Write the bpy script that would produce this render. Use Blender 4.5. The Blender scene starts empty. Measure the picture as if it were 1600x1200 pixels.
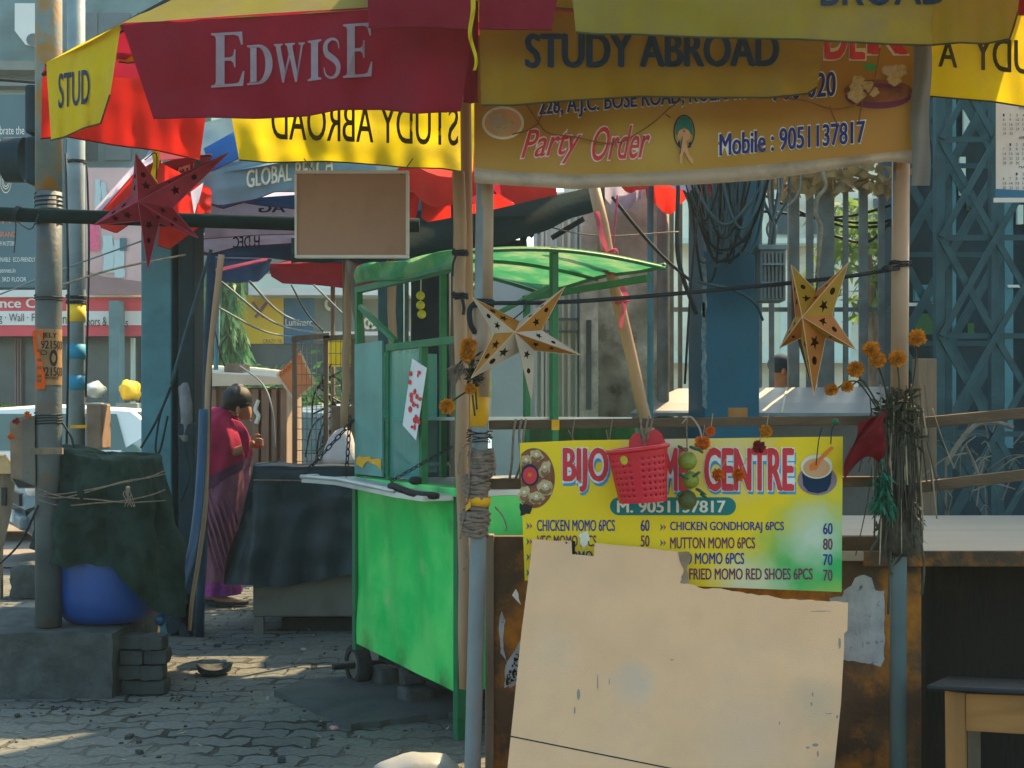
import bpy, bmesh, math, random
from mathutils import Vector, Matrix, noise
from mathutils.geometry import tessellate_polygon
HAZE = 0.0019
R = random.Random(7)
rad = math.radians
SC = bpy.context.scene
COL = SC.collection
# ---------------------------------------------------------------- camera, sky, sun, exposure
F, CAMZ, HOR = 2000.0, 1.38, 650.0          # focal length in photo pixels, eye height, horizon row
cam = bpy.data.cameras.new('camera')
cam.sensor_width = 36; cam.lens = 36 * F / 1600; cam.shift_y = 50 / 1600; cam.clip_end = 800; cam.clip_start = .05
co = bpy.data.objects.new('camera', cam); COL.objects.link(co)
co.location = (0, 0, CAMZ); co.rotation_euler = (rad(90), 0, 0); SC.camera = co
SUN_AZ, SUN_EL = rad(42), rad(49)           # azimuth to the right of straight ahead
w = bpy.data.worlds.new('World'); SC.world = w; w.use_nodes = True
nt = w.node_tree; bg = nt.nodes['Background']
sky = nt.nodes.new('ShaderNodeTexSky'); sky.sky_type = 'NISHITA'; sky.sun_disc = False
sky.sun_elevation = SUN_EL; sky.sun_rotation = SUN_AZ; sky.dust_density = 2.5; sky.air_density = 1.2
tint = nt.nodes.new('ShaderNodeMix'); tint.data_type = 'RGBA'; tint.blend_type = 'MULTIPLY'; tint.inputs[0].default_value = 1; tint.inputs[7].default_value = (.84, 1, .93, 1)
nt.links.new(sky.outputs[0], tint.inputs[6]); nt.links.new(tint.outputs[2], bg.inputs[0]); bg.inputs[1].default_value = .15
sl = bpy.data.lights.new('sun', 'SUN'); sl.energy = 5; sl.angle = rad(.5); sl.color = (1, .70, .37)
so = bpy.data.objects.new('sun', sl); COL.objects.link(so)
sd = Vector((math.sin(SUN_AZ) * math.cos(SUN_EL), math.cos(SUN_AZ) * math.cos(SUN_EL), math.sin(SUN_EL)))
so.rotation_euler = sd.to_track_quat('Z', 'Y').to_euler(); so.location = (10, 20, 20)
SC.view_settings.view_transform = 'Standard'; SC.view_settings.look = 'None'
SC.view_settings.exposure = 1.48; SC.view_settings.gamma = 1
# ---------------------------------------------------------------- helpers
def P(px, py, D): return Vector(((px - 800) * D / F, D, CAMZ - (py - HOR) * D / F))
def G(px, py, z=0): return P(px, py, (CAMZ - z) * F / (py - HOR))
def V(*a): return Vector(a)
def mul(c, k): return (min(c[0] * k, 1), min(c[1] * k, 1), min(c[2] * k, 1), 1)
MATS = {}
def M(name, col, rough=.7, var=.3, sc=7, bump=.2, bsc=60, metal=0, tr=0, dirt=None, dsc=3, dth=.55, dsoft=.12,
      spec=.3, stretch=(1, 1, 1), blobs=(), alpha=1, emit=0):
    m = bpy.data.materials.new(name); m.use_nodes = True; MATS[name] = m
    t = m.node_tree; N = t.nodes; L = t.links; b = N['Principled BSDF']; out = N['Material Output']
    tc = N.new('ShaderNodeTexCoord'); mp = N.new('ShaderNodeMapping'); mp.inputs['Scale'].default_value = stretch
    L.new(tc.outputs['Object'], mp.inputs[0])
    n1 = N.new('ShaderNodeTexNoise'); n1.inputs['Scale'].default_value = sc; n1.inputs['Detail'].default_value = 5
    L.new(mp.outputs[0], n1.inputs['Vector'])
    rp = N.new('ShaderNodeValToRGB'); rp.color_ramp.elements[0].position = .3; rp.color_ramp.elements[1].position = .7
    rp.color_ramp.elements[0].color = mul(col, 1 - var); rp.color_ramp.elements[1].color = mul(col, 1 + var * .45)
    L.new(n1.outputs[0], rp.inputs[0]); cur = rp.outputs[0]
    def mix(fac, c2, cur):
        mx = N.new('ShaderNodeMix'); mx.data_type = 'RGBA'
        L.new(fac, mx.inputs[0]); L.new(cur, mx.inputs[6]); mx.inputs[7].default_value = (*c2[:3], 1)
        return mx.outputs[2]
    for (c, r, bc, amt) in blobs:
        vm = N.new('ShaderNodeVectorMath'); vm.operation = 'DISTANCE'; L.new(tc.outputs['Object'], vm.inputs[0]); vm.inputs[1].default_value = c
        nz = N.new('ShaderNodeTexNoise'); nz.inputs['Scale'].default_value = 2 / r; nz.inputs['Detail'].default_value = 6; L.new(tc.outputs['Object'], nz.inputs['Vector'])
        ad = N.new('ShaderNodeMath'); ad.operation = 'MULTIPLY_ADD'; L.new(nz.outputs[0], ad.inputs[0]); ad.inputs[1].default_value = r * .8; L.new(vm.outputs['Value'], ad.inputs[2])
        mr = N.new('ShaderNodeMapRange'); L.new(ad.outputs[0], mr.inputs[0]); mr.inputs[1].default_value = r * .6; mr.inputs[2].default_value = r * 1.5
        mr.inputs[3].default_value = amt; mr.inputs[4].default_value = 0; cur = mix(mr.outputs[0], bc, cur)
    if dirt:
        n2 = N.new('ShaderNodeTexNoise'); n2.inputs['Scale'].default_value = dsc; n2.inputs['Detail'].default_value = 9; n2.inputs['Roughness'].default_value = .65
        L.new(mp.outputs[0], n2.inputs['Vector'])
        mr = N.new('ShaderNodeMapRange'); L.new(n2.outputs[0], mr.inputs[0]); mr.inputs[1].default_value = dth - dsoft; mr.inputs[2].default_value = dth + dsoft
        cur = mix(mr.outputs[0], dirt, cur)
    L.new(cur, b.inputs['Base Color'])
    b.inputs['Roughness'].default_value = rough; b.inputs['Metallic'].default_value = metal
    b.inputs['Specular IOR Level'].default_value = spec
    if bump:
        n3 = N.new('ShaderNodeTexNoise'); n3.inputs['Scale'].default_value = bsc; n3.inputs['Detail'].default_value = 4
        L.new(mp.outputs[0], n3.inputs['Vector'])
        bp = N.new('ShaderNodeBump'); bp.inputs['Strength'].default_value = bump; bp.inputs['Distance'].default_value = .01
        L.new(n3.outputs[0], bp.inputs['Height']); L.new(bp.outputs[0], b.inputs['Normal'])
    if tr:
        ts = N.new('ShaderNodeBsdfTranslucent'); L.new(cur, ts.inputs[0]); mx = N.new('ShaderNodeMixShader'); mx.inputs[0].default_value = tr
        L.new(b.outputs[0], mx.inputs[1]); L.new(ts.outputs[0], mx.inputs[2]); L.new(mx.outputs[0], out.inputs[0])
    if alpha < 1:
        ts = N.new('ShaderNodeBsdfTransparent'); ts.inputs[0].default_value = (.75, .92, .9, 1); mx = N.new('ShaderNodeMixShader'); mx.inputs[0].default_value = alpha
        L.new(ts.outputs[0], mx.inputs[1]); L.new(b.outputs[0], mx.inputs[2]); L.new(mx.outputs[0], out.inputs[0])
    return m
class MB:
    def __init__(s): s.v = []; s.f = []
    def add(s, vs, fs):
        k = len(s.v); s.v += [Vector(p) for p in vs]; s.f += [tuple(i + k for i in f) for f in fs]; return s
    def join(s, o): return s.add(o.v, o.f)
    def box(s, c, sz, rz=0, rot=None):
        c = Vector(c); m = rot or Matrix.Rotation(rz, 3, 'Z'); h = Vector(sz) / 2
        vs = [c + m @ Vector((x * h.x, y * h.y, z * h.z)) for z in (-1, 1) for y in (-1, 1) for x in (-1, 1)]
        return s.add(vs, [(0, 2, 3, 1), (4, 5, 7, 6), (0, 1, 5, 4), (2, 6, 7, 3), (0, 4, 6, 2), (1, 3, 7, 5)])
    def beam(s, a, b, wd, h, up=(0, 0, 1)):
        a = Vector(a); b = Vector(b); d = (b - a); l = d.length; d.normalize(); up = Vector(up)
        if abs(d.dot(up)) > .98: up = Vector((0, 1, 0))
        sx = d.cross(up).normalized(); uz = sx.cross(d); m = Matrix((d, sx, uz)).transposed()
        return s.box((a + b) / 2, (l, wd, h), rot=m)
    def tube(s, pts, r, seg=8, cap=True):
        pts = [Vector(p) for p in pts]; n = len(pts); rs = r if isinstance(r, (list, tuple)) else [r] * n
        k = len(s.v); up = None
        for i, p in enumerate(pts):
            d = (pts[min(i + 1, n - 1)] - pts[max(i - 1, 0)]).normalized()
            if up is None: up = d.orthogonal().normalized()
            up = (up - d * up.dot(d))
            up = up.normalized() if up.length > 1e-6 else d.orthogonal().normalized()
            q = d.cross(up)
            for j in range(seg):
                a = 2 * math.pi * j / seg; s.v.append(p + (up * math.cos(a) + q * math.sin(a)) * rs[i])
        for i in range(n - 1):
            for j in range(seg):
                a = k + i * seg + j; b = k + i * seg + (j + 1) % seg; s.f.append((a, b, b + seg, a + seg))
        if cap: s.f.append(tuple(k + j for j in reversed(range(seg)))); s.f.append(tuple(k + (n - 1) * seg + j for j in range(seg)))
        return s
    def rings(s, rings, cap=True):
        k = len(s.v); n = len(rings[0])
        for r in rings: s.v += [Vector(p) for p in r]
        for i in range(len(rings) - 1):
            for j in range(n):
                a = k + i * n + j; b = k + i * n + (j + 1) % n; s.f.append((a, b, b + n, a + n))
        if cap: s.f.append(tuple(k + j for j in reversed(range(n)))); s.f.append(tuple(k + (len(rings) - 1) * n + j for j in range(n)))
        return s
    def lathe(s, c, prof, seg=20, fn=None):
        c = Vector(c)
        return s.rings([[c + Vector((r * math.cos(2 * math.pi * j / seg), r * math.sin(2 * math.pi * j / seg), z)) * 1 for j in range(seg)] for r, z in prof])
    def grid(s, fn, nu, nv):
        k = len(s.v)
        for j in range(nv + 1):
            for i in range(nu + 1): s.v.append(Vector(fn(i / nu, j / nv)))
        for j in range(nv):
            for i in range(nu):
                a = k + j * (nu + 1) + i; s.f.append((a, a + 1, a + nu + 2, a + nu + 1))
        return s
    def plate(s, surf, loops, th=0):
        """flat outline with holes (photo-plane coordinates) laid on surf, thickness th behind it"""
        flat = [p for l in loops for p in l]
        tri = tessellate_polygon([[Vector((p[0], p[1], 0)) for p in l] for l in loops])
        k = len(s.v); n = len(flat)
        s.v += [surf(p[0], p[1], 0) for p in flat]; s.f += [tuple(k + i for i in t) for t in tri]
        if th:
            s.v += [surf(p[0], p[1], -th) for p in flat]; s.f += [tuple(k + n + i for i in reversed(t)) for t in tri]
            o = k
            for l in loops:
                m = len(l)
                for i in range(m): a = o + i; b = o + (i + 1) % m; s.f.append((a, b, b + n, a + n))
                o += m
        return s
    def ball(s, c, r, seg=10, rg=7, fn=None):
        c = Vector(c); r = Vector((r, r, r)) if not isinstance(r, (tuple, Vector)) else Vector(r); k = len(s.v)
        rr = []
        for i in range(rg + 1):
            t = math.pi * (i + .001) / (rg + .002); ring = []
            for j in range(seg):
                a = 2 * math.pi * j / seg; d = Vector((math.sin(t) * math.cos(a), math.sin(t) * math.sin(a), -math.cos(t)))
                q = c + Vector((d.x * r.x, d.y * r.y, d.z * r.z)) * (fn(d) if fn else 1); ring.append(q)
            rr.append(ring)
        return s.rings(rr)
WO = {}
def origin(o): return WO.get(o.name, Vector((0, 0, 0))) if o else Vector((0, 0, 0))
def tag(o, label=None, cat=None, group=None, kind=None):
    if label: o['label'] = label
    if cat: o['category'] = cat
    if group: o['group'] = group
    if kind: o['kind'] = kind
    return o
def T(name, label, cat, loc, group=None):
    o = bpy.data.objects.new(name, None); COL.objects.link(o); o.empty_display_size = .1
    o.location = loc; WO[o.name] = Vector(loc); return tag(o, label, cat, group)
def O(name, mb, mat, parent=None, label=None, cat=None, group=None, kind=None, smooth=False, bevel=0, pivot=None, autos=False):
    vs = mb.v; mn = [min(p[i] for p in vs) for i in range(3)]; mx = [max(p[i] for p in vs) for i in range(3)]
    pv = Vector(pivot) if pivot else Vector(((mn[0] + mx[0]) / 2, (mn[1] + mx[1]) / 2, mn[2]))
    me = bpy.data.meshes.new(name); me.from_pydata([p - pv for p in vs], [], mb.f); me.materials.append(MATS[mat] if isinstance(mat, str) else mat)
    if smooth or autos:
        bm = bmesh.new(); bm.from_mesh(me); bmesh.ops.recalc_face_normals(bm, faces=bm.faces); bm.to_mesh(me); bm.free()
        me.polygons.foreach_set('use_smooth', [True] * len(me.polygons))
        if autos: me.set_sharp_from_angle(angle=rad(40))
    me.update()
    o = bpy.data.objects.new(name, me); COL.objects.link(o); o.location = pv - origin(parent); WO[o.name] = pv
    if parent: o.parent = parent
    if bevel:
        bv = o.modifiers.new('bevel', 'BEVEL'); bv.width = bevel; bv.segments = 2; bv.limit_method = 'ANGLE'
    return tag(o, label, cat, group, kind)
def copy_tree(o, loc=None, parent=None):
    c = o.copy(); COL.objects.link(c)
    if parent: c.parent = parent
    if loc is not None: c.location = loc
    WO[c.name] = Vector(c.location)
    for ch in list(o.children): copy_tree(ch, None, c)
    return c
def plane3(a, b, c):
    """D(px,py) of the plane through three photo points given with their distances"""
    m = Matrix(((a[0], a[1], 1), (b[0], b[1], 1), (c[0], c[1], 1))); k = m.inverted() @ Vector((1 / a[2], 1 / b[2], 1 / c[2]))
    return lambda x, y: 1 / (k.x * x + k.y * y + k.z)
def SF(Df): return lambda x, y, off=0: P(x, y, Df(x, y) - off)
def flat(D): return SF(lambda x, y: D)
TX = {}
def text_raw(s, bold=0, shear=0, outline=False):
    key = (s, bold, shear, outline)
    if key not in TX:
        c = bpy.data.curves.new('t', 'FONT'); c.body = s; c.offset = bold if outline else 0; c.shear = shear; c.fill_mode = 'FRONT'; c.resolution_u = 4; c.size = 1
        o = bpy.data.objects.new('t', c); COL.objects.link(o); dg = bpy.context.evaluated_depsgraph_get()
        me = bpy.data.meshes.new_from_object(o.evaluated_get(dg)); vs = [(v.co.x, v.co.y, 0) for v in me.vertices]; fs = [tuple(p.vertices) for p in me.polygons]
        bpy.data.objects.remove(o); bpy.data.curves.remove(c); bpy.data.meshes.remove(me)
        if bold and not outline:      # heavier strokes: the letters laid again a little to each side
            v0, f0, n = list(vs), list(fs), len(vs); m = 0
            for k, dx, dy in ((1, -1, 0), (2, 1, 0), (3, -.5, .35), (4, .5, -.35)):
                vs += [(x + dx * bold, y + dy * bold, .00006 * k) for x, y, z in v0]; fs += [tuple(i + n * k for i in f) for f in f0]
        x0 = min(v[0] for v in vs); x1 = max(v[0] for v in vs); y0 = min(v[1] for v in vs); y1 = max(v[1] for v in vs)
        TX[key] = ([((v[0] - x0) / (x1 - x0), (v[1] - y0) / (y1 - y0), v[2]) for v in vs], fs)
    return TX[key]
def TXT(mb, s, surf, x0, yb, x1, yt, off=.003, bold=.02, shear=0, dy=0, outline=False):
    """lettering in photo-plane rectangle: x0..x1, bottom yb, top yt (x0>x1 mirrors it); dy = rise of the right end"""
    vs, fs = text_raw(s, bold, shear, outline); e = -1 if off < 0 else 1
    return mb.add([surf(x0 + (x1 - x0) * u, yb + (yt - yb) * v - dy * u, off + e * w) for u, v, w in vs], fs)
def ell(cx, cy, rx, ry, n=24, a0=0): return [(cx + rx * math.cos(a0 + 2 * math.pi * i / n), cy + ry * math.sin(a0 + 2 * math.pi * i / n)) for i in range(n)]
def rct(x0, y0, x1, y1): return [(x0, y0), (x1, y0), (x1, y1), (x0, y1)]
def starp(cx, cy, r, a=0, k=.42): return [(cx + (r if i % 2 == 0 else r * k) * math.sin(a + math.pi * i / 5), cy + (r if i % 2 == 0 else r * k) * math.cos(a + math.pi * i / 5)) for i in range(10)]
def jag(pts, amp, step, seed=1):
    rr = random.Random(seed); out = []
    for i in range(len(pts) - 1):
        a, b = pts[i], pts[i + 1]; n = max(1, int(math.hypot(b[0] - a[0], b[1] - a[1]) / step))
        for k in range(n):
            t = k / n; out.append((a[0] + (b[0] - a[0]) * t + (rr.uniform(-amp, amp) if k else 0), a[1] + (b[1] - a[1]) * t + (rr.uniform(-amp, amp) if k else 0)))
    return out + [pts[-1]]
def spl(pts, n=8):
    pts = [Vector(p) for p in pts]; q = [pts[0] * 2 - pts[1]] + pts + [pts[-1] * 2 - pts[-2]]; out = []
    for i in range(1, len(q) - 2):
        for k in range(n):
            t = k / n; a, b, c, d = q[i - 1], q[i], q[i + 1], q[i + 2]
            out.append(.5 * ((2 * b) + (c - a) * t + (2 * a - 5 * b + 4 * c - d) * t * t + (3 * b - a - 3 * c + d) * t ** 3))
    return out + [pts[-1]]
def wire(name, pts, r, mat, label, cat='cable', group=None, parent=None, n=7, seg=6):
    return O(name, MB().tube(spl([P(*p) for p in pts], n), r, seg), mat, parent, label, cat if not parent else None, group, smooth=True)
def rock(c, sz, amp, n=6, rz=0, seed=0, bevel=.12):
    mb = MB(); c = Vector(c); m = Matrix.Rotation(rz, 3, 'Z'); bm = bmesh.new(); bmesh.ops.create_cube(bm, size=1)
    bmesh.ops.subdivide_edges(bm, edges=bm.edges, cuts=n, use_grid_fill=True)
    for v in bm.verts:
        p = v.co.copy(); q = p * 2
        for _ in range(1):
            l = max(abs(q.x), abs(q.y), abs(q.z)); e = Vector([math.copysign(abs(x) ** 1, x) for x in q])
            k = e.length; rr = 1 - bevel * max(0, (k - 1.15)) ; p = p * rr
        p = Vector((p.x * sz[0], p.y * sz[1], p.z * sz[2])); s = max(sz)
        p += noise.noise_vector(p * (5 / s) + Vector((seed, 3, 1))) * amp + noise.noise_vector(p * (18 / s) + Vector((seed, 3, 1))) * amp * .4
        v.co = c + m @ p
    bm.verts.index_update(); mb.add([v.co for v in bm.verts], [tuple(v.index for v in f.verts) for f in bm.faces]); bm.free(); return mb
def skin(nodes, edges, sub=2):
    me = bpy.data.meshes.new('s'); me.from_pydata([n[0] for n in nodes], edges, []); o = bpy.data.objects.new('s', me); COL.objects.link(o)
    o.modifiers.new('k', 'SKIN'); sv = me.skin_vertices[0].data
    for i, n in enumerate(nodes):
        r = n[1]; sv[i].radius = r if isinstance(r, tuple) else (r, r)
    sv[0].use_root = True
    ss = o.modifiers.new('u', 'SUBSURF'); ss.levels = sub; ss.render_levels = sub
    dg = bpy.context.evaluated_depsgraph_get(); m2 = bpy.data.meshes.new_from_object(o.evaluated_get(dg))
    mb = MB().add([v.co.copy() for v in m2.vertices], [tuple(p.vertices) for p in m2.polygons])
    bpy.data.objects.remove(o); bpy.data.meshes.remove(me); bpy.data.meshes.remove(m2); return mb
def coil(a, b, r, wr, turns, jit=.3, seg=5, seed=0):
    rr = random.Random(seed); a = Vector(a); b = Vector(b); d = (b - a).normalized(); u = d.orthogonal().normalized(); q = d.cross(u); pts = []; n = int(turns * 10)
    for i in range(n + 1):
        t = i / n; an = 2 * math.pi * turns * t
        pts.append(a + (b - a) * t + (u * math.cos(an) + q * math.sin(an)) * (r + rr.uniform(0, wr * jit * 2)) + d * rr.uniform(-wr, wr) * jit)
    return MB().tube(pts, wr, seg)
# ---------------------------------------------------------------- materials
RED, YEL = (.31, .008, .034), (.80, .65, .008)
M('cloth_red', RED, .85, .25, 4, .3, 400, tr=.45, dirt=(.22, .02, .04), dsc=5, dth=.60, dsoft=.2)
M('cloth_brightred', (.75, .03, .02), .85, .25, 4, .3, 300, tr=.5)  # red cloth again, backlit glow put into the brighter colour
M('cloth_yellow', YEL, .85, .22, 4, .3, 400, tr=.45, dirt=(.42, .32, .06), dsc=4, dth=.60, dsoft=.2)
M('cloth_olive', (.34, .28, .03), .9, .2, 4, .3, 400, tr=.35, dirt=(.25, .2, .1), dsc=5, dth=.60, dsoft=.2)
M('cloth_ochre', (.42, .235, .006), .9, .25, 4, .3, 400, tr=.3, dirt=(.3, .2, .05), dsc=5, dth=.60, dsoft=.2)
M('cloth_slate', (.20, .32, .39), .9, .25, 5, .3, 300, tr=.25)
M('cloth_navy', (.02, .07, .16), .9, .3, 5, .3, 300, tr=.2)
M('cloth_blue', (.03, .17, .52), .9, .3, 5, .3, 300, tr=.3)
M('cloth_lavender', (.60, .60, .80), .9, .2, 5, .3, 300, tr=.45)
M('ink_navy', (.006, .03, .07), .8, .15, 20, 0)
M('ink_grey', (.27, .19, .22), .8, .12, 30, 0)
M('ink_dark', (.05, .05, .02), .8, .15, 20, 0)
M('ink_white', (.72, .74, .72), .8, .1, 20, 0)
M('ink_blue', (.02, .03, .22), .7, .2, 30, 0)
M('ink_maroon', (.16, .03, .08), .7, .2, 30, 0)
M('ink_red', (.62, .04, .05), .7, .15, 25, 0)
M('ink_cyan', (.05, .3, .5), .7, .15, 25, 0)
M('ink_teal', (.01, .17, .16), .6, .15, 25, 0)
M('ink_black', (.02, .02, .02), .8, .1, 25, 0)
M('ink_cream', (.75, .68, .52), .8, .15, 20, 0)
M('ink_orange', (.75, .2, .03), .8, .15, 20, 0)
M('ink_brown', (.25, .09, .04), .8, .4, 40, 0)
M('ink_skin', (.62, .33, .17), .8, .1, 20, 0)
M('ink_green', (.05, .35, .12), .8, .3, 30, 0)
M('ink_pink', (.75, .12, .25), .8, .2, 20, 0)
M('pipe_grey', (.19, .22, .225), .45, .15, 9, .1, 90, dirt=(.26, .2, .14), dsc=7, dth=.66)
M('pipe_beige', (.36, .245, .16), .5, .15, 9, .1, 90, dirt=(.3, .2, .13), dsc=6, dth=.66)
M('pipe_blue', (.12, .18, .19), .35, .15, 9, .05, 90, spec=.5)
M('tape_yellow', (.74, .36, .01), .6, .25, 12, .2)
M('jute', (.23, .17, .13), .95, .4, 60, .5, 200)
M('black_cord', (.012, .02, .025), .7, .2, 20, .2)
M('wood_dark', (.13, .085, .05), .8, .5, 14, .4, 80, stretch=(.25, 1, 1), dirt=(.04, .03, .025), dsc=9, dth=.6)
M('wood_stall', (.085, .05, .025), .75, .5, 5, .4, 60, dirt=(.38, .14, .008), dsc=3.5, dth=.54, dsoft=.08)
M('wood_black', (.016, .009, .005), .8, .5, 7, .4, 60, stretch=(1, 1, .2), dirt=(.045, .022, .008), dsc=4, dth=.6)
M('wood_post', (.20, .15, .10), .85, .45, 12, .5, 70, stretch=(1, 1, .2))
M('wood_bench', (.36, .16, .045), .7, .35, 14, .25, 60, stretch=(1, 1, .15))
M('wood_bench_rail', (.36, .16, .045), .7, .35, 14, .25, 60, stretch=(.15, 1, 1))
M('bamboo', (.36, .225, .13), .6, .2, 10, .15, 60, stretch=(1, 1, .2), dirt=(.3, .19, .11), dsc=8, dth=.66)
M('bark', (.16, .12, .09), .95, .6, 16, .8, 60, stretch=(1, 1, .25))
M('white_board', (.80, .46, .25), .8, .10, 5, .3, 260, dirt=(.66, .41, .25), dsc=2.3, dth=.60, dsoft=.12, blobs=[((-.13, 0, .46), .07, (.42, .40, .36), .6), ((.05, -.02, .66), .10, (.70, .36, .20), .55), ((.40, 0, .40), .10, (.50, .36, .24), .6), ((.2, 0, .30), .16, (.68, .44, .30), .5), ((-.36, 0, .55), .09, (.74, .47, .30), .6), ((.42, 0, .2), .07, (.38, .30, .22), .5)])
M('board_scuff', (.30, .28, .22), .9, .3, 20, 0)
M('board_edge', (.30, .20, .12), .9, .3, 20, .3)
M('hardboard', (.36, .205, .135), .75, .12, 3, .1, 150, dirt=(.27, .15, .10), dsc=6, dth=.60)
M('white_frame', (.58, .54, .48), .5, .15, 9, .1)
M('counter_top', (.34, .30, .24), .6, .12, 6, .3, 60, stretch=(.15, 1, 1), dirt=(.35, .3, .25), dsc=4, dth=.62)
M('torn_paper', (.38, .39, .40), .9, .3, 12, .3, 60, dirt=(.10, .11, .14), dsc=34, dth=.62, dsoft=.04)
M('paper_white', (.68, .68, .70), .85, .08, 8, .05)
M('gold_paper', (.50, .20, .025), .6, .25, 10, .1, 60, tr=.35)
M('yellow_paper', (.44, .25, .02), .6, .25, 10, .1, 60, tr=.35)
M('red_paper', (.42, .035, .07), .6, .3, 10, .1, 60, tr=.35, dirt=(.2, .02, .05), dsc=14, dth=.62)
M('paper_edge', (.7, .5, .3), .6, .1, 10, 0, tr=.3)
M('plastic_red', (.66, .014, .03), .35, .12, 5, .05, 60, spec=.5, tr=.15)
M('fabric_red', (.17, .006, .010), .9, .3, 6, .3, 200, tr=.2)
M('lime', (.22, .25, .02), .45, .3, 20, .3, 140, spec=.5)
M('lime_dark', (.10, .11, .03), .5, .4, 20, .3, 140)
M('lime_yellow', (.55, .45, .03), .5, .3, 20, .3, 140)
M('chilli', (.02, .10, .04), .4, .3, 20, .1)
M('marigold', (.70, .27, .015), .9, .45, 40, .2, tr=.25)
M('marigold_orange', (.80, .17, .01), .9, .4, 40, .2, tr=.25)
M('marigold_red', (.32, .03, .03), .9, .4, 40, .2, tr=.2)
M('stem', (.045, .05, .025), .9, .4, 20, .3)
M('dry_stem', (.075, .065, .045), .9, .5, 20, .4)
M('dry_straw', (.33, .27, .18), .9, .4, 20, .3)
M('plastic_green', (.008, .13, .07), .4, .3, 12, .2, tr=.3)
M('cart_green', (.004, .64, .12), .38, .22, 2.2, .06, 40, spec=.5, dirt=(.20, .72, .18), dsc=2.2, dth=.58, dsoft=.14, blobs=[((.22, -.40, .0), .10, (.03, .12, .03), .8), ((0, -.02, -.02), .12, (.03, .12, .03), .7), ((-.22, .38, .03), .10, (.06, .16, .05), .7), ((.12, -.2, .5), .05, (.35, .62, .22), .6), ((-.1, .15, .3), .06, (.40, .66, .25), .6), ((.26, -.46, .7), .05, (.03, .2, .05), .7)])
M('cart_frame', (.015, .17, .07), .5, .35, 8, .2, 60, dirt=(.05, .1, .05), dsc=8, dth=.62)
M('cart_sheet', (.05, .28, .13), .6, .3, 5, .15, 40, tr=.5, dirt=(.28, .34, .18), dsc=5, dth=.6)
M('glass', (.10, .38, .36), .06, .2, 3, .0, alpha=.42, spec=.5)
M('glass_dusty', (.12, .36, .34), .3, .3, 4, .05, alpha=.72, spec=.5)
M('steel_plate', (.50, .53, .52), .4, .15, 6, .1, 50, metal=.4)
M('iron_black', (.014, .018, .02), .6, .3, 20, .3)
M('rubber', (.03, .033, .035), .9, .3, 20, .4)
M('tarp_navy', (.002, .022, .034), .5, .4, 6, 1, 9, spec=.4)
M('tarp_roof', (.003, .016, .016), .9, .4, 5, .4, 25, spec=.08)
M('grey_box', (.16, .145, .12), .8, .35, 5, .3, 50, dirt=(.10, .09, .08), dsc=5, dth=.6)
M('sack_white', (.60, .57, .60), .9, .1, 8, .4, 60, tr=.2)
M('drum_blue', (.002, .055, .25), .5, .2, 4, .06, 40, spec=.5)
M('cloth_darkgreen', (.005, .024, .018), .95, .45, 5, 1, 28, dirt=(.018, .045, .036), dsc=6, dth=.56)
M('concrete_block', (.085, .095, .09), .95, .35, 7, .8, 45, dirt=(.035, .04, .04), dsc=5, dth=.54)
M('brick_dark', (.05, .055, .052), .95, .35, 10, .8, 50)
M('steel_rust', (.16, .21, .20), .65, .3, 6, .25, 50, dirt=(.30, .15, .03), dsc=5, dth=.53, dsoft=.06)
M('steel_pole', (.10, .125, .13), .6, .4, 4, .3, 50, dirt=(.13, .085, .045), dsc=3.2, dth=.58, dsoft=.06)
M('pole_pale', (.19, .25, .26), .6, .25, 6, .2, 50)
M('band_blue', (.02, .26, .42), .6, .2, 6, .1)
M('steel_blue', (.075, .22, .26), .6, .2, 4, .15, 60, dirt=(.04, .13, .16), dsc=3, dth=.6)
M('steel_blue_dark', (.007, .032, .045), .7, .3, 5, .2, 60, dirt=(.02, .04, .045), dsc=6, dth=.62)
M('column_paint', (.005, .11, .18), .6, .2, 3, .15, 60, dirt=(.008, .08, .13), dsc=3, dth=.58)
M('column_chip', (.30, .36, .36), .8, .5, 12, .4, dirt=(.06, .16, .2), dsc=20, dth=.5)
M('hose_blue', (.004, .06, .14), .5, .2, 6, .05, spec=.5)
M('truss', (.028, .085, .10), .6, .35, 8, .2, 60, dirt=(.05, .055, .05), dsc=7, dth=.66)
M('plaster_old', (.86, .82, .66), .95, .35, 3, .5, 30, dirt=(.30, .27, .20), dsc=3.5, dth=.50, blobs=[((-.03, -.25, 1.55), .17, (.02, .022, .022), 1), ((-.06, -.25, 1.32), .2, (.02, .022, .022), 1), ((-.1, -.25, 1.75), .14, (.12, .10, .08), .9), ((.2, -.25, 2.1), .2, (.30, .26, .18), .7), ((0, -.25, 2.7), .3, (.3, .26, .19), .7)])
M('plaster_pale', (.68, .80, .78), .9, .12, 3, .2, 40)
M('plaster_white', (.88, .86, .72), .8, .2, 6, .2, 40, stretch=(3, 1, .2), dirt=(.35, .32, .26), dsc=5, dth=.64)
M('fence_iron', (.19, .21, .20), .7, .35, 8, .3, 60, dirt=(.22, .15, .09), dsc=7, dth=.64)
M('meter_grey', (.19, .27, .29), .6, .25, 9, .2)
M('ribbon_pink', (.52, .10, .17), .8, .2, 9, .2, tr=.3)
M('skin', (.30, .15, .085), .6, .15, 20, .1)
M('hair', (.006, .009, .011), .5, .3, 60, .4, 200)
M('shawl', (.34, .008, .065), .9, .3, 8, .4, 150)
M('sari', (.26, .095, .14), .9, .3, 7, .3, 150, dirt=(.16, .06, .2), dsc=6, dth=.6)
M('sari_border', (.38, .05, .22), .9, .4, 25, .3, dirt=(.10, .03, .22), dsc=14, dth=.55)
M('sari_dark', (.09, .03, .075), .9, .3, 7, .3)
M('trouser_brown', (.16, .11, .08), .9, .25, 10, .3)
M('shirt_tan', (.55, .36, .17), .9, .2, 10, .3)
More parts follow.
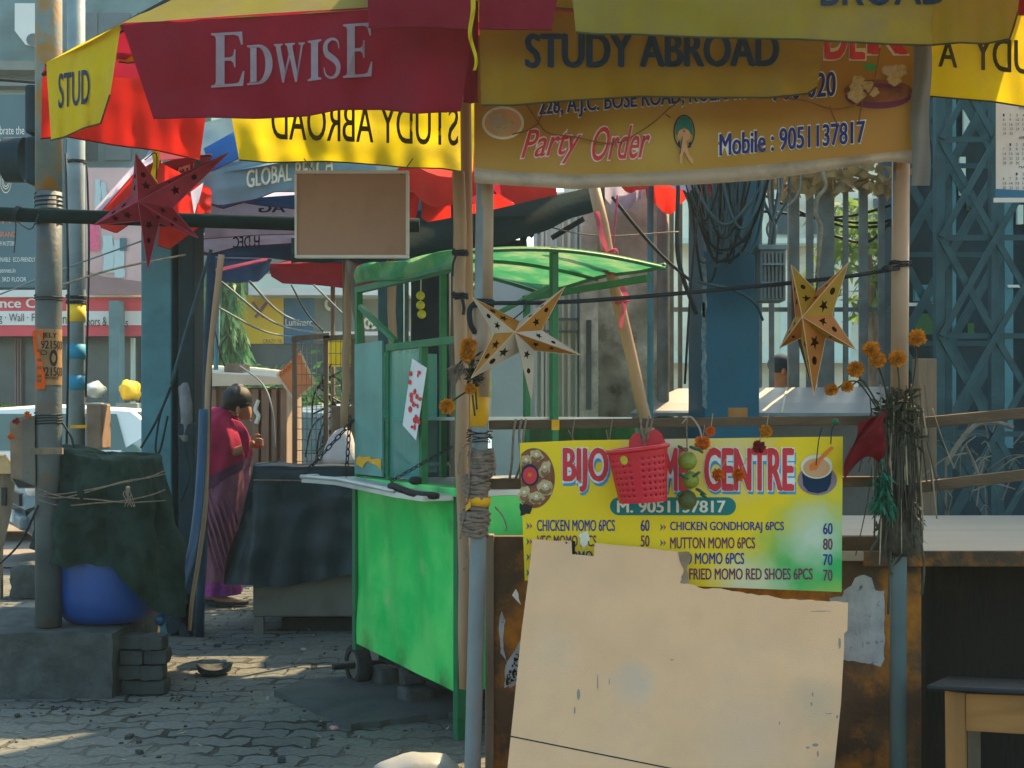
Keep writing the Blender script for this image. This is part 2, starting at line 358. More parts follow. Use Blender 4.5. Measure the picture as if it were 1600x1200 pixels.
M('cap_dark', (.02, .045, .07), .9, .2, 10, .2)
M('car_white', (.80, .80, .74), .3, .06, 3, 0, spec=.6)
M('car_silver', (.36, .45, .48), .3, .06, 3, 0, spec=.6, metal=.3)
M('car_blue', (.10, .18, .22), .3, .06, 3, 0, spec=.6)
M('car_grey', (.36, .33, .31), .45, .1, 3, .05, spec=.4)
M('car_glass', (.03, .09, .09), .08, .1, 3, 0, spec=.8)
M('car_glass_pale', (.09, .15, .12), .15, .2, 3, 0, spec=.8)
M('chrome', (.55, .55, .55), .25, .1, 5, 0, metal=.9)
M('lamp_glass', (.6, .62, .6), .15, .1, 5, 0, spec=.7)
M('lamp_red', (.5, .03, .02), .3, .1, 5, 0)
M('wall_teal', (.13, .24, .26), .9, .25, 2, .2, 20, dirt=(.07, .15, .17), dsc=1.2, dth=.58)
M('wall_grey', (.22, .26, .25), .9, .2, 2, .2, 20)
M('wall_cream', (.80, .80, .66), .9, .15, 1.5, .2, 20, dirt=(.4, .36, .3), dsc=1, dth=.62)
M('wall_mint', (.62, .74, .66), .9, .15, 1.5, .2, 20)
M('window_dark', (.03, .07, .09), .25, .3, 3, 0, spec=.6)
M('board_teal', (.045, .13, .17), .6, .12, 1, .03)
M('board_pink', (.62, .42, .42), .7, .25, 1.2, .05)
M('board_mauve', (.30, .19, .20), .7, .25, 2, .05)
M('sign_red', (.66, .07, .10), .6, .1, 2, 0)
M('sign_white', (.68, .70, .68), .6, .08, 2, 0)
M('sign_yellow', (.92, .60, .04), .6, .1, 2, 0)
M('sign_blue', (.04, .19, .36), .6, .35, 1.2, 0)
M('sign_brightyellow', (.95, .80, .01), .6, .1, 2, 0)
M('sign_orange', (.80, .32, .13), .6, .15, 4, 0)
M('kiosk_wood', (.26, .19, .14), .85, .4, 9, .4, 50, stretch=(1, 1, .15))
M('kiosk_roof', (.66, .60, .45), .8, .15, 3, .2)
M('leaf', (.07, .20, .07), .6, .5, 3, 0, tr=.35)
M('leaf_bright', (.17, .27, .06), .6, .5, 3, 0, tr=.45)
M('leaf_teal', (.09, .24, .11), .6, .5, 3, 0, tr=.35)
M('thatch', (.40, .25, .10), .95, .5, 9, .4, tr=.25)
M('plastic_clear', (.55, .6, .62), .25, .2, 8, .4, 20, alpha=.6)
M('banner_vinyl', (.42, .22, .022), .5, .15, 3, .1, 30, dirt=(.42, .20, .04), dsc=3, dth=.56, dsoft=.15,
  blobs=[((-.12, 0, .2), .22, (.52, .36, .07), .8), ((.45, 0, .2), .22, (.33, .15, .03), .8)])
M('banner_edge', (.46, .36, .27), .7, .2, 6, .2, dirt=(.25, .2, .15), dsc=7, dth=.62)
M('grey_strip', (.20, .20, .20), .8, .25, 6, .2, tr=.2)
M('menu_vinyl', (.82, .56, .004), .45, .08, 3, .05, blobs=[((.45, 0, .10), .22, (.03, .38, .09), 1), ((.33, 0, .06), .15, (.03, .38, .10), .9), ((.40, 0, .17), .11, (.60, .62, .50), .8), ((.2, 0, 0), .13, (.6, .62, .52), .75), ((-.05, 0, .47), .13, (.62, .58, .5), .7), ((.15, 0, .40), .14, (.62, .6, .45), .5)])
M('litter_pink', (.55, .3, .3), .8, .3, 20, .1)
M('bag_white', (.36, .39, .40), .4, .1, 6, .5, 14, tr=.2)
M('tan_crate', (.34, .24, .16), .8, .3, 9, .3)
M('box_brown', (.25, .17, .115), .7, .3, 9, .2)
M('poster_brown', (.34, .19, .08), .8, .3, 9, .2)
M('flag_orange', (.85, .14, .02), .8, .2, 6, .2, tr=.4)

M('rag_grey', (.22, .23, .24), .95, .35, 9, .6, 50)
M('post_navy', (.006, .035, .07), .6, .3, 8, .2)
M('twig_grey', (.16, .15, .12), .9, .4, 20, .3)
M('star_inside_shade', (.06, .03, .012), .8, .3, 10, .1, tr=.15)  # dark brown paints the inner shade seen through the star holes
M('star_inside_shade_red', (.10, .008, .015), .8, .3, 10, .1, tr=.2)
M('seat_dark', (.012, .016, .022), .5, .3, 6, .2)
M('star_cream_lit', (.60, .51, .41), .6, .2, 10, .1, tr=.3)  # facet colours hold lit and shaded tones of the same paper
M('star_orange_backlit', (.50, .17, .02), .6, .25, 10, .1, tr=.4)
M('star_red_shaded', (.28, .015, .04), .6, .3, 10, .1, tr=.3)
M('ink_dumpling', (.52, .38, .20), .7, .35, 60, 0)
M('ink_dumpling_shade', (.24, .13, .06), .7, .3, 60, 0)
# ---------------------------------------------------------------- ground
def ground_material():
    m = bpy.data.materials.new('pavers'); m.use_nodes = True; t = m.node_tree; N = t.nodes; L = t.links; b = N['Principled BSDF']
    tc = N.new('ShaderNodeTexCoord'); nz = N.new('ShaderNodeTexNoise'); nz.inputs['Scale'].default_value = 4.5; nz.inputs['Detail'].default_value = 3
    L.new(tc.outputs['Object'], nz.inputs['Vector'])
    ad = N.new('ShaderNodeMix'); ad.data_type = 'VECTOR'; ad.inputs[0].default_value = .10; L.new(tc.outputs['Object'], ad.inputs[4]); L.new(nz.outputs['Color'], ad.inputs[5])
    wv = N.new('ShaderNodeSeparateXYZ'); L.new(ad.outputs[1], wv.inputs[0])
    zz = N.new('ShaderNodeMath'); zz.operation = 'PINGPONG'; L.new(wv.outputs[0], zz.inputs[0]); zz.inputs[1].default_value = .055
    yy = N.new('ShaderNodeMath'); yy.operation = 'MULTIPLY_ADD'; L.new(zz.outputs[0], yy.inputs[0]); yy.inputs[1].default_value = .6; L.new(wv.outputs[1], yy.inputs[2])
    cx = N.new('ShaderNodeCombineXYZ'); L.new(wv.outputs[0], cx.inputs[0]); L.new(yy.outputs[0], cx.inputs[1])
    br = N.new('ShaderNodeTexBrick'); L.new(cx.outputs[0], br.inputs['Vector']); br.inputs['Scale'].default_value = 1
    br.inputs['Brick Width'].default_value = .235; br.inputs['Row Height'].default_value = .125; br.inputs['Mortar Size'].default_value = .007; br.inputs['Mortar Smooth'].default_value = .3
    nm = N.new('ShaderNodeTexNoise'); nm.inputs['Scale'].default_value = 5; nm.inputs['Detail'].default_value = 4; L.new(tc.outputs['Object'], nm.inputs['Vector']); mm = N.new('ShaderNodeMapRange'); L.new(nm.outputs[0], mm.inputs[0]); mm.inputs[1].default_value = .4; mm.inputs[2].default_value = .68; mm.inputs[3].default_value = .002; mm.inputs[4].default_value = .022; L.new(mm.outputs[0], br.inputs['Mortar Size'])
    br.inputs['Color1'].default_value = (.082, .096, .092, 1); br.inputs['Color2'].default_value = (.132, .147, .138, 1); br.inputs['Mortar'].default_value = (.02, .02, .018, 1)
    n2 = N.new('ShaderNodeTexNoise'); n2.inputs['Scale'].default_value = 1.3; n2.inputs['Detail'].default_value = 8; L.new(tc.outputs['Object'], n2.inputs['Vector'])
    # dust fills part of the joints
    mr = N.new('ShaderNodeMapRange'); L.new(n2.outputs[0], mr.inputs[0]); mr.inputs[1].default_value = .42; mr.inputs[2].default_value = .62; mr.inputs[4].default_value = .75
    mx = N.new('ShaderNodeMix'); mx.data_type = 'RGBA'; L.new(mr.outputs[0], mx.inputs[0]); L.new(br.outputs[0], mx.inputs[6]); mx.inputs[7].default_value = (.155, .158, .136, 1)
    n3 = N.new('ShaderNodeTexNoise'); n3.inputs['Scale'].default_value = 45; n3.inputs['Detail'].default_value = 6; L.new(tc.outputs['Object'], n3.inputs['Vector'])
    m3 = N.new('ShaderNodeMapRange'); L.new(n3.outputs[0], m3.inputs[0]); m3.inputs[1].default_value = .3; m3.inputs[2].default_value = .7; m3.inputs[3].default_value = .75; m3.inputs[4].default_value = 1.15
    ml = N.new('ShaderNodeMix'); ml.data_type = 'RGBA'; ml.blend_type = 'MULTIPLY'; ml.inputs[0].default_value = 1; L.new(mx.outputs[2], ml.inputs[6]); L.new(m3.outputs[0], ml.inputs[7])
    L.new(ml.outputs[2], b.inputs['Base Color']); b.inputs['Roughness'].default_value = .9; b.inputs['Specular IOR Level'].default_value = .25
    inv = N.new('ShaderNodeMath'); inv.operation = 'MULTIPLY'; L.new(br.outputs['Fac'], inv.inputs[0]); inv.inputs[1].default_value = -1
    sm = N.new('ShaderNodeMath'); sm.operation = 'MULTIPLY_ADD'; L.new(n3.outputs[0], sm.inputs[0]); sm.inputs[1].default_value = .35; L.new(inv.outputs[0], sm.inputs[2])
    s2 = N.new('ShaderNodeMath'); s2.operation = 'MULTIPLY_ADD'; L.new(nz.outputs[0], s2.inputs[0]); s2.inputs[1].default_value = 1.2; L.new(sm.outputs[0], s2.inputs[2])
    bp = N.new('ShaderNodeBump'); bp.inputs['Strength'].default_value = .9; bp.inputs['Distance'].default_value = .016; L.new(s2.outputs[0], bp.inputs['Height']); L.new(bp.outputs[0], b.inputs['Normal'])
    MATS['pavers'] = m
ground_material()
M('asphalt', (.16, .145, .13), .95, .25, 1.5, .3, 60, dirt=(.23, .2, .17), dsc=.7, dth=.52)
M('cement', (.065, .08, .08), .95, .3, 6, .4, 40, dirt=(.08, .08, .07), dsc=4, dth=.58)
xs = [-200, -60, -20, -8] + [-5 + .12 * i for i in range(84)] + [6, 10, 25, 60, 200]; ys = [-20, -5, 1, 3.5] + [4 + .12 * i for i in range(76)] + [14, 18, 30, 80, 300]
def gz(x, y):
    if not (-5 < x < 5.1 and 4 < y < 13.1): return 0
    e = min(1, (5 - abs(x)) / 1, (y - 4) / 1, (13 - y) / 1); e = max(0, e)
    return e * (noise.noise(Vector((x * 1.1, y * 1.1, 0))) * .014 + noise.noise(Vector((x * 4.5, y * 4.5, 3))) * .006)
mb = MB(); nx = len(xs)
mb.v = [Vector((x, y, gz(x, y))) for y in ys for x in xs]
mb.f = [(j * nx + i, j * nx + i + 1, (j + 1) * nx + i + 1, (j + 1) * nx + i) for j in range(len(ys) - 1) for i in range(nx - 1)]
O('ground', mb, 'pavers', kind='structure', pivot=(0, 0, 0), smooth=True)
O('road', MB().add([(-60, 11.6, .012), (-1.2, 11.6, .012), (0, 13, .012), (30, 13, .012), (30, 19, .012), (-60, 19, .012)], [(0, 1, 2, 3, 4, 5)]), 'asphalt', kind='structure')
mb = MB()
def gpl(x, y, off): return G(x, y, .028) + V(0, 0, off)
mb.plate(gpl, [jag([(428, 1078), (470, 1062), (560, 1055), (700, 1062), (790, 1080), (790, 1110), (700, 1112), (548, 1132), (428, 1078)], 1.6, 14)[:-1]], .05)
O('cement_patch', mb, 'cement', kind='structure')
# ---------------------------------------------------------------- far buildings
def boxpx(x0, y0, x1, y1, D, dep): return MB().box(((x0 + x1) / 2 * D / F - 800 * D / F, D + dep / 2, CAMZ - ((y0 + y1) / 2 - HOR) * D / F), (abs(x1 - x0) * D / F, dep, abs(y1 - y0) * D / F))
D0 = 22
b = T('shop_building', 'long teal grey shop building across the road behind the white car', 'building', (-9, D0, 0))
wl = boxpx(-900, -70, 330, 775, D0, 4); O('wall', wl, 'wall_teal', b)
for (y, h, dp) in ((95, 14, .35), (128, 6, .4), (146, 8, .45)): O('ledge', boxpx(-900, y, 330, y + h, D0 - dp, dp), 'wall_grey', b)
O('awning_ledge', boxpx(-900, 453, 232, 464, D0 - 1.0, 1.0), 'sign_white', b)
O('louvre', MB().join(boxpx(-60, 132, 40, 160, D0 - .12, .1)), 'wall_mint', b)
for k in range(5):
    O('window', boxpx(110 + k * 52, 20, 152 + k * 52, 92, D0 - .05, .05), 'window_dark', b); O('window', boxpx(60 + k * 52, 165, 100 + k * 52, 250, D0 - .05, .05), 'window_dark', b)
sg = O('shop_sign', boxpx(-300, 464, 222, 525, D0 - .9, .15), 'sign_red', b)
O('white_band', boxpx(-300, 486, 222, 508, D0 - .93, .03), 'sign_white', sg)
s9 = flat(D0 - .93); s8 = flat(D0 - .9); t = MB(); TXT(t, 'nce Ch', s8, 0, 481, 68, 466, .02, .03); O('lettering', t, 'ink_white', sg)
for s, x0, yb, x1, yt in (('g · Wall · Fur', -2, 506, 66, 490), ('n', 98, 506, 104, 495), ('oors & P', 135, 509, 176, 495), ('ies', 187, 510, 200, 498)): t = MB(); TXT(t, s, s9, x0, yb, x1, yt, .02, 0); O('lettering', t, 'ink_dark', sg)
O('shop_front', boxpx(-300, 525, 222, 660, D0 - .06, .06), 'window_dark', b)
for x in (23, 27, 31): O('door_bar', boxpx(x, 528, x + 1.6, 640, D0 - .16, .05), 'board_mauve', b)
O('column', boxpx(170, 470, 186, 690, D0 - 1.25, .3), 'wall_teal', b); O('door_frame', boxpx(204, 528, 209, 690, D0 - .3, .1), 'wall_mint', b)
bb = T('billboard', 'dark teal billboard with pale lettering left of the rusty steel pole', 'billboard', P(20, 450, D0 - 1))
O('panel', boxpx(-330, 148, 99, 449, D0 - 1, .12), 'board_teal', bb); sf = flat(D0 - 1); t = MB()
for s, x0, x1, yb, yt in (('brate the', 0, 38, 210, 197), ('nce of', 0, 32, 227, 214), ('W IN STORE', -2, 24, 384, 377), ('INABLE · ECO-FRIENDLY', 0, 55, 409, 402), ('sennes.in', 0, 24, 426, 419), ('L, 3RD FLOOR', -4, 41, 441, 433)): t = MB(); TXT(t, s, sf, x0, yb, x1, yt, .02, 0); O('lettering', t, 'ink_white', bb)
t = MB(); TXT(t, 'GRAND', sf, -4, 370, 25, 362, .02, 0)
O('lettering', t, 'ink_orange', bb)
for k in range(3): O('lettering', MB().plate(lambda x, y, o: sf(x, y, .02), [[(1 + k * 11, 342), (8 + k * 11, 342), (4.5 + k * 11, 350)]]), 'ink_orange', bb)
t = MB()
for r in (1, .7, .5):
    dr = lambda q: [(9 + q * 9 * math.sin(a) * (1 if math.cos(a) < 0 else 1 - .55 * math.cos(a) ** 1), 282 - q * (26 if math.cos(a) > 0 else 20) * math.cos(a)) for a in [2 * math.pi * i / 28 for i in range(28)]]
    t.plate(lambda x, y, o: sf(x, y, .02), [dr(r), dr(r - .08)])
O('emblem', t, 'ink_cream', bb)
bb = T('billboard', 'pale pink picture billboard between the pale pole and the blue steel column', 'billboard', P(180, 458, D0 - 1.2))
O('panel', boxpx(134, 262, 300, 460, D0 - 1.2, .1), 'board_pink', bb); sf = flat(D0 - 1.2); pf = lambda k: (lambda x, y, o: sf(x, y, .015 * k))
O('picture', MB().plate(pf(1), [[(135, 423), (160, 432), (222, 440), (300, 436), (300, 459), (135, 459)]]), 'board_mauve', bb)
t = MB()
for x0, x1, y0 in ((160, 176, 368), (178, 192, 375), (148, 156, 280), (158, 165, 285)): t.plate(pf(2), [jag([(x0, y0), (x1, y0), (x1 + 3, y0 + 58), (x0 + 1, y0 + 58), (x0, y0)], 1.5, 8, int(x0))[:-1]])
O('picture', t, 'car_silver', bb); O('picture', MB().plate(pf(3), [rct(140, 350, 155, 392)]), 'ink_pink', bb); O('picture', MB().plate(pf(3), [rct(187, 372, 198, 392), rct(204, 404, 220, 414)][:1]), 'board_teal', bb)
a = T('air_conditioner', 'white air conditioner box high on the teal building behind the pole', 'air conditioner', P(40, 75, D0 - .8))
O('case', MB().plate(SF(lambda x, y: D0 - .9), [[(23, 5), (60, 5), (60, 74), (40, 70), (23, 48)]], .8), 'sign_white', a); O('fan_opening', MB().plate(flat(D0 - .92), [ell(52, 62, 11, 10, 16)], .02), 'window_dark', a)
a = T('market_building', 'grey shop block with yellow and blue panels behind the kiosk', 'building', P(480, 600, 24))
O('wall', boxpx(300, 150, 800, 745, 24, 4), 'wall_grey', a); O('canopy_ledge', boxpx(388, 428, 640, 461, 23.2, .8), 'wall_mint', a); O('canopy_edge', boxpx(388, 450, 640, 461, 23.1, .1), 'sign_white', a)
y = O('yellow_panel', boxpx(300, 461, 443, 537, 23.8, .15), 'sign_yellow', a); s = flat(23.8); t = MB()
t.beam(s(395, 472, .03), s(412, 496, .03), .06, .04); t.beam(s(419, 470, .03), s(399, 496, .03), .06, .05); TXT(t, 'CRAZY FB', s, 411, 536, 440, 530, .03, 0); O('lettering', t, 'board_mauve', y)
y = O('blue_panel', boxpx(443, 461, 490, 537, 23.8, .15), 'sign_blue', a); t = MB(); TXT(t, 'Luminarc', s, 446, 509, 488, 498, .03, .02); O('lettering', t, 'ink_white', y)
O('shop_front', boxpx(300, 537, 640, 600, 23.9, .05), 'window_dark', a); O('grey_panel', boxpx(490, 461, 560, 537, 23.85, .1), 'wall_grey', a)
O('pipe_rail', boxpx(505, 518, 640, 524, 23.4, .15), 'sign_white', a)
for x, yy, r in ((516, 475, 9), (575, 505, 8), (583, 505, 8)): O('ornament', MB().plate(flat(23.8), [ell(x, yy, r, r * 1.2), ell(x, yy, r * .5, r * .6)], .02), 'wall_cream', a)
a = T('pale_building', 'sunny cream building beyond the iron fence on the right', 'building', P(1300, 600, 17))
O('wall', boxpx(900, 200, 2000, 790, 17, 4), 'wall_cream', a)
for y0, h in ((372, 8), (215, 10), (560, 7)): O('ledge', boxpx(900, y0, 2000, y0 + h, 16.7, .3), 'wall_mint', a)
for x in (1215, 1265, 1330, 1366, 1420, 1480, 1540, 1600): O('window', boxpx(x, 310, x + 24, 365, 16.95, .05), 'window_dark', a)
for x in (1220, 1300, 1355, 1430): O('door_panel', boxpx(x, 470, x + 30, 560, 16.9, .1), 'board_mauve' if x == 1355 else 'wall_mint', a)
# ---------------------------------------------------------------- planting
def leaves(c, rx, ry, rz, n, ln, wd, seed, droop=.6, dens=.3):
    rr = random.Random(seed); mb = MB(); c = Vector(c)
    cl = [V(rr.gauss(0, .5), rr.gauss(0, .5), rr.gauss(0, .5)) for _ in range(24)]
    for i in range(n):
        k = rr.choice(cl); p = k + V(rr.gauss(0, .2), rr.gauss(0, .2), rr.gauss(0, .2)); p = c + V(p.x * rx, p.y * ry, p.z * rz)
        d = V(rr.uniform(-1, 1), rr.uniform(-1, 1), rr.uniform(-1, .6) - droop).normalized(); q = d.cross(V(rr.uniform(-1, 1), rr.uniform(-1, 1), rr.uniform(-1, 1))).normalized()
        l = ln * rr.uniform(.6, 1.3); w_ = wd * rr.uniform(.7, 1.2)
        mb.add([p, p + d * l * .5 + q * w_, p + d * l, p + d * l * .5 - q * w_], [(0, 1, 2, 3)])
    return mb
def tree(c, h, rx, rz, n, ln, wd, mat, seed, label, droop=.8, name='tree'):
    c = Vector(c); t = T(name, label, 'tree' if 'tree' in name else 'shrub', c)
    tr = MB().tube([c, c + V(.05, 0, h * .5), c + V(-.04, .03, h)], [.09, .07, .04], 7); rr = random.Random(seed)
    for k in range(5): a = rr.uniform(0, 6.28); tr.tube([c + V(0, 0, h * (.4 + .1 * k)), c + V(math.cos(a) * rx * .5, math.sin(a) * rx * .5, h * (.5 + .1 * k))], [.04, .015], 5)
    O('trunk', tr, 'bark', t); O('crown', leaves(c + V(0, 0, h - rz * .3), rx, rx * .8, rz, n, ln, wd, seed, droop), mat, t)
tree(P(342, 742, 19), 2.4, .30, 1.15, 2000, .34, .035, 'leaf_teal', 3, 'drooping narrow leaved tree before the yellow wall panel', 1.3)
tree(P(430, 745, 18), 1.1, .75, .5, 1300, .16, .04, 'leaf', 4, 'low green bush behind the kiosk roof', .2, 'bush')
tree(P(540, 745, 17), .95, .9, .6, 1500, .16, .04, 'leaf', 14, 'leafy bush behind the wire cage', .2, 'bush')
tree(P(15, 745, 20.5), .7, .6, .45, 900, .22, .03, 'leaf_bright', 5, 'small spiky planting in front of the red shop sign wall', -.3, 'bush')
tree(P(712, 820, 10.2), 1.6, .32, .62, 1300, .13, .045, 'leaf_bright', 6, 'bright green shrub seen through the green cart frame', .3, 'bush')
tree(P(1360, 760, 13), 2.6, .45, .7, 900, .2, .03, 'leaf_bright', 8, 'thin yellow green tree behind the iron fence', .4)
# ---------------------------------------------------------------- cars
def car(name, label, loc, rz, mat, L=3.9, Wd=1.62, H=1.5, glass='car_glass', group=None):
    base = Vector(loc); m = Matrix.Rotation(rz, 3, 'Z'); t = T(name, label, 'car', base, group)
    X = lambda x, y, z: base + m @ Vector((x, y, z)); h = Wd / 2
    st = [(L / 2, .72, .34, .62), (L / 2 - .12, .86, .24, .74), (L / 2 - .55, .97, .2, .86), (L * .22, 1, .2, .96), (0, 1, .2, .99), (-L * .3, 1, .2, 1.0), (-L / 2 + .12, .96, .24, .98), (-L / 2, .86, .34, .86)]
    rg = []
    for x, k, zb, zt in st:
        a = h * k; rg.append([X(x, -a * .92, zb), X(x, -a, zb + .18), X(x, -a, zt - .16), X(x, -a * .94, zt), X(x, -a * .5, zt + .03), X(x, a * .5, zt + .03), X(x, a * .94, zt), X(x, a, zt - .16), X(x, a, zb + .18), X(x, a * .92, zb)])
    bd = MB().rings(rg); cb = [(L * .23, .90, .95, .95), (L * .07, .74, .95, H - .04), (-L * .08, .74, .95, H), (-L * .30, .72, .95, H - .05), (-L * .46, .86, .95, .98)]
    O('body', bd, mat, t, autos=True)
    cg = []
    for x, k, zb, zt in cb: a = h * k; cg.append([X(x, -h * .92, zb), X(x, -a, zt - .03), X(x, -a * .85, zt), X(x, a * .85, zt), X(x, a, zt - .03), X(x, h * .92, zb)])
    O('cabin', MB().rings(cg), mat, t, autos=True)
    def pane(a, b, c, d, nm):
        q = [X(*p) for p in (a, b, c, d)]; n = (q[1] - q[0]).cross(q[3] - q[0]).normalized(); ctr = sum(q, V(0, 0, 0)) / 4
        if n.dot(ctr - X(0, 0, .8)) < 0: n = -n
        O(nm, MB().add([p + n * .012 for p in q] + [p - n * .02 for p in q], [(0, 1, 2, 3), (7, 6, 5, 4), (0, 4, 5, 1), (1, 5, 6, 2), (2, 6, 7, 3), (3, 7, 4, 0)]), glass, t)
    zt = H - .09
    pane((L * .222, -h * .80, 1.0), (L * .222, h * .80, 1.0), (L * .08, h * .64, zt), (L * .08, -h * .64, zt), 'windscreen')
    pane((-L * .44, -h * .76, 1.03), (-L * .44, h * .76, 1.03), (-L * .315, h * .62, zt), (-L * .315, -h * .62, zt), 'rear_window')
    for s in (-1, 1):
        y0 = s * h * .915; y1 = s * h * .755
        pane((L * .19, y0, 1.0), (-L * .03, y0, 1.0), (-L * .03, y1, zt - .02), (L * .065, y1, zt - .02), 'side_window'); pane((-L * .055, y0, 1.0), (-L * .30, y0, 1.0), (-L * .265, y1, zt - .02), (-L * .055, y1, zt - .02), 'side_window')
        O('mirror', MB().ball(X(L * .17, s * (h + .09), 1.02), (.07, .09, .07), 8, 6), mat, t, smooth=True)
        O('headlight', MB().ball(X(L / 2 - .13, s * h * .62, .70), (.12, .18, .09), 10, 6), 'lamp_glass', t, smooth=True); O('tail_light', MB().ball(X(-L / 2 + .06, s * h * .72, .80), (.07, .10, .14), 8, 6), 'lamp_red', t, smooth=True)
        for xw in (L * .32, -L * .30):
            c = Vector((xw, s * (h - .09), .29)); ty = MB(); n = 22
            for (r0, w0) in ((.29, .09),):
                rgs = [[X(c.x + r * math.cos(6.283 * j / n), c.y + yy, c.z + r * math.sin(6.283 * j / n)) for j in range(n)] for r, yy in ((.19, -w0), (.27, -w0), (.29, -w0 * .6), (.29, w0 * .6), (.27, w0), (.19, w0))]; ty.rings(rgs)
            wh = O('wheel', ty, 'rubber', t); O('rim', MB().rings([[X(c.x + r * math.cos(6.283 * j / n), c.y + s * yy, c.z + r * math.sin(6.283 * j / n)) for j in range(n)] for r, yy in ((.19, .0), (.19, .095), (.15, .1), (.05, .075))]), 'chrome', wh)
    rot = m
    O('grille', MB().box(X(L / 2 + .005, 0, .60), (.05, h * .9, .12), rot=rot), 'iron_black', t, bevel=.01); O('bumper', MB().box(X(L / 2 + .01, 0, .40), (.09, h * 1.5, .13), rot=rot), mat, t, bevel=.03); O('number_plate', MB().box(X(L / 2 + .062, 0, .44), (.02, .42, .11), rot=rot), 'sign_white', t)
    return t
car('parked_car', 'white car with sunlit roof behind the steel poles on the left', (-5.4, 14.6, .01), rad(183), 'car_white', glass='car_glass_pale')
car('parked_car', 'dark blue car turned toward the pavement in front of the white car', (-2.95, 13.0, .01), rad(-152), 'car_blue', H=1.46)
car('parked_car', 'silver blue car behind the wire cage', (-1.9, 13.6, .01), rad(172), 'car_silver')
ls = T('low_stall', 'low closed stall with sloped grey sheet roof before the iron fence', 'stall', P(1200, 900, 9.1))
O('roof', MB().rings([[P(*p) for p in q] for q in ([(985, 650, 8.98), (1388, 650, 8.98), (1388, 645, 8.98), (985, 645, 8.98)], [(1005, 636, 9.1), (1388, 634, 9.1), (1388, 629, 9.1), (1005, 630, 9.1)], [(1055, 612, 9.32), (1388, 609, 9.32), (1388, 604, 9.32), (1060, 607, 9.32)])]), 'car_grey', ls)
O('edge_trim', MB().beam(P(985, 648, 8.955), P(1388, 648, 8.955), .03, .022), 'pole_pale', ls); O('seam', MB().beam(P(1222, 645, 8.955), P(1229, 606, 9.32), .012, .012), 'ink_cream', ls)
O('body', boxpx(1000, 652, 1385, 950, 9.02, .28), 'grey_box', ls)
for (x, y, r, mt, lb) in ((149, 603, 12, 'car_silver', 'pale grey bundle beyond the white car roof'), (204, 604, 15, 'sign_yellow', 'yellow bundle beyond the white car roof')):
    D = 17.5; t = T('bundle', lb, 'bundle', P(x, 730, D)); O('stack_base', MB().box(V(P(x, y, D).x, D, .78), (.3, .4, 1.56)), 'wall_grey', t, bevel=.02)
    O('wrap', MB().ball(P(x, y + 6, D), (r * D / F, .3, r * D / F * 1.1), 14, 10, lambda d: 1 + .35 * noise.noise(d * 1.8 + V(x, 0, 0))), mt, t, smooth=True)
# ---------------------------------------------------------------- columns, wall, fence, truss
def zt(y, D): return CAMZ - (y - HOR) * D / F
def pole(mb, x0, y0, D0, x1, y1, D1, r, seg=14, bend=0): return mb.tube([P(x0, y0, D0), P((x0 + x1) / 2 + bend, (y0 + y1) / 2, (D0 + D1) / 2), P(x1, y1, D1)], r, seg)
D = 8.0; c = T('steel_column', 'blue grey steel column behind the covered blue drum', 'column', P(262, 995, D))
xa, xb, xc, xd = [(x - 800) * D / F for x in (220, 268, 280, 304)]
O('front_plate', MB().box(((xa + xb) / 2, D + .1, 1.45), (xb - xa, .2, 2.9)), 'steel_blue', c, bevel=.01)
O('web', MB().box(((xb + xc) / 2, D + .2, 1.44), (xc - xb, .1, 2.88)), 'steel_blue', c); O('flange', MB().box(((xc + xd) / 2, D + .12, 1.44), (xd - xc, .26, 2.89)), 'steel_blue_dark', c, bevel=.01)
O('foot_plate', MB().plate(flat(D - .01), [jag([(252, 930), (306, 930), (304, 998), (296, 992), (290, 978), (280, 972), (275, 990), (262, 990), (252, 930)], 1.5, 9)[:-1]], .02), 'steel_blue_dark', c)
w_ = T('cloth_bundle', 'grey white rag tied to the side of the blue grey column', 'rag', P(290, 690, 7.85))
O('rag', MB().rings([[P(290 + 9 * s * math.cos(a) * (1 + .25 * math.sin(3 * a + y * .1)) + 3 * math.sin(y * .1), y, 7.82 - .05 * s * math.sin(a)) for a in [6.283 * k / 12 for k in range(12)]] for y, s in ((598, .4), (606, .9), (630, 1.05), (655, .95), (680, .8), (690, .4))]), 'rag_grey', w_, smooth=True)
O('junction_box', MB().box(P(293, 671, 7.82), (.1, .08, .07)), 'steel_blue_dark', w_, bevel=.006)
D = 8.6; c = T('blue_column', 'deep blue painted column with cable coils behind the menu sign', 'column', P(1130, 790, D))
pts = [(1075, D + .35), (1100, D), (1187, D + .22), (1160, D + .6)]; q = [V((x - 800) * d / F, d, 0) for x, d in pts]
O('shaft', MB().add([p + V(0, 0, z) for z in (0, 6) for p in q], [(0, 1, 5, 4), (1, 2, 6, 5), (2, 3, 7, 6), (3, 0, 4, 7), (4, 5, 6, 7)]), 'column_paint', c, bevel=.012)
t = MB()
for y0, y1 in ((320, 395), (400, 500), (470, 640)): t.plate(SF(lambda x, y: D - .014), [jag([(1096, y0), (1103, y0 + 4), (1104, y1), (1097, y1 - 6), (1096, y0)], 1.6, 9, y0)[:-1]], .01)
O('chipped_edge', t, 'column_chip', c)
cg = T('cable_coil', 'thick coil of dark cables hanging on the blue column', 'cables', P(1130, 450, 8.3)); rr = random.Random(4)
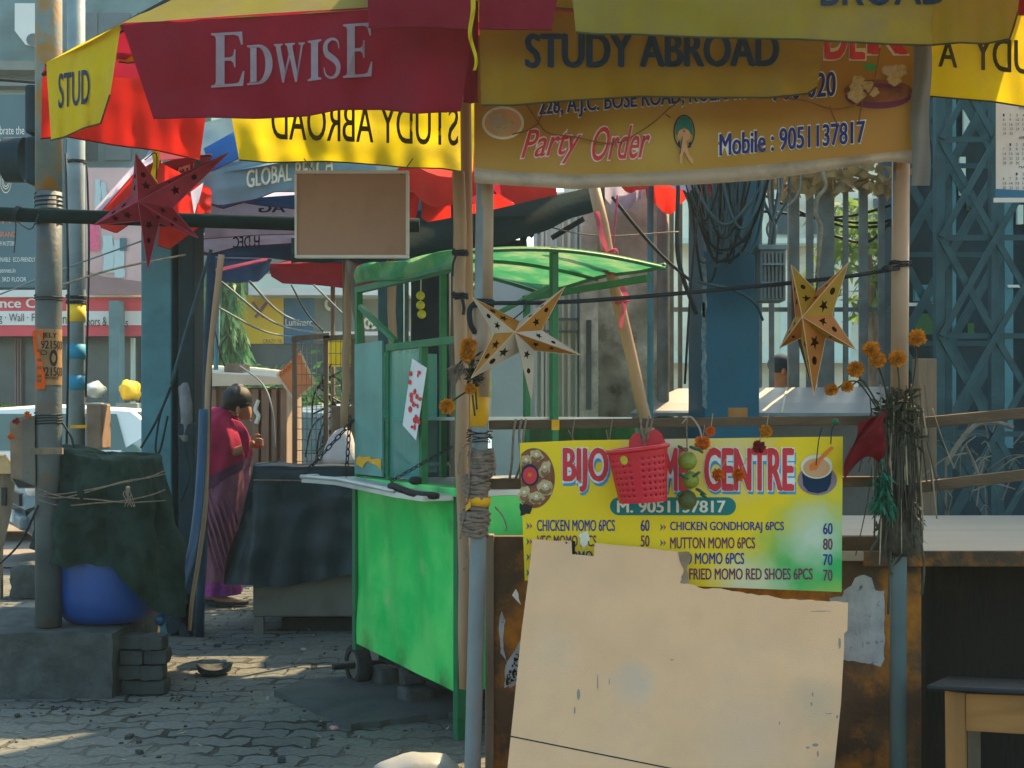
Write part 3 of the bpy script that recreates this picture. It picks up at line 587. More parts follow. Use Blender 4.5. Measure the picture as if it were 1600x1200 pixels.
for k in range(26):
    x0 = rr.uniform(1062, 1150); x1 = rr.uniform(1120, 1200); yb = rr.uniform(340, 415) if k else 442; d = 8.2 + rr.uniform(0, .25)
    O('cable', MB().tube(spl([P(x0, 225, d), P(x0 + rr.uniform(-6, 2), 280, d), P(x0 + (x1 - x0) * .25, yb - 18, d - .03), P((x0 + x1) / 2, yb, d - .04), P(x0 + (x1 - x0) * .8, yb - 30, d - .03), P(x1 + rr.uniform(-2, 6), 280, d), P(x1, 225, d)], 6), rr.uniform(.006, .011), 5), 'truss' if k % 3 else 'tarp_roof', cg, smooth=True)
mc = T('meter_cables', 'bunch of grey black cables dropping to the louvred meter box', 'cables', P(1205, 385, 8.5))
for k in range(9):
    x0 = 1185 + k * 7 + rr.uniform(-4, 4); O('cable', MB().tube(spl([P(x0, 225, 8.55), P(x0 + rr.uniform(-8, 8), 300, 8.5), P(1206 + rr.uniform(-7, 7), 350, 8.48), P(1206 + rr.uniform(-5, 5), 386, 8.5)], 6), rr.uniform(.007, .012), 5), 'truss' if k % 2 else 'fence_iron', mc, smooth=True)
mt_ = T('meter_box', 'grey louvred meter box fixed beside the blue column', 'box', P(1208, 472, 8.45))
O('case', boxpx(1188, 387, 1228, 470, 8.45, .2), 'meter_grey', mt_, bevel=.008); O('lid', boxpx(1185, 382, 1230, 390, 8.42, .25), 'meter_grey', mt_, bevel=.005)
for k in range(6): O('slat', boxpx(1194 + k * 6, 395, 1197 + k * 6, 466, 8.42, .03), 'fence_iron', mt_)
for y in (411, 440): O('crossbar', boxpx(1190, y, 1226, y + 3, 8.40, .02), 'meter_grey', mt_)
wl = T('plaster_wall', 'stained grey plaster wall between the white shutter and the blue column', 'wall', P(1000, 800, 9.2))
O('wall', boxpx(908, 235, 1032, 945, 9.2, .5), 'plaster_old', wl, bevel=.02); O('pilaster', boxpx(908, 240, 935, 940, 9.12, .08), 'plaster_old', wl, bevel=.01)
O('dark_slot', boxpx(916, 500, 924, 640, 9.10, .02), 'window_dark', wl); O('drain_pipe', MB().tube([P(1036, 250, 9.15), P(1036, 940, 9.15)], .045, 10), 'fence_iron', wl, smooth=True)
w2 = T('pale_partition', 'smooth pale blue grey panel behind the gold star', 'panel', P(800, 800, 9.6)); O('panel', boxpx(768, 395, 836, 925, 9.6, .08), 'plaster_pale', w2, bevel=.006)
w2 = T('white_shutter', 'white ribbed shutter left of the stained plaster wall', 'shutter', P(870, 800, 9.5)); O('backing', boxpx(834, 300, 910, 925, 9.5, .1), 'plaster_white', w2)
for k, x in enumerate((836, 845, 852, 866, 878, 887, 899, 905)): O('rib', boxpx(x, 310, x + (5 if k % 2 else 3.4), 925, 9.44, .06), 'plaster_white' if k % 3 else 'plaster_pale', w2, bevel=.006)
O('rail', boxpx(838, 497, 910, 500, 9.40, .04), 'fence_iron', w2); O('rail', boxpx(838, 516, 910, 519, 9.40, .04), 'fence_iron', w2)
fn = T('iron_fence', 'tall iron bar fence right of the blue column', 'fence', P(1300, 800, 9.4))
for x, wd in ((1048, 10), (1063, 7), (1188, 6), (1206, 8), (1241, 17), (1266, 11), (1292, 24), (1322, 8), (1350, 13), (1378, 10), (1408, 11), (1432, 12)): O('bar', boxpx(x - wd / 2, 200, x + wd / 2, 940, 9.4, wd * 9.4 / F * .7), 'fence_iron', fn, bevel=.004)
O('rail', boxpx(1020, 480, 1460, 487, 9.46, .02), 'fence_iron', fn); O('rail', boxpx(1020, 880, 1460, 890, 9.46, .03), 'fence_iron', fn)
t = MB(); rr = random.Random(9)
for k in range(150):
    p = P(rr.uniform(1195, 1420), rr.gauss(272, 13), 9.25 + rr.uniform(-.1, .1)); d = V(rr.uniform(-1, 1), rr.uniform(-.4, .4), rr.uniform(-.8, .2)).normalized() * rr.uniform(.08, .2); s = d.cross(V(rr.uniform(-1, 1), 1, 0)).normalized() * rr.uniform(.012, .05)
    t.add([p, p + d * .5 + s, p + d, p + d * .5 - s], [(0, 1, 2, 3)])
O('dry_thatch', t, 'thatch', None, 'dry brown palm leaves caught along the top of the iron fence', 'dry leaves')
vn = O('dry_garland', MB().tube(spl([P(*p) for p in ((1283, 255, 9.1), (1287, 275, 9.05), (1290, 292, 9.05), (1277, 312, 9.05), (1275, 335, 9.05), (1283, 355, 9.05), (1281, 385, 9.05), (1276, 435, 9.05))], 8), .014, 6), 'dry_straw', None, 'thin twisted dry garland hanging on the wide fence bar', 'garland', smooth=True)
for i, (a, b_) in enumerate((((1182, 300), (1450, 345)), ((1190, 330), (1455, 300)), ((1280, 340), (1460, 318)), ((1300, 368), (1420, 310)))):
    wire('fence_wire', [(a[0], a[1], 9.8), ((a[0] + b_[0]) / 2, max(a[1], b_[1]) + 8, 9.8), (b_[0], b_[1], 9.8)], .011, 'black_cord', 'black wire looped behind the iron fence bars', 'cable', 'wires behind the fence')
tr = T('lattice_column', 'dark teal steel lattice tower at the right edge behind the counter', 'lattice tower', P(1540, 850, 6.2))
for Dd in (6.2, 6.85):
    k_ = Dd / 6.2; xs_ = [800 + (x - 800) / k_ for x in (1467, 1552, 1640)]
    for i, x in enumerate(xs_): O('chord', MB().box(V((x - 800) * Dd / F, Dd, 2.25), (.045 if i != 1 else .036, .045, 4.5)), 'truss', tr)
    for j in range(-3, 7):
        y0 = 372 + (j - 1) * 153; y1 = y0 + 153
        if Dd > 6.5 and j % 1: continue
        for a, b_ in ((0, 1), (1, 2)):
            xm, xn = (1467, 1552, 1640)[a], (1467, 1552, 1640)[b_]
            f = lambda x, y, o: P(x, y, 6.2) + V(0, Dd - 6.2 + o, 0)
            O('lacing_bar', MB().beam(f(xm, y0, -.028), f(xn, y1, -.028), .03 if Dd < 6.5 else .045, .008, (0, 1, 0)), 'truss', tr); O('lacing_bar', MB().beam(f(xm, y1, -.042), f(xn, y0, -.042), .03 if Dd < 6.5 else .045, .008, (0, 1, 0)), 'truss', tr)
            O('batten', MB().beam(f(xm, y0, -.016), f(xn, y0, -.016), .026, .008, (0, 1, 0)), 'truss', tr)
bk = T('shade_backdrop', 'dark blue shed wall standing for the shade behind the lattice tower', 'backdrop', P(1600, 850, 8.9)); O('wall', boxpx(1452, -300, 2100, 960, 8.9, 1.2), 'steel_blue_dark', bk)  # dark sheet coloured as the shade behind the tower
for x, w2 in ((1476, 30), (1570, 22), (1610, 40)): O('panel', boxpx(x, -200, x + w2 * .6, 700, 8.86, .04), 'steel_blue', bk)
O('signboard', boxpx(1430, 445, 1470, 470, 8.8, .05), 'steel_blue', bk)
for (x, y, w2, h, m_) in ((1420, 473, 42, 5, 'sign_white'), (1500, 245, 9, 60, 'wall_mint'), (1506, 170, 12, 50, 'wall_mint'), (1512, 312, 8, 16, 'leaf_bright'), (1590, 320, 9, 30, 'wall_mint'), (1575, 445, 22, 4, 'sign_white'), (1560, 525, 34, 3, 'sign_white'), (1430, 490, 30, 32, 'leaf'), (1512, 505, 10, 20, 'leaf')):
    O('painted_light_gap', boxpx(x, y, x + w2, y + h, 8.84, .03), m_, bk)  # solid plates coloured as bright light through gaps
pp = T('wood_post', 'dark weathered wooden post between the right stall pole and the lattice tower', 'post', P(1448, 900, 5.9)); O('post', boxpx(1434, 560, 1464, 1100, 5.9, .09), 'wood_post', pp, bevel=.006); O('plank', boxpx(1400, 690, 1450, 830, 6.0, .03), 'grey_box', pp)
t = MB(); rr = random.Random(21)
for k in range(30):
    x = rr.uniform(1478, 1610); y = rr.uniform(670, 800); p = P(x, y, 5.75 + rr.uniform(0, .2)); d = V(rr.uniform(-1, 1), rr.uniform(-.3, .3), rr.uniform(-.9, .9)).normalized() * rr.uniform(.05, .3)
    t.tube(spl([p, p + d * .5 + V(0, 0, .03), p + d], 3), rr.uniform(.0015, .0045), 4)
t.tube(spl([P(1478, 725, 5.7), P(1500, 690, 5.68), P(1525, 664, 5.68), P(1555, 660, 5.68), P(1582, 668, 5.7)], 6), .011, 6); t.tube(spl([P(1508, 695, 5.68), P(1520, 720, 5.7), P(1530, 745, 5.7)], 5), .007, 5)
t.tube([P(1478, 725, 5.7), P(1478, 860, 5.7)], .006, 4)
O('dead_twigs', t, 'twig_grey', None, 'tangle of dead twigs against the lattice tower', 'twigs')
cn = T('added_shade_canopy', 'unseen sheet canopy added above to shade the counter', 'canopy', (4.7, 7.2, 4.5))  # added out of view to keep sun off the counter top
O('sheet', MB().grid(lambda u, v: V(3.3 + 2.9 * u, 5.4 + 3.6 * v, 4.55 + .015 * math.sin(u * 90) + .1 * v), 90, 2), 'grey_box', cn); O('beam', MB().beam(V(2.1, 6.4, 4.47), V(6.2, 6.4, 4.47), .06, .08), 'truss', cn); O('beam', MB().beam(V(3.3, 8.8, 4.5), V(6.2, 8.8, 4.5), .06, .08), 'truss', cn)
sc2 = T('square_column', 'dark teal square column seen through the green cart frame', 'column', P(672, 900, 9.1)); O('shaft', boxpx(642, 300, 702, 953, 9.1, .3), 'steel_blue_dark', sc2, bevel=.01)
sc2 = T('square_column', 'lighter blue grey column left of the dark column behind the cart', 'column', P(612, 900, 9.3)); O('shaft', boxpx(590, 310, 630, 946, 9.3, .3), 'steel_blue', sc2, bevel=.01); O('edge_pipe', boxpx(632, 310, 638, 946, 9.28, .04), 'pole_pale', sc2)
# ---------------------------------------------------------------- steel poles on the left
D = 6.42; p = T('steel_pole', 'thick rusty steel pole standing on the concrete block', 'pole', P(76, 975, D))
r0 = 20 * D / F
O('shaft', MB().rings([[P(76, y, D) + V(r0 * math.cos(a), r0 * math.sin(a), 0) for a in [6.283 * k / 20 for k in range(20)]] for y in (978, 650, 450, 300)]), 'steel_pole', p, smooth=True)
O('upper_shaft', MB().rings([[P(76, y, D) + V(r0 * 1.01 * math.cos(a), r0 * 1.01 * math.sin(a), 0) for a in [6.283 * k / 20 for k in range(20)]] for y in (300, 100, -250)]), 'steel_rust', p, smooth=True)
for y0, y1, tn in ((303, 336, 5), (462, 470, 2), (645, 662, 4), (338, 352, 2)): O('wire_wrap', coil(P(76, y0, D), P(76, y1, D), r0 + .002, .004, tn, .3, 5, y0), 'black_cord', p, smooth=True)
cyl = lambda rr_: (lambda x, y, off=0: P(76, y, D) + V((rr_ + off) * math.sin((x - 76) / 20), -(rr_ + off) * math.cos((x - 76) / 20), 0))
pst = O('poster', MB().grid(lambda u, v: cyl(r0 + .003)(64 + 44 * u, 602 - 87 * v), 12, 2), 'poster_brown', p)
f = cyl(r0 + .003)
for s, x0, yb, x1, yt in (('JELY', 74, 531, 95, 521), ('921503', 72, 546, 106, 533), ('921503', 72, 588, 106, 574), ('CONTACT', 72, 593, 98, 589)): t = MB(); TXT(t, s, f, x0, yb, x1, yt, .002, .03); O('lettering', t, 'ink_black', pst)
t = MB(); t.plate(lambda x, y, o: f(x, y, .002), [ell(90, 560, 6, 13)]); t.plate(lambda x, y, o: f(x, y, .002), [ell(76, 552, 5, 4), ell(76, 552, 3.6, 2.6)]); O('portrait_print', t, 'ink_black', pst)
fl = O('orange_flag', MB().grid(lambda u, v: P(54 + 16 * u + 3 * math.sin(v * 5), 608 - 92 * v, D - r0 - .01 - .02 * math.sin(u * 3 + v * 4)), 8, 14), 'flag_orange', p, smooth=True); t = MB()
for y in (545, 560, 572, 585, 592): O('printed_mark', MB().plate(flat(D - r0 - .045), [rct(58, y, 65, y + 5)]), 'ink_brown', fl)
bx = T('electric_box', 'brown metal box strapped to the left side of the rusty pole', 'box', P(38, 755, 6.4))
O('case', MB().plate(SF(lambda x, y: 6.38), [[(18, 662), (28, 655), (56, 650), (56, 760), (30, 760), (20, 748)]], .16), 'box_brown', bx, bevel=.01); O('side', MB().plate(SF(lambda x, y: 6.36), [[(36, 656), (54, 654), (54, 758), (36, 752)]], .02), 'grey_box', bx, bevel=.004)
O('strap', boxpx(48, 700, 97, 710, 6.30, .02), 'wood_post', bx); O('base_lid', MB().plate(SF(lambda x, y: 6.35), [[(19, 747), (36, 752), (54, 760), (28, 761)]], .12), 'iron_black', bx)
def marigold(c, r, n=90, seed=0, flatten=1.0):
    rr = random.Random(seed); mb = MB(); c = Vector(c)
    mb.ball(c, r * .62, 8, 6)
    for i in range(n):
        z = 1 - 2 * (i + .5) / n; a = i * 2.39996; d = V(math.sqrt(1 - z * z) * math.cos(a), math.sqrt(1 - z * z) * math.sin(a), z * flatten).normalized(); d = (d + V(rr.uniform(-.3, .3), rr.uniform(-.3, .3), rr.uniform(-.3, .3))).normalized()
        s = d.cross(V(rr.uniform(-1, 1), rr.uniform(-1, 1), rr.uniform(-1, 1))).normalized(); l = r * rr.uniform(.85, 1.12); w_ = r * .2
        mb.add([c + d * l * .4, c + d * l * .8 + s * w_, c + d * l + d.cross(s) * w_ * .8, c + d * l * .8 - s * w_], [(0, 1, 2, 3)])
    return mb
for x, y, lb in ((17, 682, 'orange marigold hanging low on the brown pole box'), (43, 648, 'orange marigold on top of the brown pole box'), (25, 658, 'dark marigold bud on the upper corner of the brown pole box')):
    O('marigold', marigold(P(x, y, 6.33), 6 * 6.33 / F, 50, x), 'marigold_orange' if x != 25 else 'marigold_red', None, lb, 'flower', 'marigolds on the pole box')
D = 8.3; p = T('banded_pole', 'pale round pole with blue bands behind the rusty pole', 'pole', P(119, 770, D)); r1 = 13.5 * D / F
O('shaft', MB().tube([P(119, -250, D), P(119, 982, D)], r1, 16), 'pole_pale', p, smooth=True)
for y0, y1, m_ in ((538, 561, 'band_blue'), (587, 609, 'band_blue'), (476, 503, 'sign_yellow')): O('band', MB().tube([P(119, y0, D), P(119, y1, D)], r1 + .003, 16), m_, p, smooth=True)
for y in (250, 462, 470): O('wire_wrap', coil(P(119, y, D), P(119, y + 5, D), r1 + .003, .006, 2, .3, 5, y), 'black_cord', p)
bx = T('wall_box', 'tan metal box beside the pale banded pole', 'box', P(147, 700, 8.25)); O('case', boxpx(134, 631, 160, 702, 8.2, .18), 'box_brown', bx, bevel=.012); O('strap', boxpx(110, 664, 135, 669, 8.1, .02), 'tape_yellow', bx)
ts = T('traffic_signal', 'dark traffic signal heads on the left of the rusty pole', 'traffic signal', P(46, 290, 6.5))
for y0, y1 in ((130, 208), (212, 286)):
    O('housing', boxpx(37, y0, 58, y1, 6.5, .14), 'steel_blue_dark', ts, bevel=.02)
O('visor', MB().rings([[P(40 - 36 * k, 250, 6.6) + V(0, -.1 * math.cos(a) * 1.1, .115 * math.sin(a) - .0 * k) for a in [6.283 * j / 18 for j in range(18)]] for k in (0, .5, .85)], cap=False), 'steel_blue_dark', ts, smooth=True)
O('bracket', boxpx(50, 200, 70, 206, 6.45, .04), 'iron_black', ts)
D = 6.28; hp = T('horizontal_pipe', 'long dark pipe tied across the rusty pole', 'pipe', P(220, 350, D))
O('pipe', MB().tube([P(-150, 330, D), P(480, 350, D), P(655, 352, D)], 11 * D / F, 14), 'tarp_roof', hp, smooth=True); O('tie', coil(P(24, 334, D), P(30, 336, D), 12 * D / F, .004, 3), 'black_cord', hp)
wire('cable', [(25, 345, 6.2), (24, 370, 6.2), (22, 395, 6.2)], .003, 'black_cord', 'short black cord end hanging from the dark pipe'); wire('cable', [(25, 345, 6.2), (48, 358, 6.2), (60, 335, 6.2)], .003, 'black_cord', 'slack black cord between dark pipe and rusty pole')
for pts, r, m_, lb in (([(-5, 124, 7), (66, 130, 7)], .008, 'black_cord', 'straight black cable above the traffic signal'),
    ([(103, 240, 8), (107, 480, 7.9), (104, 700, 7.9)], .008, 'black_cord', 'cable running down the left of the pale banded pole'), ([(136, 260, 8), (139, 400, 8), (134, 620, 8)], .007, 'black_cord', 'cable running down the right of the pale banded pole'),
    ([(97, 445, 7), (180, 420, 7.2), (290, 398, 7.4)], .006, 'dry_straw', 'tan rope stretched from the rusty pole to the blue umbrella'), ([(0, 460, 8), (100, 420, 8), (240, 370, 8)], .005, 'pole_pale', 'pale wire rising behind the red star'),
    ([(97, 660, 6.4), (110, 680, 6.4), (116, 700, 6.4)], .006, 'black_cord', 'black cord from the rusty pole to the drum cover'), ([(60, 790, 6.3), (30, 850, 6.6), (-5, 885, 7)], .006, 'black_cord', 'guy cable slanting down left of the rusty pole'),
    ([(270, 600, 7.8), (243, 660, 7.8), (220, 700, 7.8)], .008, 'black_cord', 'black cable slanting across the blue grey column'), ([(266, 605, 7.8), (250, 650, 7.8), (243, 700, 7.8), (250, 704, 7.8), (262, 650, 7.8)], .007, 'black_cord', 'looped black cable on the blue grey column'),
    ([(330, 390, 7.7), (290, 520, 7.7), (268, 600, 7.7)], .012, 'truss', 'thick dark cable from the umbrella down to the blue grey column'), ([(286, 690, 7.7), (297, 740, 7.7), (282, 785, 7.7)], .006, 'black_cord', 'thin cable loop below the rag on the column'),
    ([(345, 440, 9), (430, 505, 10), (505, 522, 11)], .009, 'pole_pale', 'pale wire from the umbrella to the wire cage, upper'), ([(340, 480, 9), (420, 520, 10), (505, 530, 11)], .008, 'pole_pale', 'pale wire from the bamboo to the wire cage, lower'),
    ([(390, 440, 9), (440, 490, 10), (503, 515, 11)], .009, 'pole_pale', 'wire sagging over the blue shop panel'), ([(490, 445, 10), (520, 475, 10), (545, 500, 10)], .009, 'pole_pale', 'pair of pale wires over the grey shop wall'), ([(455, 445, 10), (480, 490, 10), (505, 518, 10)], .007, 'black_cord', 'thin dark wire above the wire cage'),
    ([(335, 510, 9), (342, 545, 9), (351, 572, 9)], .006, 'black_cord', 'thin wire dropping to the kiosk roof'), ([(375, 572, 9.5), (410, 600, 9.3), (425, 640, 9.2), (430, 700, 9.2)], .007, 'pole_pale', 'bent cable crossing the kiosk front')):
    wire('cable', pts, r, m_, lb)
# ---------------------------------------------------------------- kiosk, cage
D = 10.6; k_ = T('wood_kiosk', 'old wooden kiosk with cream flat roof behind the woman', 'kiosk', P(385, 900, D))
O('body', boxpx(318, 606, 444, 905, D, .9), 'kiosk_wood', k_, bevel=.01); O('roof', MB().rings([[P(x, y, d) for x, y, d in q] for q in ([(312, 604, D - .12), (458, 600, D - .12), (458, 592, D - .12), (400, 586, D - .12), (312, 582, D - .12)], [(312, 590, D + 1.1), (452, 588, D + 1.1), (452, 580, D + 1.1), (400, 574, D + 1.1), (312, 570, D + 1.1)])]), 'kiosk_roof', k_)
for x, w2 in ((330, 8), (394, 10), (408, 12), (424, 8), (438, 10)): O('board', boxpx(x, 608, x + w2, 905, D - .05, .05), 'kiosk_wood', k_, bevel=.006)
O('carving', MB().tube(spl([P(404, 625, D - .06), P(399, 640, D - .07), P(404, 650, D - .07), P(400, 662, D - .07)], 5), .018, 6), 'wall_mint', k_, smooth=True)
O('carton', boxpx(350, 568, 379, 584, D + .1, .3), 'box_brown', None, 'small brown carton lying on the kiosk roof', 'box', bevel=.005)
D = 9.9; cg = T('wire_cage', 'rusty framed wire mesh cage right of the kiosk', 'cage', P(500, 930, D))
for x in (460, 509, 552): O('post', boxpx(x - 3.5, 526, x + 3.5, 935, D, .035), 'wood_post', cg)
O('top_rail', MB().beam(P(456, 530, D - .02), P(515, 524, D - .02), .04, .04), 'wood_post', cg); O('top_rail', MB().beam(P(505, 529, D - .02), P(556, 526, D - .02), .04, .04), 'wood_post', cg)
t = MB()
for k in range(12): x = 464 + k * 7.6; t.tube([P(x, 530, D + .01), P(x + 1.5 * math.sin(k), 930, D + .01)], .004, 4)
for k in range(22): y = 534 + k * 17; t.tube([P(458, y, D + .02), P(554, y + 2 * math.sin(k), D + .02)], .004, 4)
O('mesh', t, 'fence_iron', cg)
s = T('diamond_sign', 'orange diamond sign leaning inside the wire cage', 'sign', P(463, 650, D + .15)); sf = flat(D + .12)
O('board', MB().plate(sf, [[(431, 586), (470, 548), (494, 600), (460, 628)]], .02), 'sign_orange', s); O('border', MB().plate(lambda x, y, o: sf(x, y, .004), [[(431, 586), (470, 548), (494, 600), (460, 628)], [(435, 586), (469, 553), (489, 600), (461, 623)]]), 'ink_cream', s)
t = MB(); vs, fs = text_raw('KRISHNA', .03, 0); t.add([sf(438 + 32 * u - 2 * v, 590 - 28 * u - 11 * v, .006 + w) for u, v, w in vs], fs); O('lettering', t, 'ink_orange', s)
O('yellow_sign', boxpx(513, 530, 556, 573, D + .3, .03), 'sign_brightyellow', None, 'bright yellow board behind the cage mesh', 'sign')
t = MB(); rr = random.Random(5)
for k in range(24):
    x = rr.uniform(512, 556); y = rr.uniform(560, 690); p0 = P(x, y, D + .2); t.tube(spl([p0, p0 + V(rr.uniform(-.2, .2), 0, -.15), p0 + V(rr.uniform(-.3, .3), .1, -.4)], 4), .008, 4)
O('wire_bundle', t, 'iron_black', None, 'heap of black wires and strips behind the cage', 'wires')
O('dark_crate', boxpx(518, 634, 562, 720, 9.2, .4), 'box_brown', None, 'dark brown crate behind the white sack', 'crate', bevel=.01)
# ---------------------------------------------------------------- people
def person_woman():
    D = 9.4; w = T('person', 'person in a crimson shawl and pink sari looking down at a red pouch', 'person', P(348, 940, D))
    q = lambda x, y, d=0: P(x, y, D + d)
    nodes = [(q(345, 770), .12), (q(343, 720), .12), (q(342, 680), .13), (q(347, 656), .10), (q(358, 645), .058), (q(364, 632), .075), (q(370, 622), .098), (q(374, 630), .088), (q(380, 648), .062), (q(384, 658), .040), (q(392, 650), .016),
             (q(338, 672, -.14), .06), (q(350, 712, -.17), .045), (q(376, 703, -.17), .034), (q(392, 694, -.17), .026), (q(398, 690, -.165), (.022, .03)),
             (q(336, 672, .17), .065), (q(356, 716, .2), .05), (q(385, 700, .12), .034),
             (q(346, 810, -.09), .11), (q(340, 870, -.09), .075), (q(334, 928, -.09), .045), (q(345, 938, -.12), .035), (q(372, 940, -.14), .026),
             (q(343, 810, .09), .11), (q(330, 870, .09), .075), (q(320, 926, .09), .045), (q(332, 936, .09), .035), (q(352, 938, .08), .026)]
    ed = [(0, 1), (1, 2), (2, 3), (3, 4), (4, 5), (5, 6), (6, 7), (7, 8), (8, 9), (8, 10), (3, 11), (11, 12), (12, 13), (13, 14), (14, 15), (3, 16), (16, 17), (17, 18), (0, 19), (19, 20), (20, 21), (21, 22), (22, 23), (0, 24), (24, 25), (25, 26), (26, 27), (27, 28)]
    bd = skin(nodes, ed, 2)
    for k in range(4):   # fingers curled round the pouch
        a = q(398, 686.5 + k * 2.6, -.185); bd.join(skin([(a, .009), (a + V(.035, -.01, .004 - k * .002), .009), (a + V(.055, .015, -.006), .008), (a + V(.048, .04, -.012), .007)], [(0, 1), (1, 2), (2, 3)], 1))
    a = q(396, 685, -.17); bd.join(skin([(a, .010), (a + V(.02, .0, .028), .009), (a + V(.05, .008, .022), .008)], [(0, 1), (1, 2)], 1))
    ear = q(372, 641, -.088); bd.join(MB().ball(ear, (.018, .012, .03), 8, 6))
    for s in (-1, 1): bd.join(MB().ball(q(386.5, 643, s * .042), (.010, .012, .007), 8, 6))
    bd.join(MB().tube(spl([q(390, 657, -.025), q(391.5, 657.5, 0), q(390, 657, .025)], 4), .007, 6))
    O('body', bd, 'skin', w, smooth=True)
    def hn(d): return 1 + .05 * noise.noise(d * 9)
    hair = MB().ball(q(370, 624, .0), (.112, .108, .105), 16, 12, hn); hair.join(MB().ball(q(358, 636, 0), (.06, .075, .06), 12, 8, hn)).join(MB().ball(q(371, 605, .02), (.05, .055, .03), 10, 8, hn)); hair.join(MB().ball(q(381, 631, 0), (.055, .09, .05), 12, 8, hn))
    O('hair', hair, 'hair', w, smooth=True)
    O('earring', MB().ball(ear + V(0, -.012, -.035), .008, 8, 6), 'tape_yellow', w)
    n = 90
    def drape(rings, foldf, amp, sx=1): return MB().rings([[P(cx, y, D) + V(math.cos(a) * hw * D / F * (1 + amp * math.sin(foldf * a + y * .045) + amp * .6 * math.sin((foldf * 2 + 1) * a - y * .07)), math.sin(a) * dp * (1 + amp * math.cos(foldf * a + y * .05)), tl * math.cos(a)) for a in [6.283 * k / n for k in range(n)]] for cx, hw, dp, y, tl in rings], cap=False)
    sk = drape([(348, 40, .21, 716, .0), (349, 40, .22, 745, 0), (348, 39, .22, 775, 0), (346, 37, .2, 810, 0), (344, 35, .19, 850, 0), (342, 34, .19, 890, 0), (342, 34, .19, 908, 0)], 9, .055)
    O('sari', sk, 'sari', w, smooth=True)
    O('sari_border', drape([(342, 34.4, .192, 905, 0), (342, 34.7, .195, 916, 0), (342, 34.4, .195, 927, 0)], 9, .055), 'sari_border', w, smooth=True)
    O('sari_pallu', drape([(349, 41, .225, 712, .03), (350, 41.5, .23, 735, .08), (350, 41, .23, 754, .12)], 8, .03), 'sari_dark', w, smooth=True)
    O('shawl', drape([(357, 11, .065, 640, -.02), (352, 19, .11, 645, -.04), (346, 26, .18, 652, -.03), (345, 33, .22, 664, -.02), (347, 40, .24, 682, .0), (349, 42.5, .25, 702, .02), (349, 43, .245, 722, .05), (348, 42, .24, 738, .10)], 9, .04), 'shawl', w, smooth=True)
    t = MB()
    for k in range(5): t.tube(spl([q(362 + k * 3, 655 + k, -.2), q(374 + k * 3, 676, -.26), q(380 + k * 2, 697, -.25), q(384, 712 + k, -.2)], 5), .008, 5)
    O('shawl_pleat', t, 'shawl', w, smooth=True)
    for k in range(11):
        a0 = 3.5 + k * .24; f = MB().tube(spl([P(346 + 38 * math.cos(a0 + .25 * j) * (1 - .04 * j), 742 + 30 * j, D) + V(0, math.sin(a0 + .25 * j) * .215, 0) for j in range(6 if k < 8 else 4)], 5), [.004 + .007 * math.sin(math.pi * i / 25) for i in range(26 if k < 8 else 16)], 6); O('sari_fold', f, 'sari', w, smooth=True)
    sl_ = MB().plate(lambda x, y, o: P(x, 942, D - .12) + V(0, (y - 942) * .012, .012 + o), [ell(357, 942, 32, 5, 20)], .022); O('slipper', sl_, 'rubber', w); O('slipper', MB().plate(lambda x, y, o: P(x, 939, D + .09) + V(0, (y - 939) * .012, .012 + o), [ell(336, 939, 30, 5, 20)], .022), 'rubber', w)
    pch = O('pouch', MB().rings([[q(402, 694, -.17) + V(.045 * s * math.cos(a), .02 * s, .025 * s * math.sin(a) + dz) for a in [6.283 * k / 10 for k in range(10)]] for s, dz in ((.3, -.012), (1, -.008), (1, .004), (.4, .012))]), 'plastic_red', None, 'small red pouch in the hands of the woman in crimson', 'pouch', smooth=True)
person_woman()
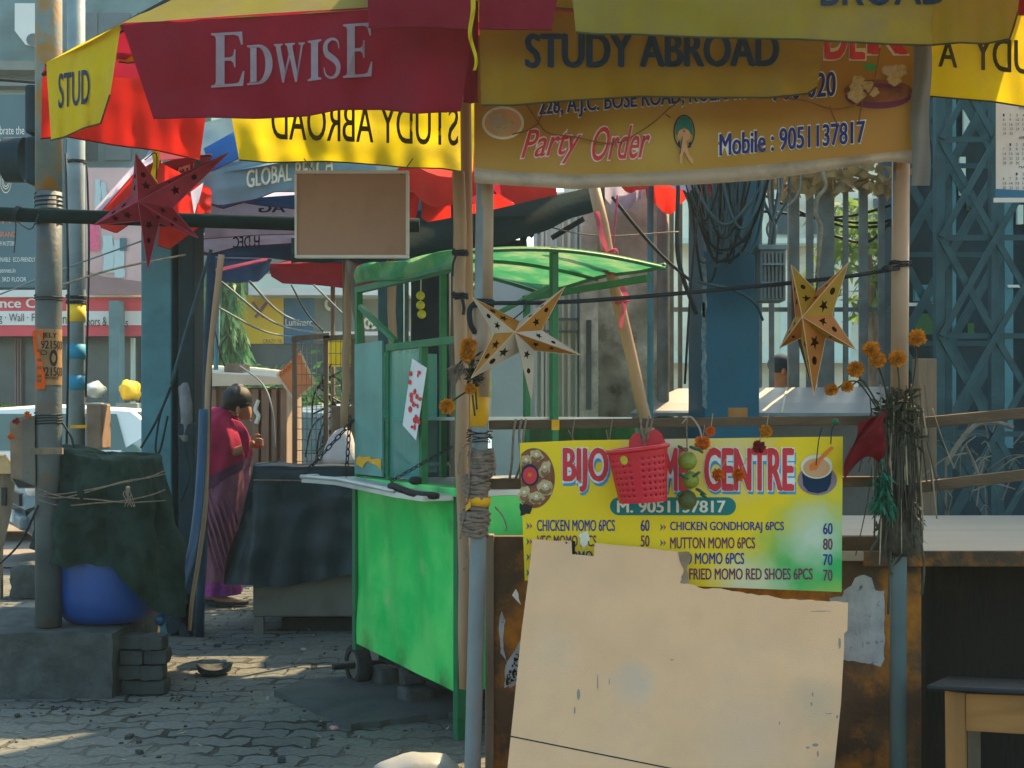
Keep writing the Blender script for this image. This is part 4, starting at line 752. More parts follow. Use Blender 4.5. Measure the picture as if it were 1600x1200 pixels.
def person_standing(loc, h, rz, shirt, pants, label, cap=None, sub=2):
    b = Vector(loc); m = Matrix.Rotation(rz, 3, 'Z'); X = lambda x, y, z: b + m @ V(x, y, z * h); p = T('person', label, 'person', b)
    nd = [(X(0, 0, .52), .13), (X(0, 0, .64), .12), (X(0, .0, .76), .14), (X(0, 0, .83), .09), (X(0, .01, .87), .055), (X(0, .03, .905), .075), (X(0, .02, .945), .095), (X(0, .02, .975), .06), (X(0, .115, .925), .018),
          (X(-.17, 0, .80), .06), (X(-.22, -.02, .62), .048), (X(-.2, .1, .48), .036), (X(-.2, .15, .43), (.02, .035)), (X(.17, 0, .80), .06), (X(.22, -.02, .62), .048), (X(.2, .1, .48), .036), (X(.2, .15, .43), (.02, .035)),
          (X(-.09, 0, .46), .1), (X(-.1, .04, .27), .07), (X(-.1, 0, .05), .045), (X(-.1, .14, .02), .035), (X(.09, 0, .46), .1), (X(.1, .02, .27), .07), (X(.1, -.05, .05), .045), (X(.1, .09, .02), .035)]
    ed = [(0, 1), (1, 2), (2, 3), (3, 4), (4, 5), (5, 6), (6, 7), (5, 8), (3, 9), (9, 10), (10, 11), (11, 12), (3, 13), (13, 14), (14, 15), (15, 16), (0, 17), (17, 18), (18, 19), (19, 20), (0, 21), (21, 22), (22, 23), (23, 24)]
    bd = skin(nd, ed, sub)
    for s in (-1, 1):
        bd.join(MB().ball(X(s * .082, .02, .925), (.02, .03, .035), 8, 6))
        for k in range(4): a = X(s * (.185 + .012 * k), .16, .415); bd.join(MB().tube([a, a + m @ V(0, .02, -.045), a + m @ V(0, .005, -.08)], [.009, .008, .006], 6))
        a = X(s * .17, .17, .43); bd.join(MB().tube([a, a + m @ V(-s * .02, .03, -.03), a + m @ V(-s * .015, .035, -.06)], [.01, .009, .007], 6))
    O('body', bd, 'skin', p, smooth=True); rg = lambda zs, ox=0, oy=0: MB().rings([[X(ox + rx * math.cos(a), oy + yy + ry * math.sin(a), z) for a in [6.283 * k / 18 for k in range(18)]] for z, rx, ry, yy in zs])
    O('shirt', rg([(.45, .19, .14, 0), (.55, .175, .135, 0), (.68, .18, .14, 0), (.77, .21, .15, 0), (.82, .19, .11, 0), (.85, .09, .08, 0)]), shirt, p, smooth=True)
    for s in (-1, 1): O('sleeve', MB().tube([X(s * .15, 0, .805), X(s * .2, 0, .74), X(s * .225, -.02, .63)], [.08, .075, .062], 12), shirt, p, smooth=True); O('trouser_leg', MB().tube([X(s * .085, 0, .50), X(s * .095, .03, .28), X(s * .1, -.02 if s > 0 else 0, .04)], [.12, .095, .075], 14), pants, p, smooth=True); O('shoe', MB().ball(X(s * .1, .06 if s < 0 else .0, .025), (.05, .13, .045), 10, 6), 'rubber', p, smooth=True)
    O('cap' if cap else 'hair', MB().ball(X(0, .01, .955), (.105, .115, .085), 14, 10), cap or 'hair', p, smooth=True)
    return p
person_standing(V(P(1218, 850, 9.85).x, 9.85, 0), 1.86, rad(-95), 'shirt_tan', 'trouser_brown', 'person in a dark cap behind the iron fence', 'cap_dark')
hc = T('handcart', 'brown wooden handcart with tan top at the left edge below the pole box', 'handcart', P(-20, 870, 9.6))
O('body', MB().plate(flat(9.6), [[(-120, 738), (24, 738), (18, 800), (4, 852), (-120, 852)]], .6), 'wood_post', hc, bevel=.01); O('top', MB().plate(flat(9.55), [[(-120, 712), (8, 712), (26, 738), (-120, 738)]], .7), 'shirt_tan', hc, bevel=.01); O('latch', boxpx(2, 762, 9, 790, 9.58, .02), 'iron_black', hc)
for x in (-70, 0): O('leg', boxpx(x - 5, 845, x + 1, 938, 9.65, .05), 'wood_post', hc)
# ---------------------------------------------------------------- umbrellas
def umbrella(label, c, Rr, zr, ah, hang, cols, rot, tilt=(0, 0), texts={}, shaft='bamboo', hang_mat=None, ztop=None):
    cx, cy = c; t = T('market_umbrella', label, 'umbrella', (cx, cy, 0)); n = 8; rr = random.Random(int(cx * 100) + int(cy * 10))
    zz = lambda x, y: zr + (x - cx) * tilt[0] + (y - cy) * tilt[1]
    ap = V(cx, cy, zr + ah); cr = []
    for i in range(n): a = rot + 6.2832 * i / n; x, y = cx + Rr * math.cos(a), cy + Rr * math.sin(a); cr.append(V(x, y, zz(x, y)))
    for i in range(n):
        a, b = cr[i], cr[(i + 1) % n]; ph = rr.uniform(0, 6)
        def top(u, v, a=a, b=b): e = a.lerp(b, u); p = ap.lerp(e, v); return p - V(0, 0, .10 * math.sin(math.pi * u) * v * v + .06 * math.sin(math.pi * v))
        O('canopy_panel', MB().grid(top, 8, 8), cols[i % len(cols)], t, smooth=True)
        nrm = ((a + b) / 2 - V(cx, cy, zr)); nrm.z = 0; nrm.normalize(); ph2 = rr.uniform(0, 6)
        def val(u, v, a=a, b=b, nrm=nrm, ph=ph, ph2=ph2): e = top(u, 1, a, b); return e - V(0, 0, hang * v * (1 + .10 * math.sin(u * 7 + ph) + .06 * math.sin(u * 15 + ph2))) + nrm * (v * (.025 * math.sin(u * 9 + ph) + .02 * math.sin(u * 19 + ph2) + .03))
        vl = O('valance', MB().grid(val, 16, 5), (hang_mat or cols)[i % len(hang_mat or cols)], t, smooth=True)
        if i in texts:
            s, m_, flip, u0, u1, v0, v1 = texts[i]; vs, fs = text_raw(s, .03, 0); e = -.012 if flip else .012
            O('lettering', MB().add([val(u0 + (u1 - u0) * u, v1 + (v0 - v1) * v) + nrm * (e + w * (1 if e > 0 else -1)) for u, v, w in vs], fs), m_, vl)
        O('rib', MB().tube([ap - V(0, 0, .03), ap.lerp(a, .5) - V(0, 0, .09), a - V(0, 0, .01)], .006, 5), 'iron_black', t, smooth=True)
    if shaft: O('shaft', MB().tube([V(cx, cy, 0), ap], .022, 10), shaft, t, smooth=True)
    return t
# cloths seen in the middle distance
umbrella('red umbrella behind the blank board and the left stall pole', (-.36, 8.0), .66, 2.87, .34, .17, ['cloth_red', 'cloth_red', 'cloth_brightred'], rad(22.5), (0, .02), {}, 'wood_post', ['cloth_brightred'])
umbrella('white and red umbrella peeping over the dark tarpaulin roof', (.93, 8.6), .42, 3.08, .3, .16, ['cloth_lavender', 'cloth_brightred'], rad(0), (0, 0), {}, 'steel_blue')
# the large front umbrella: corners given as (photo x, photo y of the rim, distance)
def big_umbrella(label, corners, apex, cols, vals, shaft_px=None, shaft_mat='bamboo', mid=.08):
    ap = P(*apex); cr = [P(*c) for c in corners]; n = len(cr); t = T('market_umbrella', label, 'umbrella', (ap.x, ap.y, 0))
    for i in range(n):
        a, b = cr[i], cr[(i + 1) % n]
        def top(u, v): e = a.lerp(b, u); p = ap.lerp(e, v); return p - V(0, 0, .006 * math.sin(math.pi * u) * v * v + mid * math.sin(math.pi * v))
        if cols[i]: O('canopy_panel', MB().grid(top, 10, 10), cols[i], t, smooth=True)
        O('rib', MB().tube([ap - V(0, 0, .03), ap.lerp(a, .5) - V(0, 0, mid + .02), a - V(0, 0, .012)], .007, 6), 'iron_black', t, smooth=True)
    for v in vals: valance(t, *v)
    if shaft_px: O('shaft', MB().tube([P(*shaft_px), ap], .02, 10), shaft_mat, t, smooth=True)
    return t
def lerpl(pts, x):
    for i in range(len(pts) - 1):
        if x <= pts[i + 1][0] or i == len(pts) - 2: t = (x - pts[i][0]) / (pts[i + 1][0] - pts[i][0]); return pts[i][1] + (pts[i + 1][1] - pts[i][1]) * t
def valance(parent, topl, bot, Dl, mat, texts=(), amp=.012, wl=90, seed=0, nu=46, nv=10):
    """cloth hanging between an upper edge and a lower edge (lists of photo points); Dl = list of (x, D)"""
    rr = random.Random(seed); p1, p2, p3 = [rr.uniform(0, 6) for _ in range(3)]; x0, x1 = topl[0][0], topl[-1][0]; b0, b1 = bot[0][0], bot[-1][0]
    def rip(x, k): return amp * k * (math.sin(6.283 * x / wl + p1 + k * 1.5) + .6 * math.sin(6.283 * x / (wl * .43) + p2 - k * 2) + .35 * math.sin(6.283 * x / (wl * 2.7) + p3)) + amp * 1.6 * noise.noise(V(x / wl * 1.3, k * 2.2, seed)) + amp * .5 * noise.noise(V(x / wl * 4, k * 6, seed + 5))
    def pos(x, y, k, off): return P(x, y, lerpl(Dl, x) + rip(x, k) - off)
    def fn(u, v):
        xt = x0 + (x1 - x0) * u; xb = b0 + (b1 - b0) * u; yt = lerpl(topl, xt); yb = lerpl(bot, xb); return pos(xt + (xb - xt) * v, yt + (yb - yt) * v, v, 0)
    o = O('valance', MB().grid(fn, nu, nv), mat, parent, smooth=True)
    e = [fn(i / nu, 1) + V(0, -.003, .002) for i in range(nu + 1)]; O('hem', MB().tube(e, .0028, 5), 'ink_dark' if 'yellow' in mat or 'och' in mat or 'oli' in mat else 'cloth_red', o, smooth=True)
    def sf(x, y, off=0):
        yt = lerpl(topl, min(max(x, x0), x1)); yb = lerpl(bot, min(max(x, b0), b1)); return pos(x, y, (y - yt) / (yb - yt), off)
    for tx in texts:
        mb = MB(); tx[0](mb, sf) if callable(tx[0]) else TXT(mb, tx[0], sf, *tx[1:5], .007, tx[6], 0, tx[7]); O('lettering', mb, tx[8] if callable(tx[0]) else tx[5], o)
    return o
# serif capitals, drawn in a unit box (x right, y up)
def gE(): return [[(0, 0), (.96, 0), (1, .27), (.95, .27), (.83, .07), (.70, .05), (.40, .05), (.40, .48), (.58, .48), (.66, .44), (.69, .35), (.73, .35), (.73, .68), (.69, .68), (.66, .58), (.58, .54), (.40, .54), (.40, .95), (.68, .95), (.82, .92), (.90, .76), (.95, .76), (.93, 1), (0, 1), (0, .965), (.10, .95), (.14, .90), (.14, .10), (.10, .05), (0, .035)]]
def gD():
    o = [(0, 0)] + [(.45 + .55 * math.sin(a), .5 - .5 * math.cos(a)) for a in [math.pi * i / 20 for i in range(21)]] + [(0, 1), (0, .96), (.10, .94), (.13, .9), (.13, .1), (.10, .06), (0, .04)]
    return [o, [(.37, .93)] + [(.42 + .30 * math.sin(a), .5 + .43 * math.cos(a)) for a in [math.pi * i / 16 for i in range(17)]] + [(.37, .07)]]
def gW(): return [[(0, 1), (0, .96), (.06, .94), (.27, 0), (.33, 0), (.52, .62), (.69, 0), (.75, 0), (.94, .93), (1, .96), (1, 1), (.80, 1), (.80, .96), (.87, .94), (.87, .88), (.755, .27), (.60, .90), (.61, .95), (.68, .96), (.68, 1), (.36, 1), (.36, .96), (.42, .94), (.48, .72), (.365, .30), (.215, .90), (.22, .95), (.28, .96), (.28, 1)]]
def gI(): return [[(0, 0), (1, 0), (1, .04), (.80, .06), (.76, .1), (.76, .9), (.80, .94), (1, .96), (1, 1), (0, 1), (0, .96), (.20, .94), (.24, .9), (.24, .1), (.20, .06), (0, .04)]]
def gS():
    c = [(.86, .72), (.80, .88), (.62, .955), (.42, .955), (.22, .88), (.17, .74), (.26, .61), (.48, .52), (.70, .42), (.83, .28), (.76, .12), (.58, .045), (.38, .045), (.18, .13), (.10, .30)]
    wd = [.02, .04, .05, .06, .10, .12, .13, .13, .13, .12, .10, .06, .05, .04, .02]; p = spl([(a, b, 0) for a, b in c], 4); L_, R_ = [], []
    for i, q in enumerate(p):
        d = (p[min(i + 1, len(p) - 1)] - p[max(i - 1, 0)]).normalized(); t = i / (len(p) - 1) * (len(wd) - 1); k = int(t); w_ = wd[k] + (wd[min(k + 1, len(wd) - 1)] - wd[k]) * (t - k); w_ *= .8
        L_.append((q.x - d.y * w_ * 1.2, q.y + d.x * w_ * .75)); R_.append((q.x + d.y * w_ * 1.2, q.y - d.x * w_ * .75))
    return [L_ + R_[::-1]]
def edwise(mb, sf, mirror=None, off=.008):
    for g, x0, x1, yb0, yt0, sl in ((gE, 330, 382, 137, 52, 0), (gD, 386, 426, 133, 71, 0), (gW, 428, 476, 130, 69, 0), (gI, 481, 502, 127, 64, 0), (gS, 503, 534, 125, 60, 0), (gE, 536, 582, 122, 38, 0)):
        def s2(u, v, o=0): x = x0 + (x1 - x0) * u; return sf(x, yb0 + (yt0 - yb0) * v - 3 * u, off)
        mb.plate(s2, g())
big_umbrella('slate blue and white umbrella with GLOBAL lettering left of the blank board', [(300, 276, 7.6), (460, 250, 7.4), (650, 250, 7.6), (720, 300, 8.6), (600, 352, 9.4), (310, 368, 9.0)], (540, 110, 8.5), ['cloth_slate', 'cloth_slate', 'cloth_navy', 'cloth_navy', 'cloth_lavender', 'cloth_navy'],
    [([(318, 192), (372, 178), (650, 170)], [(300, 272), (372, 262), (650, 252)], [(300, 7.75), (650, 7.7)], 'cloth_slate', [], .03, 90, 51, 30),
     ([(318, 232), (376, 200)], [(330, 268), (378, 246)], [(310, 7.66), (380, 7.62)], 'cloth_blue', [], .008, 60, 52, 12),
     ([(300, 277), (372, 258), (460, 247), (650, 244)], [(308, 316), (345, 322), (400, 312), (430, 300), (650, 302)], [(300, 7.55), (650, 7.45)], 'cloth_slate', [('GLOBAL REACH', 385, 294, 520, 266, 'ink_cream', .03, 22)], .022, 110, 53, 40),
     ([(326, 314), (640, 292)], [(326, 319), (348, 327), (380, 317), (410, 322), (470, 328), (640, 332)], [(320, 7.85), (640, 7.8)], 'cloth_blue', [], .02, 70, 54, 40),
     ([(326, 318), (640, 312)], [(318, 374), (400, 368), (640, 362)], [(320, 8.3), (640, 8.3)], 'cloth_lavender', [('AG', 446, 332, 404, 318, 'ink_navy', .03, 0)], .03, 80, 55, 40),
     ([(288, 374), (330, 364), (470, 358)], [(306, 391), (330, 397), (372, 386), (470, 380)], [(280, 8.5), (470, 8.5)], 'cloth_lavender', [('H DFC', 406, 386, 364, 368, 'ink_navy', .03, -2)], .02, 60, 56, 30),
     ([(308, 392), (372, 380), (470, 366), (650, 362)], [(310, 398), (350, 402), (420, 403), (470, 410), (650, 414)], [(300, 8.8), (650, 8.7)], 'cloth_navy', [], .03, 90, 57, 40)], (540, 960, 8.5), 'wood_post')
F_ = big_umbrella('crumpled red and grey umbrella hanging low behind the red paper star', [(150, 335, 7.4), (240, 250, 7.2), (330, 240, 7.5), (325, 320, 8.6), (240, 350, 9.0)], (250, 200, 8.3), ['cloth_slate', 'cloth_red', 'cloth_red', None, 'cloth_brightred'],
    [([(145, 338), (205, 268), (240, 248), (330, 296)], [(158, 356), (182, 365), (216, 342), (250, 350), (330, 332)], [(140, 7.3), (330, 7.25)], 'cloth_brightred', [], .035, 60, 61, 34),
     ([(142, 334), (205, 262), (236, 240)], [(146, 346), (208, 274), (240, 254)], [(140, 7.2), (240, 7.15)], 'cloth_lavender', [], .012, 30, 62, 20),
     ([(250, 348), (322, 322)], [(246, 384), (266, 390), (300, 364), (326, 346)], [(240, 7.6), (330, 7.5)], 'cloth_brightred', [], .02, 60, 63, 20),
     ([(244, 258), (335, 228)], [(252, 294), (330, 272)], [(240, 7.9), (340, 7.8)], 'cloth_red', [('STUDY', 278, 288, 326, 262, 'ink_cream', .03, 14)], .012, 60, 64, 20),
     ([(298, 300), (318, 285)], [(304, 338), (310, 318)], [(290, 7.1), (320, 7.1)], 'cloth_lavender', [], .006, 30, 65, 8)], (240, 960, 8.6), 'steel_blue')
big_umbrella('low red umbrella far behind the bamboo struts', [(420, 412, 10.8), (520, 408, 10.6), (628, 414, 10.9), (600, 425, 12.2), (450, 425, 12.2)], (520, 360, 11.4), ['cloth_red', 'cloth_red', 'cloth_navy', 'cloth_red', 'cloth_navy'],
    [([(418, 412), (520, 408), (628, 414)], [(424, 432), (442, 443), (500, 446), (560, 453), (600, 452), (624, 436)], [(415, 10.8), (630, 10.8)], 'cloth_red', [], .03, 90, 66, 34)], (520, 900, 11.4), 'wood_post')
big_umbrella('navy and lavender umbrella end behind the tall brown bamboo pole', [(330, 402, 10.4), (424, 404, 10.3), (400, 415, 11.6), (320, 415, 11.6)], (345, 370, 11.0), ['cloth_navy', 'cloth_navy', 'cloth_navy', 'cloth_navy'],
    [([(332, 402), (424, 404)], [(334, 441), (372, 442), (404, 440), (420, 424)], [(330, 10.4), (425, 10.4)], 'cloth_navy', [], .025, 60, 67, 20), ([(336, 420), (418, 402)], [(338, 426), (418, 408)], [(330, 10.3), (425, 10.3)], 'ribbon_pink', [], .004, 60, 68, 10)], (325, 900, 11.0), 'steel_blue')
n_, L1, L2, L3, L4 = (742, 2, 3.6), (190, 36, 3.79), (71, 98, 4.3), (66, 112, 4.6), (350, 128, 5.1)
big_umbrella('big red and yellow umbrella with EDWISE lettering over the left of the stall', [n_, L1, L2, L3, L4, (748, 130, 5.3), (1020, 110, 5.1), (1290, 60, 4.3), (1290, 40, 3.66)], (722, -330, 4.6),
    ['cloth_olive', 'cloth_olive', 'cloth_red', 'cloth_red', 'cloth_yellow', 'cloth_red', 'cloth_yellow', 'cloth_red', 'cloth_yellow'],
    [([(190, 37), (400, 22), (745, 1)], [(240, 186), (330, 184), (400, 186), (480, 182), (530, 172), (600, 172), (650, 178), (720, 174)], [(190, 3.79), (745, 3.60)], 'cloth_red', [(edwise, 0, 0, 0, 0, 0, 0, 0, 'ink_grey')], .013, 150, 1, 70, 16),
     ([(72, 98), (120, 72), (189, 38)], [(80, 220), (100, 216), (130, 202), (158, 194), (172, 150)], [(70, 4.3), (192, 3.83)], 'cloth_yellow', [('STUD', 91, 170, 140, 115, 'ink_navy', .02, 8)], .016, 50, 2, 26),
     ([(66, 112), (180, 104), (330, 118)], [(64, 218), (100, 214), (180, 228), (245, 236), (312, 251)], [(60, 4.62), (330, 5.05)], 'cloth_brightred', [], .010, 90, 3, 30),
     ([(178, 50), (200, 44), (212, 60)], [(186, 98), (200, 100), (214, 98)], [(170, 4.7), (230, 4.75)], 'cloth_yellow', [], .005, 40, 4, 8),
     ([(352, 128), (560, 118), (748, 122)], [(374, 251), (420, 255), (510, 253), (560, 256), (640, 263), (690, 264), (738, 272)], [(350, 5.1), (750, 5.25)], 'cloth_yellow', [('STUDY ABROAD', 716, 228, 424, 168, 'ink_dark', .01, 10)], .018, 120, 5, 70, 16),
     ([(722, -20), (742, -20), (748, -20)], [(724, 160), (736, 162), (746, 160)], [(700, 3.68), (760, 3.68)], 'cloth_red', [], .006, 40, 6, 6),
     ([(748, 14), (1000, 22), (1292, 45)], [(752, 166), (800, 166), (900, 158), (1000, 152), (1100, 154), (1200, 154), (1262, 148), (1276, 138)], [(748, 3.62), (1292, 3.66)], 'cloth_ochre', [('STUDY ABROAD', 820, 107, 1218, 52, 'ink_navy', .045, 3)], .014, 130, 7, 70, 16)],
    (736, 900, 4.55), 'bamboo')
big_umbrella('higher umbrella with olive yellow front flap across the top right', [(575, -75, 3.5), (745, -80, 3.45), (885, -85, 3.42), (1462, -80, 3.42), (1602, -40, 3.75), (1640, 40, 4.9), (1300, 60, 5.4), (850, 50, 5.3), (560, 0, 4.5)], (1120, -520, 4.4),
    ['cloth_red', 'cloth_red', 'cloth_olive', 'cloth_yellow', 'cloth_red', 'cloth_yellow', 'cloth_red', 'cloth_yellow', 'cloth_red'],
    [([(572, -75), (742, -80)], [(576, 44), (600, 45), (660, 43), (734, 47)], [(570, 3.5), (745, 3.45)], 'cloth_red', [], .008, 80, 11, 20),
     ([(750, -80), (885, -85)], [(748, 46), (800, 47), (862, 48)], [(745, 3.45), (890, 3.42)], 'cloth_red', [], .006, 80, 12, 14),
     ([(862, -85), (905, -85)], [(862, 14), (895, 16)], [(860, 3.47), (910, 3.47)], 'cloth_ochre', [], .003, 80, 15, 6),
     ([(886, -85), (1100, -85), (1462, -80)], [(900, 52), (930, 55), (985, 55), (1100, 60), (1250, 63), (1400, 71), (1456, 72)], [(880, 3.42), (1470, 3.42)], 'cloth_olive', [('BROAD', 1282, 10, 1482, -48, 'ink_navy', .02, 3)], .008, 150, 13),
     ([(1462, -80), (1600, -60)], [(1456, 72), (1500, 68), (1540, 70), (1578, 62), (1590, 20)], [(1455, 3.42), (1600, 3.6)], 'cloth_olive', [], .012, 70, 14, 20),
     ([(1588, -60), (1640, -50)], [(1587, 24), (1640, 26)], [(1580, 3.75), (1650, 3.8)], 'cloth_red', [], .006, 60, 16, 8)])
big_umbrella('umbrella reaching in from the right with backlit yellow flap and mirrored lettering', [(1452, -10, 3.95), (1660, 5, 3.95), (2050, -60, 3.4), (2300, -300, 2.6), (2100, -700, 1.9), (1700, -700, 1.9), (1500, -300, 2.6), (1420, -100, 3.3)], (1800, -900, 2.9),
    ['cloth_yellow', 'cloth_red', 'cloth_yellow', 'cloth_red', 'cloth_yellow', 'cloth_red', 'cloth_yellow', 'cloth_red'],
    [([(1460, -10), (1660, 5)], [(1452, 152), (1500, 156), (1550, 160), (1600, 168), (1660, 176)], [(1450, 3.95), (1660, 3.95)], 'cloth_yellow', [('STUDY', 1660, 121, 1522, 68, 'ink_dark', .02, 12), ('A', 1496, 106, 1466, 62, 'ink_dark', .02, 2)], .010, 110, 21, 24)])
sm = O('cloth_streamer', MB().grid(lambda u, v: P(738 + 7 * math.sin(v * 9) * v + 8 * (u - .5) * (1 - .4 * v), -20 + 130 * v, 3.40 + .02 * math.sin(v * 11 + u * 2)), 3, 20), 'cloth_yellow', None, 'narrow yellow cloth strip dangling between the two red flaps', 'cloth strip', smooth=True)
sm = O('cloth_streamer', MB().grid(lambda u, v: P(243 + 5 * math.sin(v * 7) * v + 12 * (u - .5) * (1 - .5 * v), 236 + 54 * v, 4.75 + .02 * math.sin(v * 9)), 3, 12), 'cloth_yellow', None, 'short yellow cloth end hanging below the red flap by the star', 'cloth strip', smooth=True)
# ---------------------------------------------------------------- dark tarpaulin roof, sheet roof, struts
t = T('tarpaulin_roof', 'dark green tarpaulin roof sagging behind the left stall pole', 'roof', P(780, 400, 7.4))
def tarp(u, v):
    x = 455 + 490 * u; yt = lerpl([(455, 372), (640, 352), (760, 330), (835, 312), (945, 288)], x); yb = lerpl([(455, 412), (640, 402), (700, 400), (820, 372), (945, 322)], x)
    return P(x, yt + (yb - yt) * v + 2 * math.sin(x * .09) * v, 7.0 + .9 * (1 - v) ** 2 * .2 + .05 * math.sin(x * .03))
mb = MB().grid(tarp, 40, 5); O('front_flap', mb, 'tarp_roof', t, smooth=True); O('back_sheet', MB().grid(lambda u, v: tarp(u, 0) + V(0, v * 1.3, .06 * v + .03 * math.sin(u * 20) * v), 30, 6), 'tarp_roof', t, smooth=True)
O('torn_flap', MB().plate(SF(lambda x, y: 7.02), [[(770, 338), (820, 338), (824, 388), (768, 392)], rct(776, 358, 784, 374), rct(791, 357, 796, 376), rct(804, 355, 813, 375)], .01), 'tarp_roof', t)
t = T('sheet_roof', 'grey corrugated sheet roof edge left of the plaster wall', 'roof', P(865, 380, 8.0))
O('sheet', MB().grid(lambda u, v: P(812 + 105 * u, 352 - 40 * u + (10 + 18 * (1 - u)) * v, 8.3 - .5 * v) + V(0, 0, .012 * math.sin(u * 60)), 40, 4), 'grey_box', t, smooth=True); O('rafter', MB().beam(P(862, 372, 7.9), P(912, 342, 7.9), .03, .03), 'iron_black', t)
def stick(name, label, a, b, r, mat, cat='pole', bend=0, seg=10, rb=None):
    mb = MB(); A, B = P(*a), P(*b); n = 9; pts = []; rs = []
    for i in range(n + 1): k = i / n; pts.append(A.lerp(B, k) + V(bend * math.sin(math.pi * k) + .004 * math.sin(i * 2.1), .003 * math.cos(i * 1.7), 0)); rs.append((r + ((rb or r) - r) * k) * (1.06 if i % 2 else .97))
    return O(name, mb.tube(pts, rs, seg), mat, None, label, cat, smooth=True)
b1 = stick('bamboo_pole', 'tall bamboo pole with dark cord knots left of the white stall pole', (716, 268, 4.2), (728, 1075, 4.2), .021, 'bamboo')
for y in (395, 462): O('cord_knot', coil(P(719, y - 4, 4.2), P(719, y + 5, 4.2), .023, .004, 4, .4, 5, y), 'black_cord', b1)
O('cord_end', MB().tube(spl([P(712, 400, 4.17), P(708, 412, 4.16), P(707, 432, 4.16)], 4), .004, 5), 'black_cord', b1); O('cord_end', MB().tube(spl([P(722, 466, 4.17), P(725, 480, 4.16), P(724, 492, 4.16)], 4), .006, 5), 'black_cord', b1)
b2 = stick('bamboo_pole', 'slanting bamboo strut with pink ribbons in front of the plaster wall', (926, 282, 6.3), (1075, 905, 6.3), .030, 'bamboo', bend=-.02)
for a, b_ in (((932, 330), (948, 400)), ((968, 440), (982, 470)), ((955, 410), (945, 425))): O('ribbon', MB().grid(lambda u, v: P(a[0] + (b_[0] - a[0]) * v + 9 * (u - .5), a[1] + (b_[1] - a[1]) * v, 6.24 + .01 * math.sin(v * 8)), 2, 8), 'ribbon_pink', b2, smooth=True)
for y, x in ((395, 952), (425, 960), (470, 971)): O('ribbon', coil(P(x - 1, y - 4, 6.3), P(x + 1, y + 4, 6.3), .038, .006, 3, .4, 5, y), 'ribbon_pink', b2)
O('ribbon', MB().grid(lambda u, v: P(974 - 7 * v + 6 * u, 472 + 40 * v, 6.24), 2, 4), 'ribbon_pink', b2)
stick('wooden_stick', 'pale wooden stick with the white sack tied to it', (545, 404, 7.3), (538, 668, 7.3), .022, 'bamboo')
stick('branch_pole', 'dark knobbly branch pole left of the green cart', (546, 403, 7.0), (567, 640, 7.0), .026, 'bark', bend=.02)
stick('bamboo_pole', 'thin bamboo pole inside the green cart frame', (610, 398, 7.2), (622, 800, 7.2), .024, 'bamboo')
O('bamboo_pole', MB().tube(spl([P(*p) for p in ((346, 398, 7.4), (334, 500, 7.4), (325, 600, 7.38), (323, 720, 7.3), (320, 800, 7.2), (311, 870, 7.1), (300, 940, 7.0), (296, 985, 7.0))], 6), [.019 - .0002 * i for i in range(43)], 8), 'bamboo', None, 'thin curved tan pole running along the blue hose', 'pole', smooth=True)
stick('blue_post', 'slim dark blue post beside the brown bamboo pole', (330, 398, 7.6), (312, 995, 7.6), .026, 'post_navy')
wire('hose', [(318, 640, 7.3), (315, 720, 7.25), (309, 800, 7.1), (300, 862, 6.9), (287, 905, 6.75), (272, 945, 6.6), (248, 972, 6.48)], .026, 'hose_blue', 'blue hose curving down to the foot of the drum', 'hose', seg=10)
wire('cable', [(957, 308, 6.6), (1000, 362, 6.8), (1040, 405, 7.2), (1078, 438, 7.8)], .009, 'black_cord', 'dark cable slanting across the plaster wall to the cable coil'); wire('cable', [(1060, 285, 7.9), (1058, 380, 7.9), (1066, 430, 7.9), (1088, 490, 8)], .014, 'black_cord', 'thick dark cable bending round the left of the blue column')
wire('cable', [(1090, 440, 8.1), (1150, 455, 8.1), (1180, 475, 8.2), (1192, 500, 8.3)], .009, 'truss', 'dark cable from the blue column under the meter box'); wire('cable', [(1094, 300, 8.1), (1080, 440, 8.15), (1070, 600, 8.2)], .008, 'black_cord', 'black cable running down the left of the blue column')
wire('cable', [(965, 305, 6.6), (960, 360, 6.6), (957, 400, 6.6)], .006, 'ribbon_pink', 'thin pink cord hanging beside the slanting bamboo strut', 'cord'); wire('cable', [(820, 345, 7.2), (930, 368, 7), (1060, 362, 7.4)], .004, 'jute', 'thin twine strung across the plaster wall', 'twine')
# ---------------------------------------------------------------- green cart
A, B = V(-.79, 6.47, 0), V(-.23, 5.43, 0); e1 = (B - A).normalized(); LEN = (B - A).length; e2 = V(-e1.y, e1.x, 0); up = V(0, 0, 1)
C = lambda u, d, z: A + e1 * u * LEN + e2 * d + up * z    # u along the long face, d inwards
ct = T('food_cart', 'bright green food cart with glass display case and arched sheet roof', 'cart', C(.5, .5, 0))
crot = Matrix((e1, e2, up)).transposed()
def cb(u0, u1, d0, d1, z0, z1): c = C((u0 + u1) / 2, (d0 + d1) / 2, (z0 + z1) / 2); return MB().box(c, ((u1 - u0) * LEN, abs(d1 - d0), z1 - z0), rot=crot)
def wavy(u, v): return C(u, -.004 + .010 * math.sin(u * 21 + v * 2) * math.sin(v * 2.6) + .007 * noise.noise(V(u * 4, v * 4, 2)), .205 + .835 * v + (.03 * (1 - u) if v < .05 else 0))
bd = MB().grid(wavy, 40, 24); O('front_panel', bd, 'cart_green', ct, smooth=True)
O('body', cb(0.003, .997, .02, 1.0, .22, 1.035), 'cart_green', ct); O('side_panel', MB().grid(lambda u, v: C(1.004 + .003 * math.sin(u * 8), .02 + .98 * u, .21 + .825 * v), 10, 6), 'cart_green', ct, smooth=True)
for u in (.0, 1.0): O('corner_post', cb(u - .018, u + .018, -.012, .03, .1 if u else .2, 1.04), 'cart_frame', ct, bevel=.003)
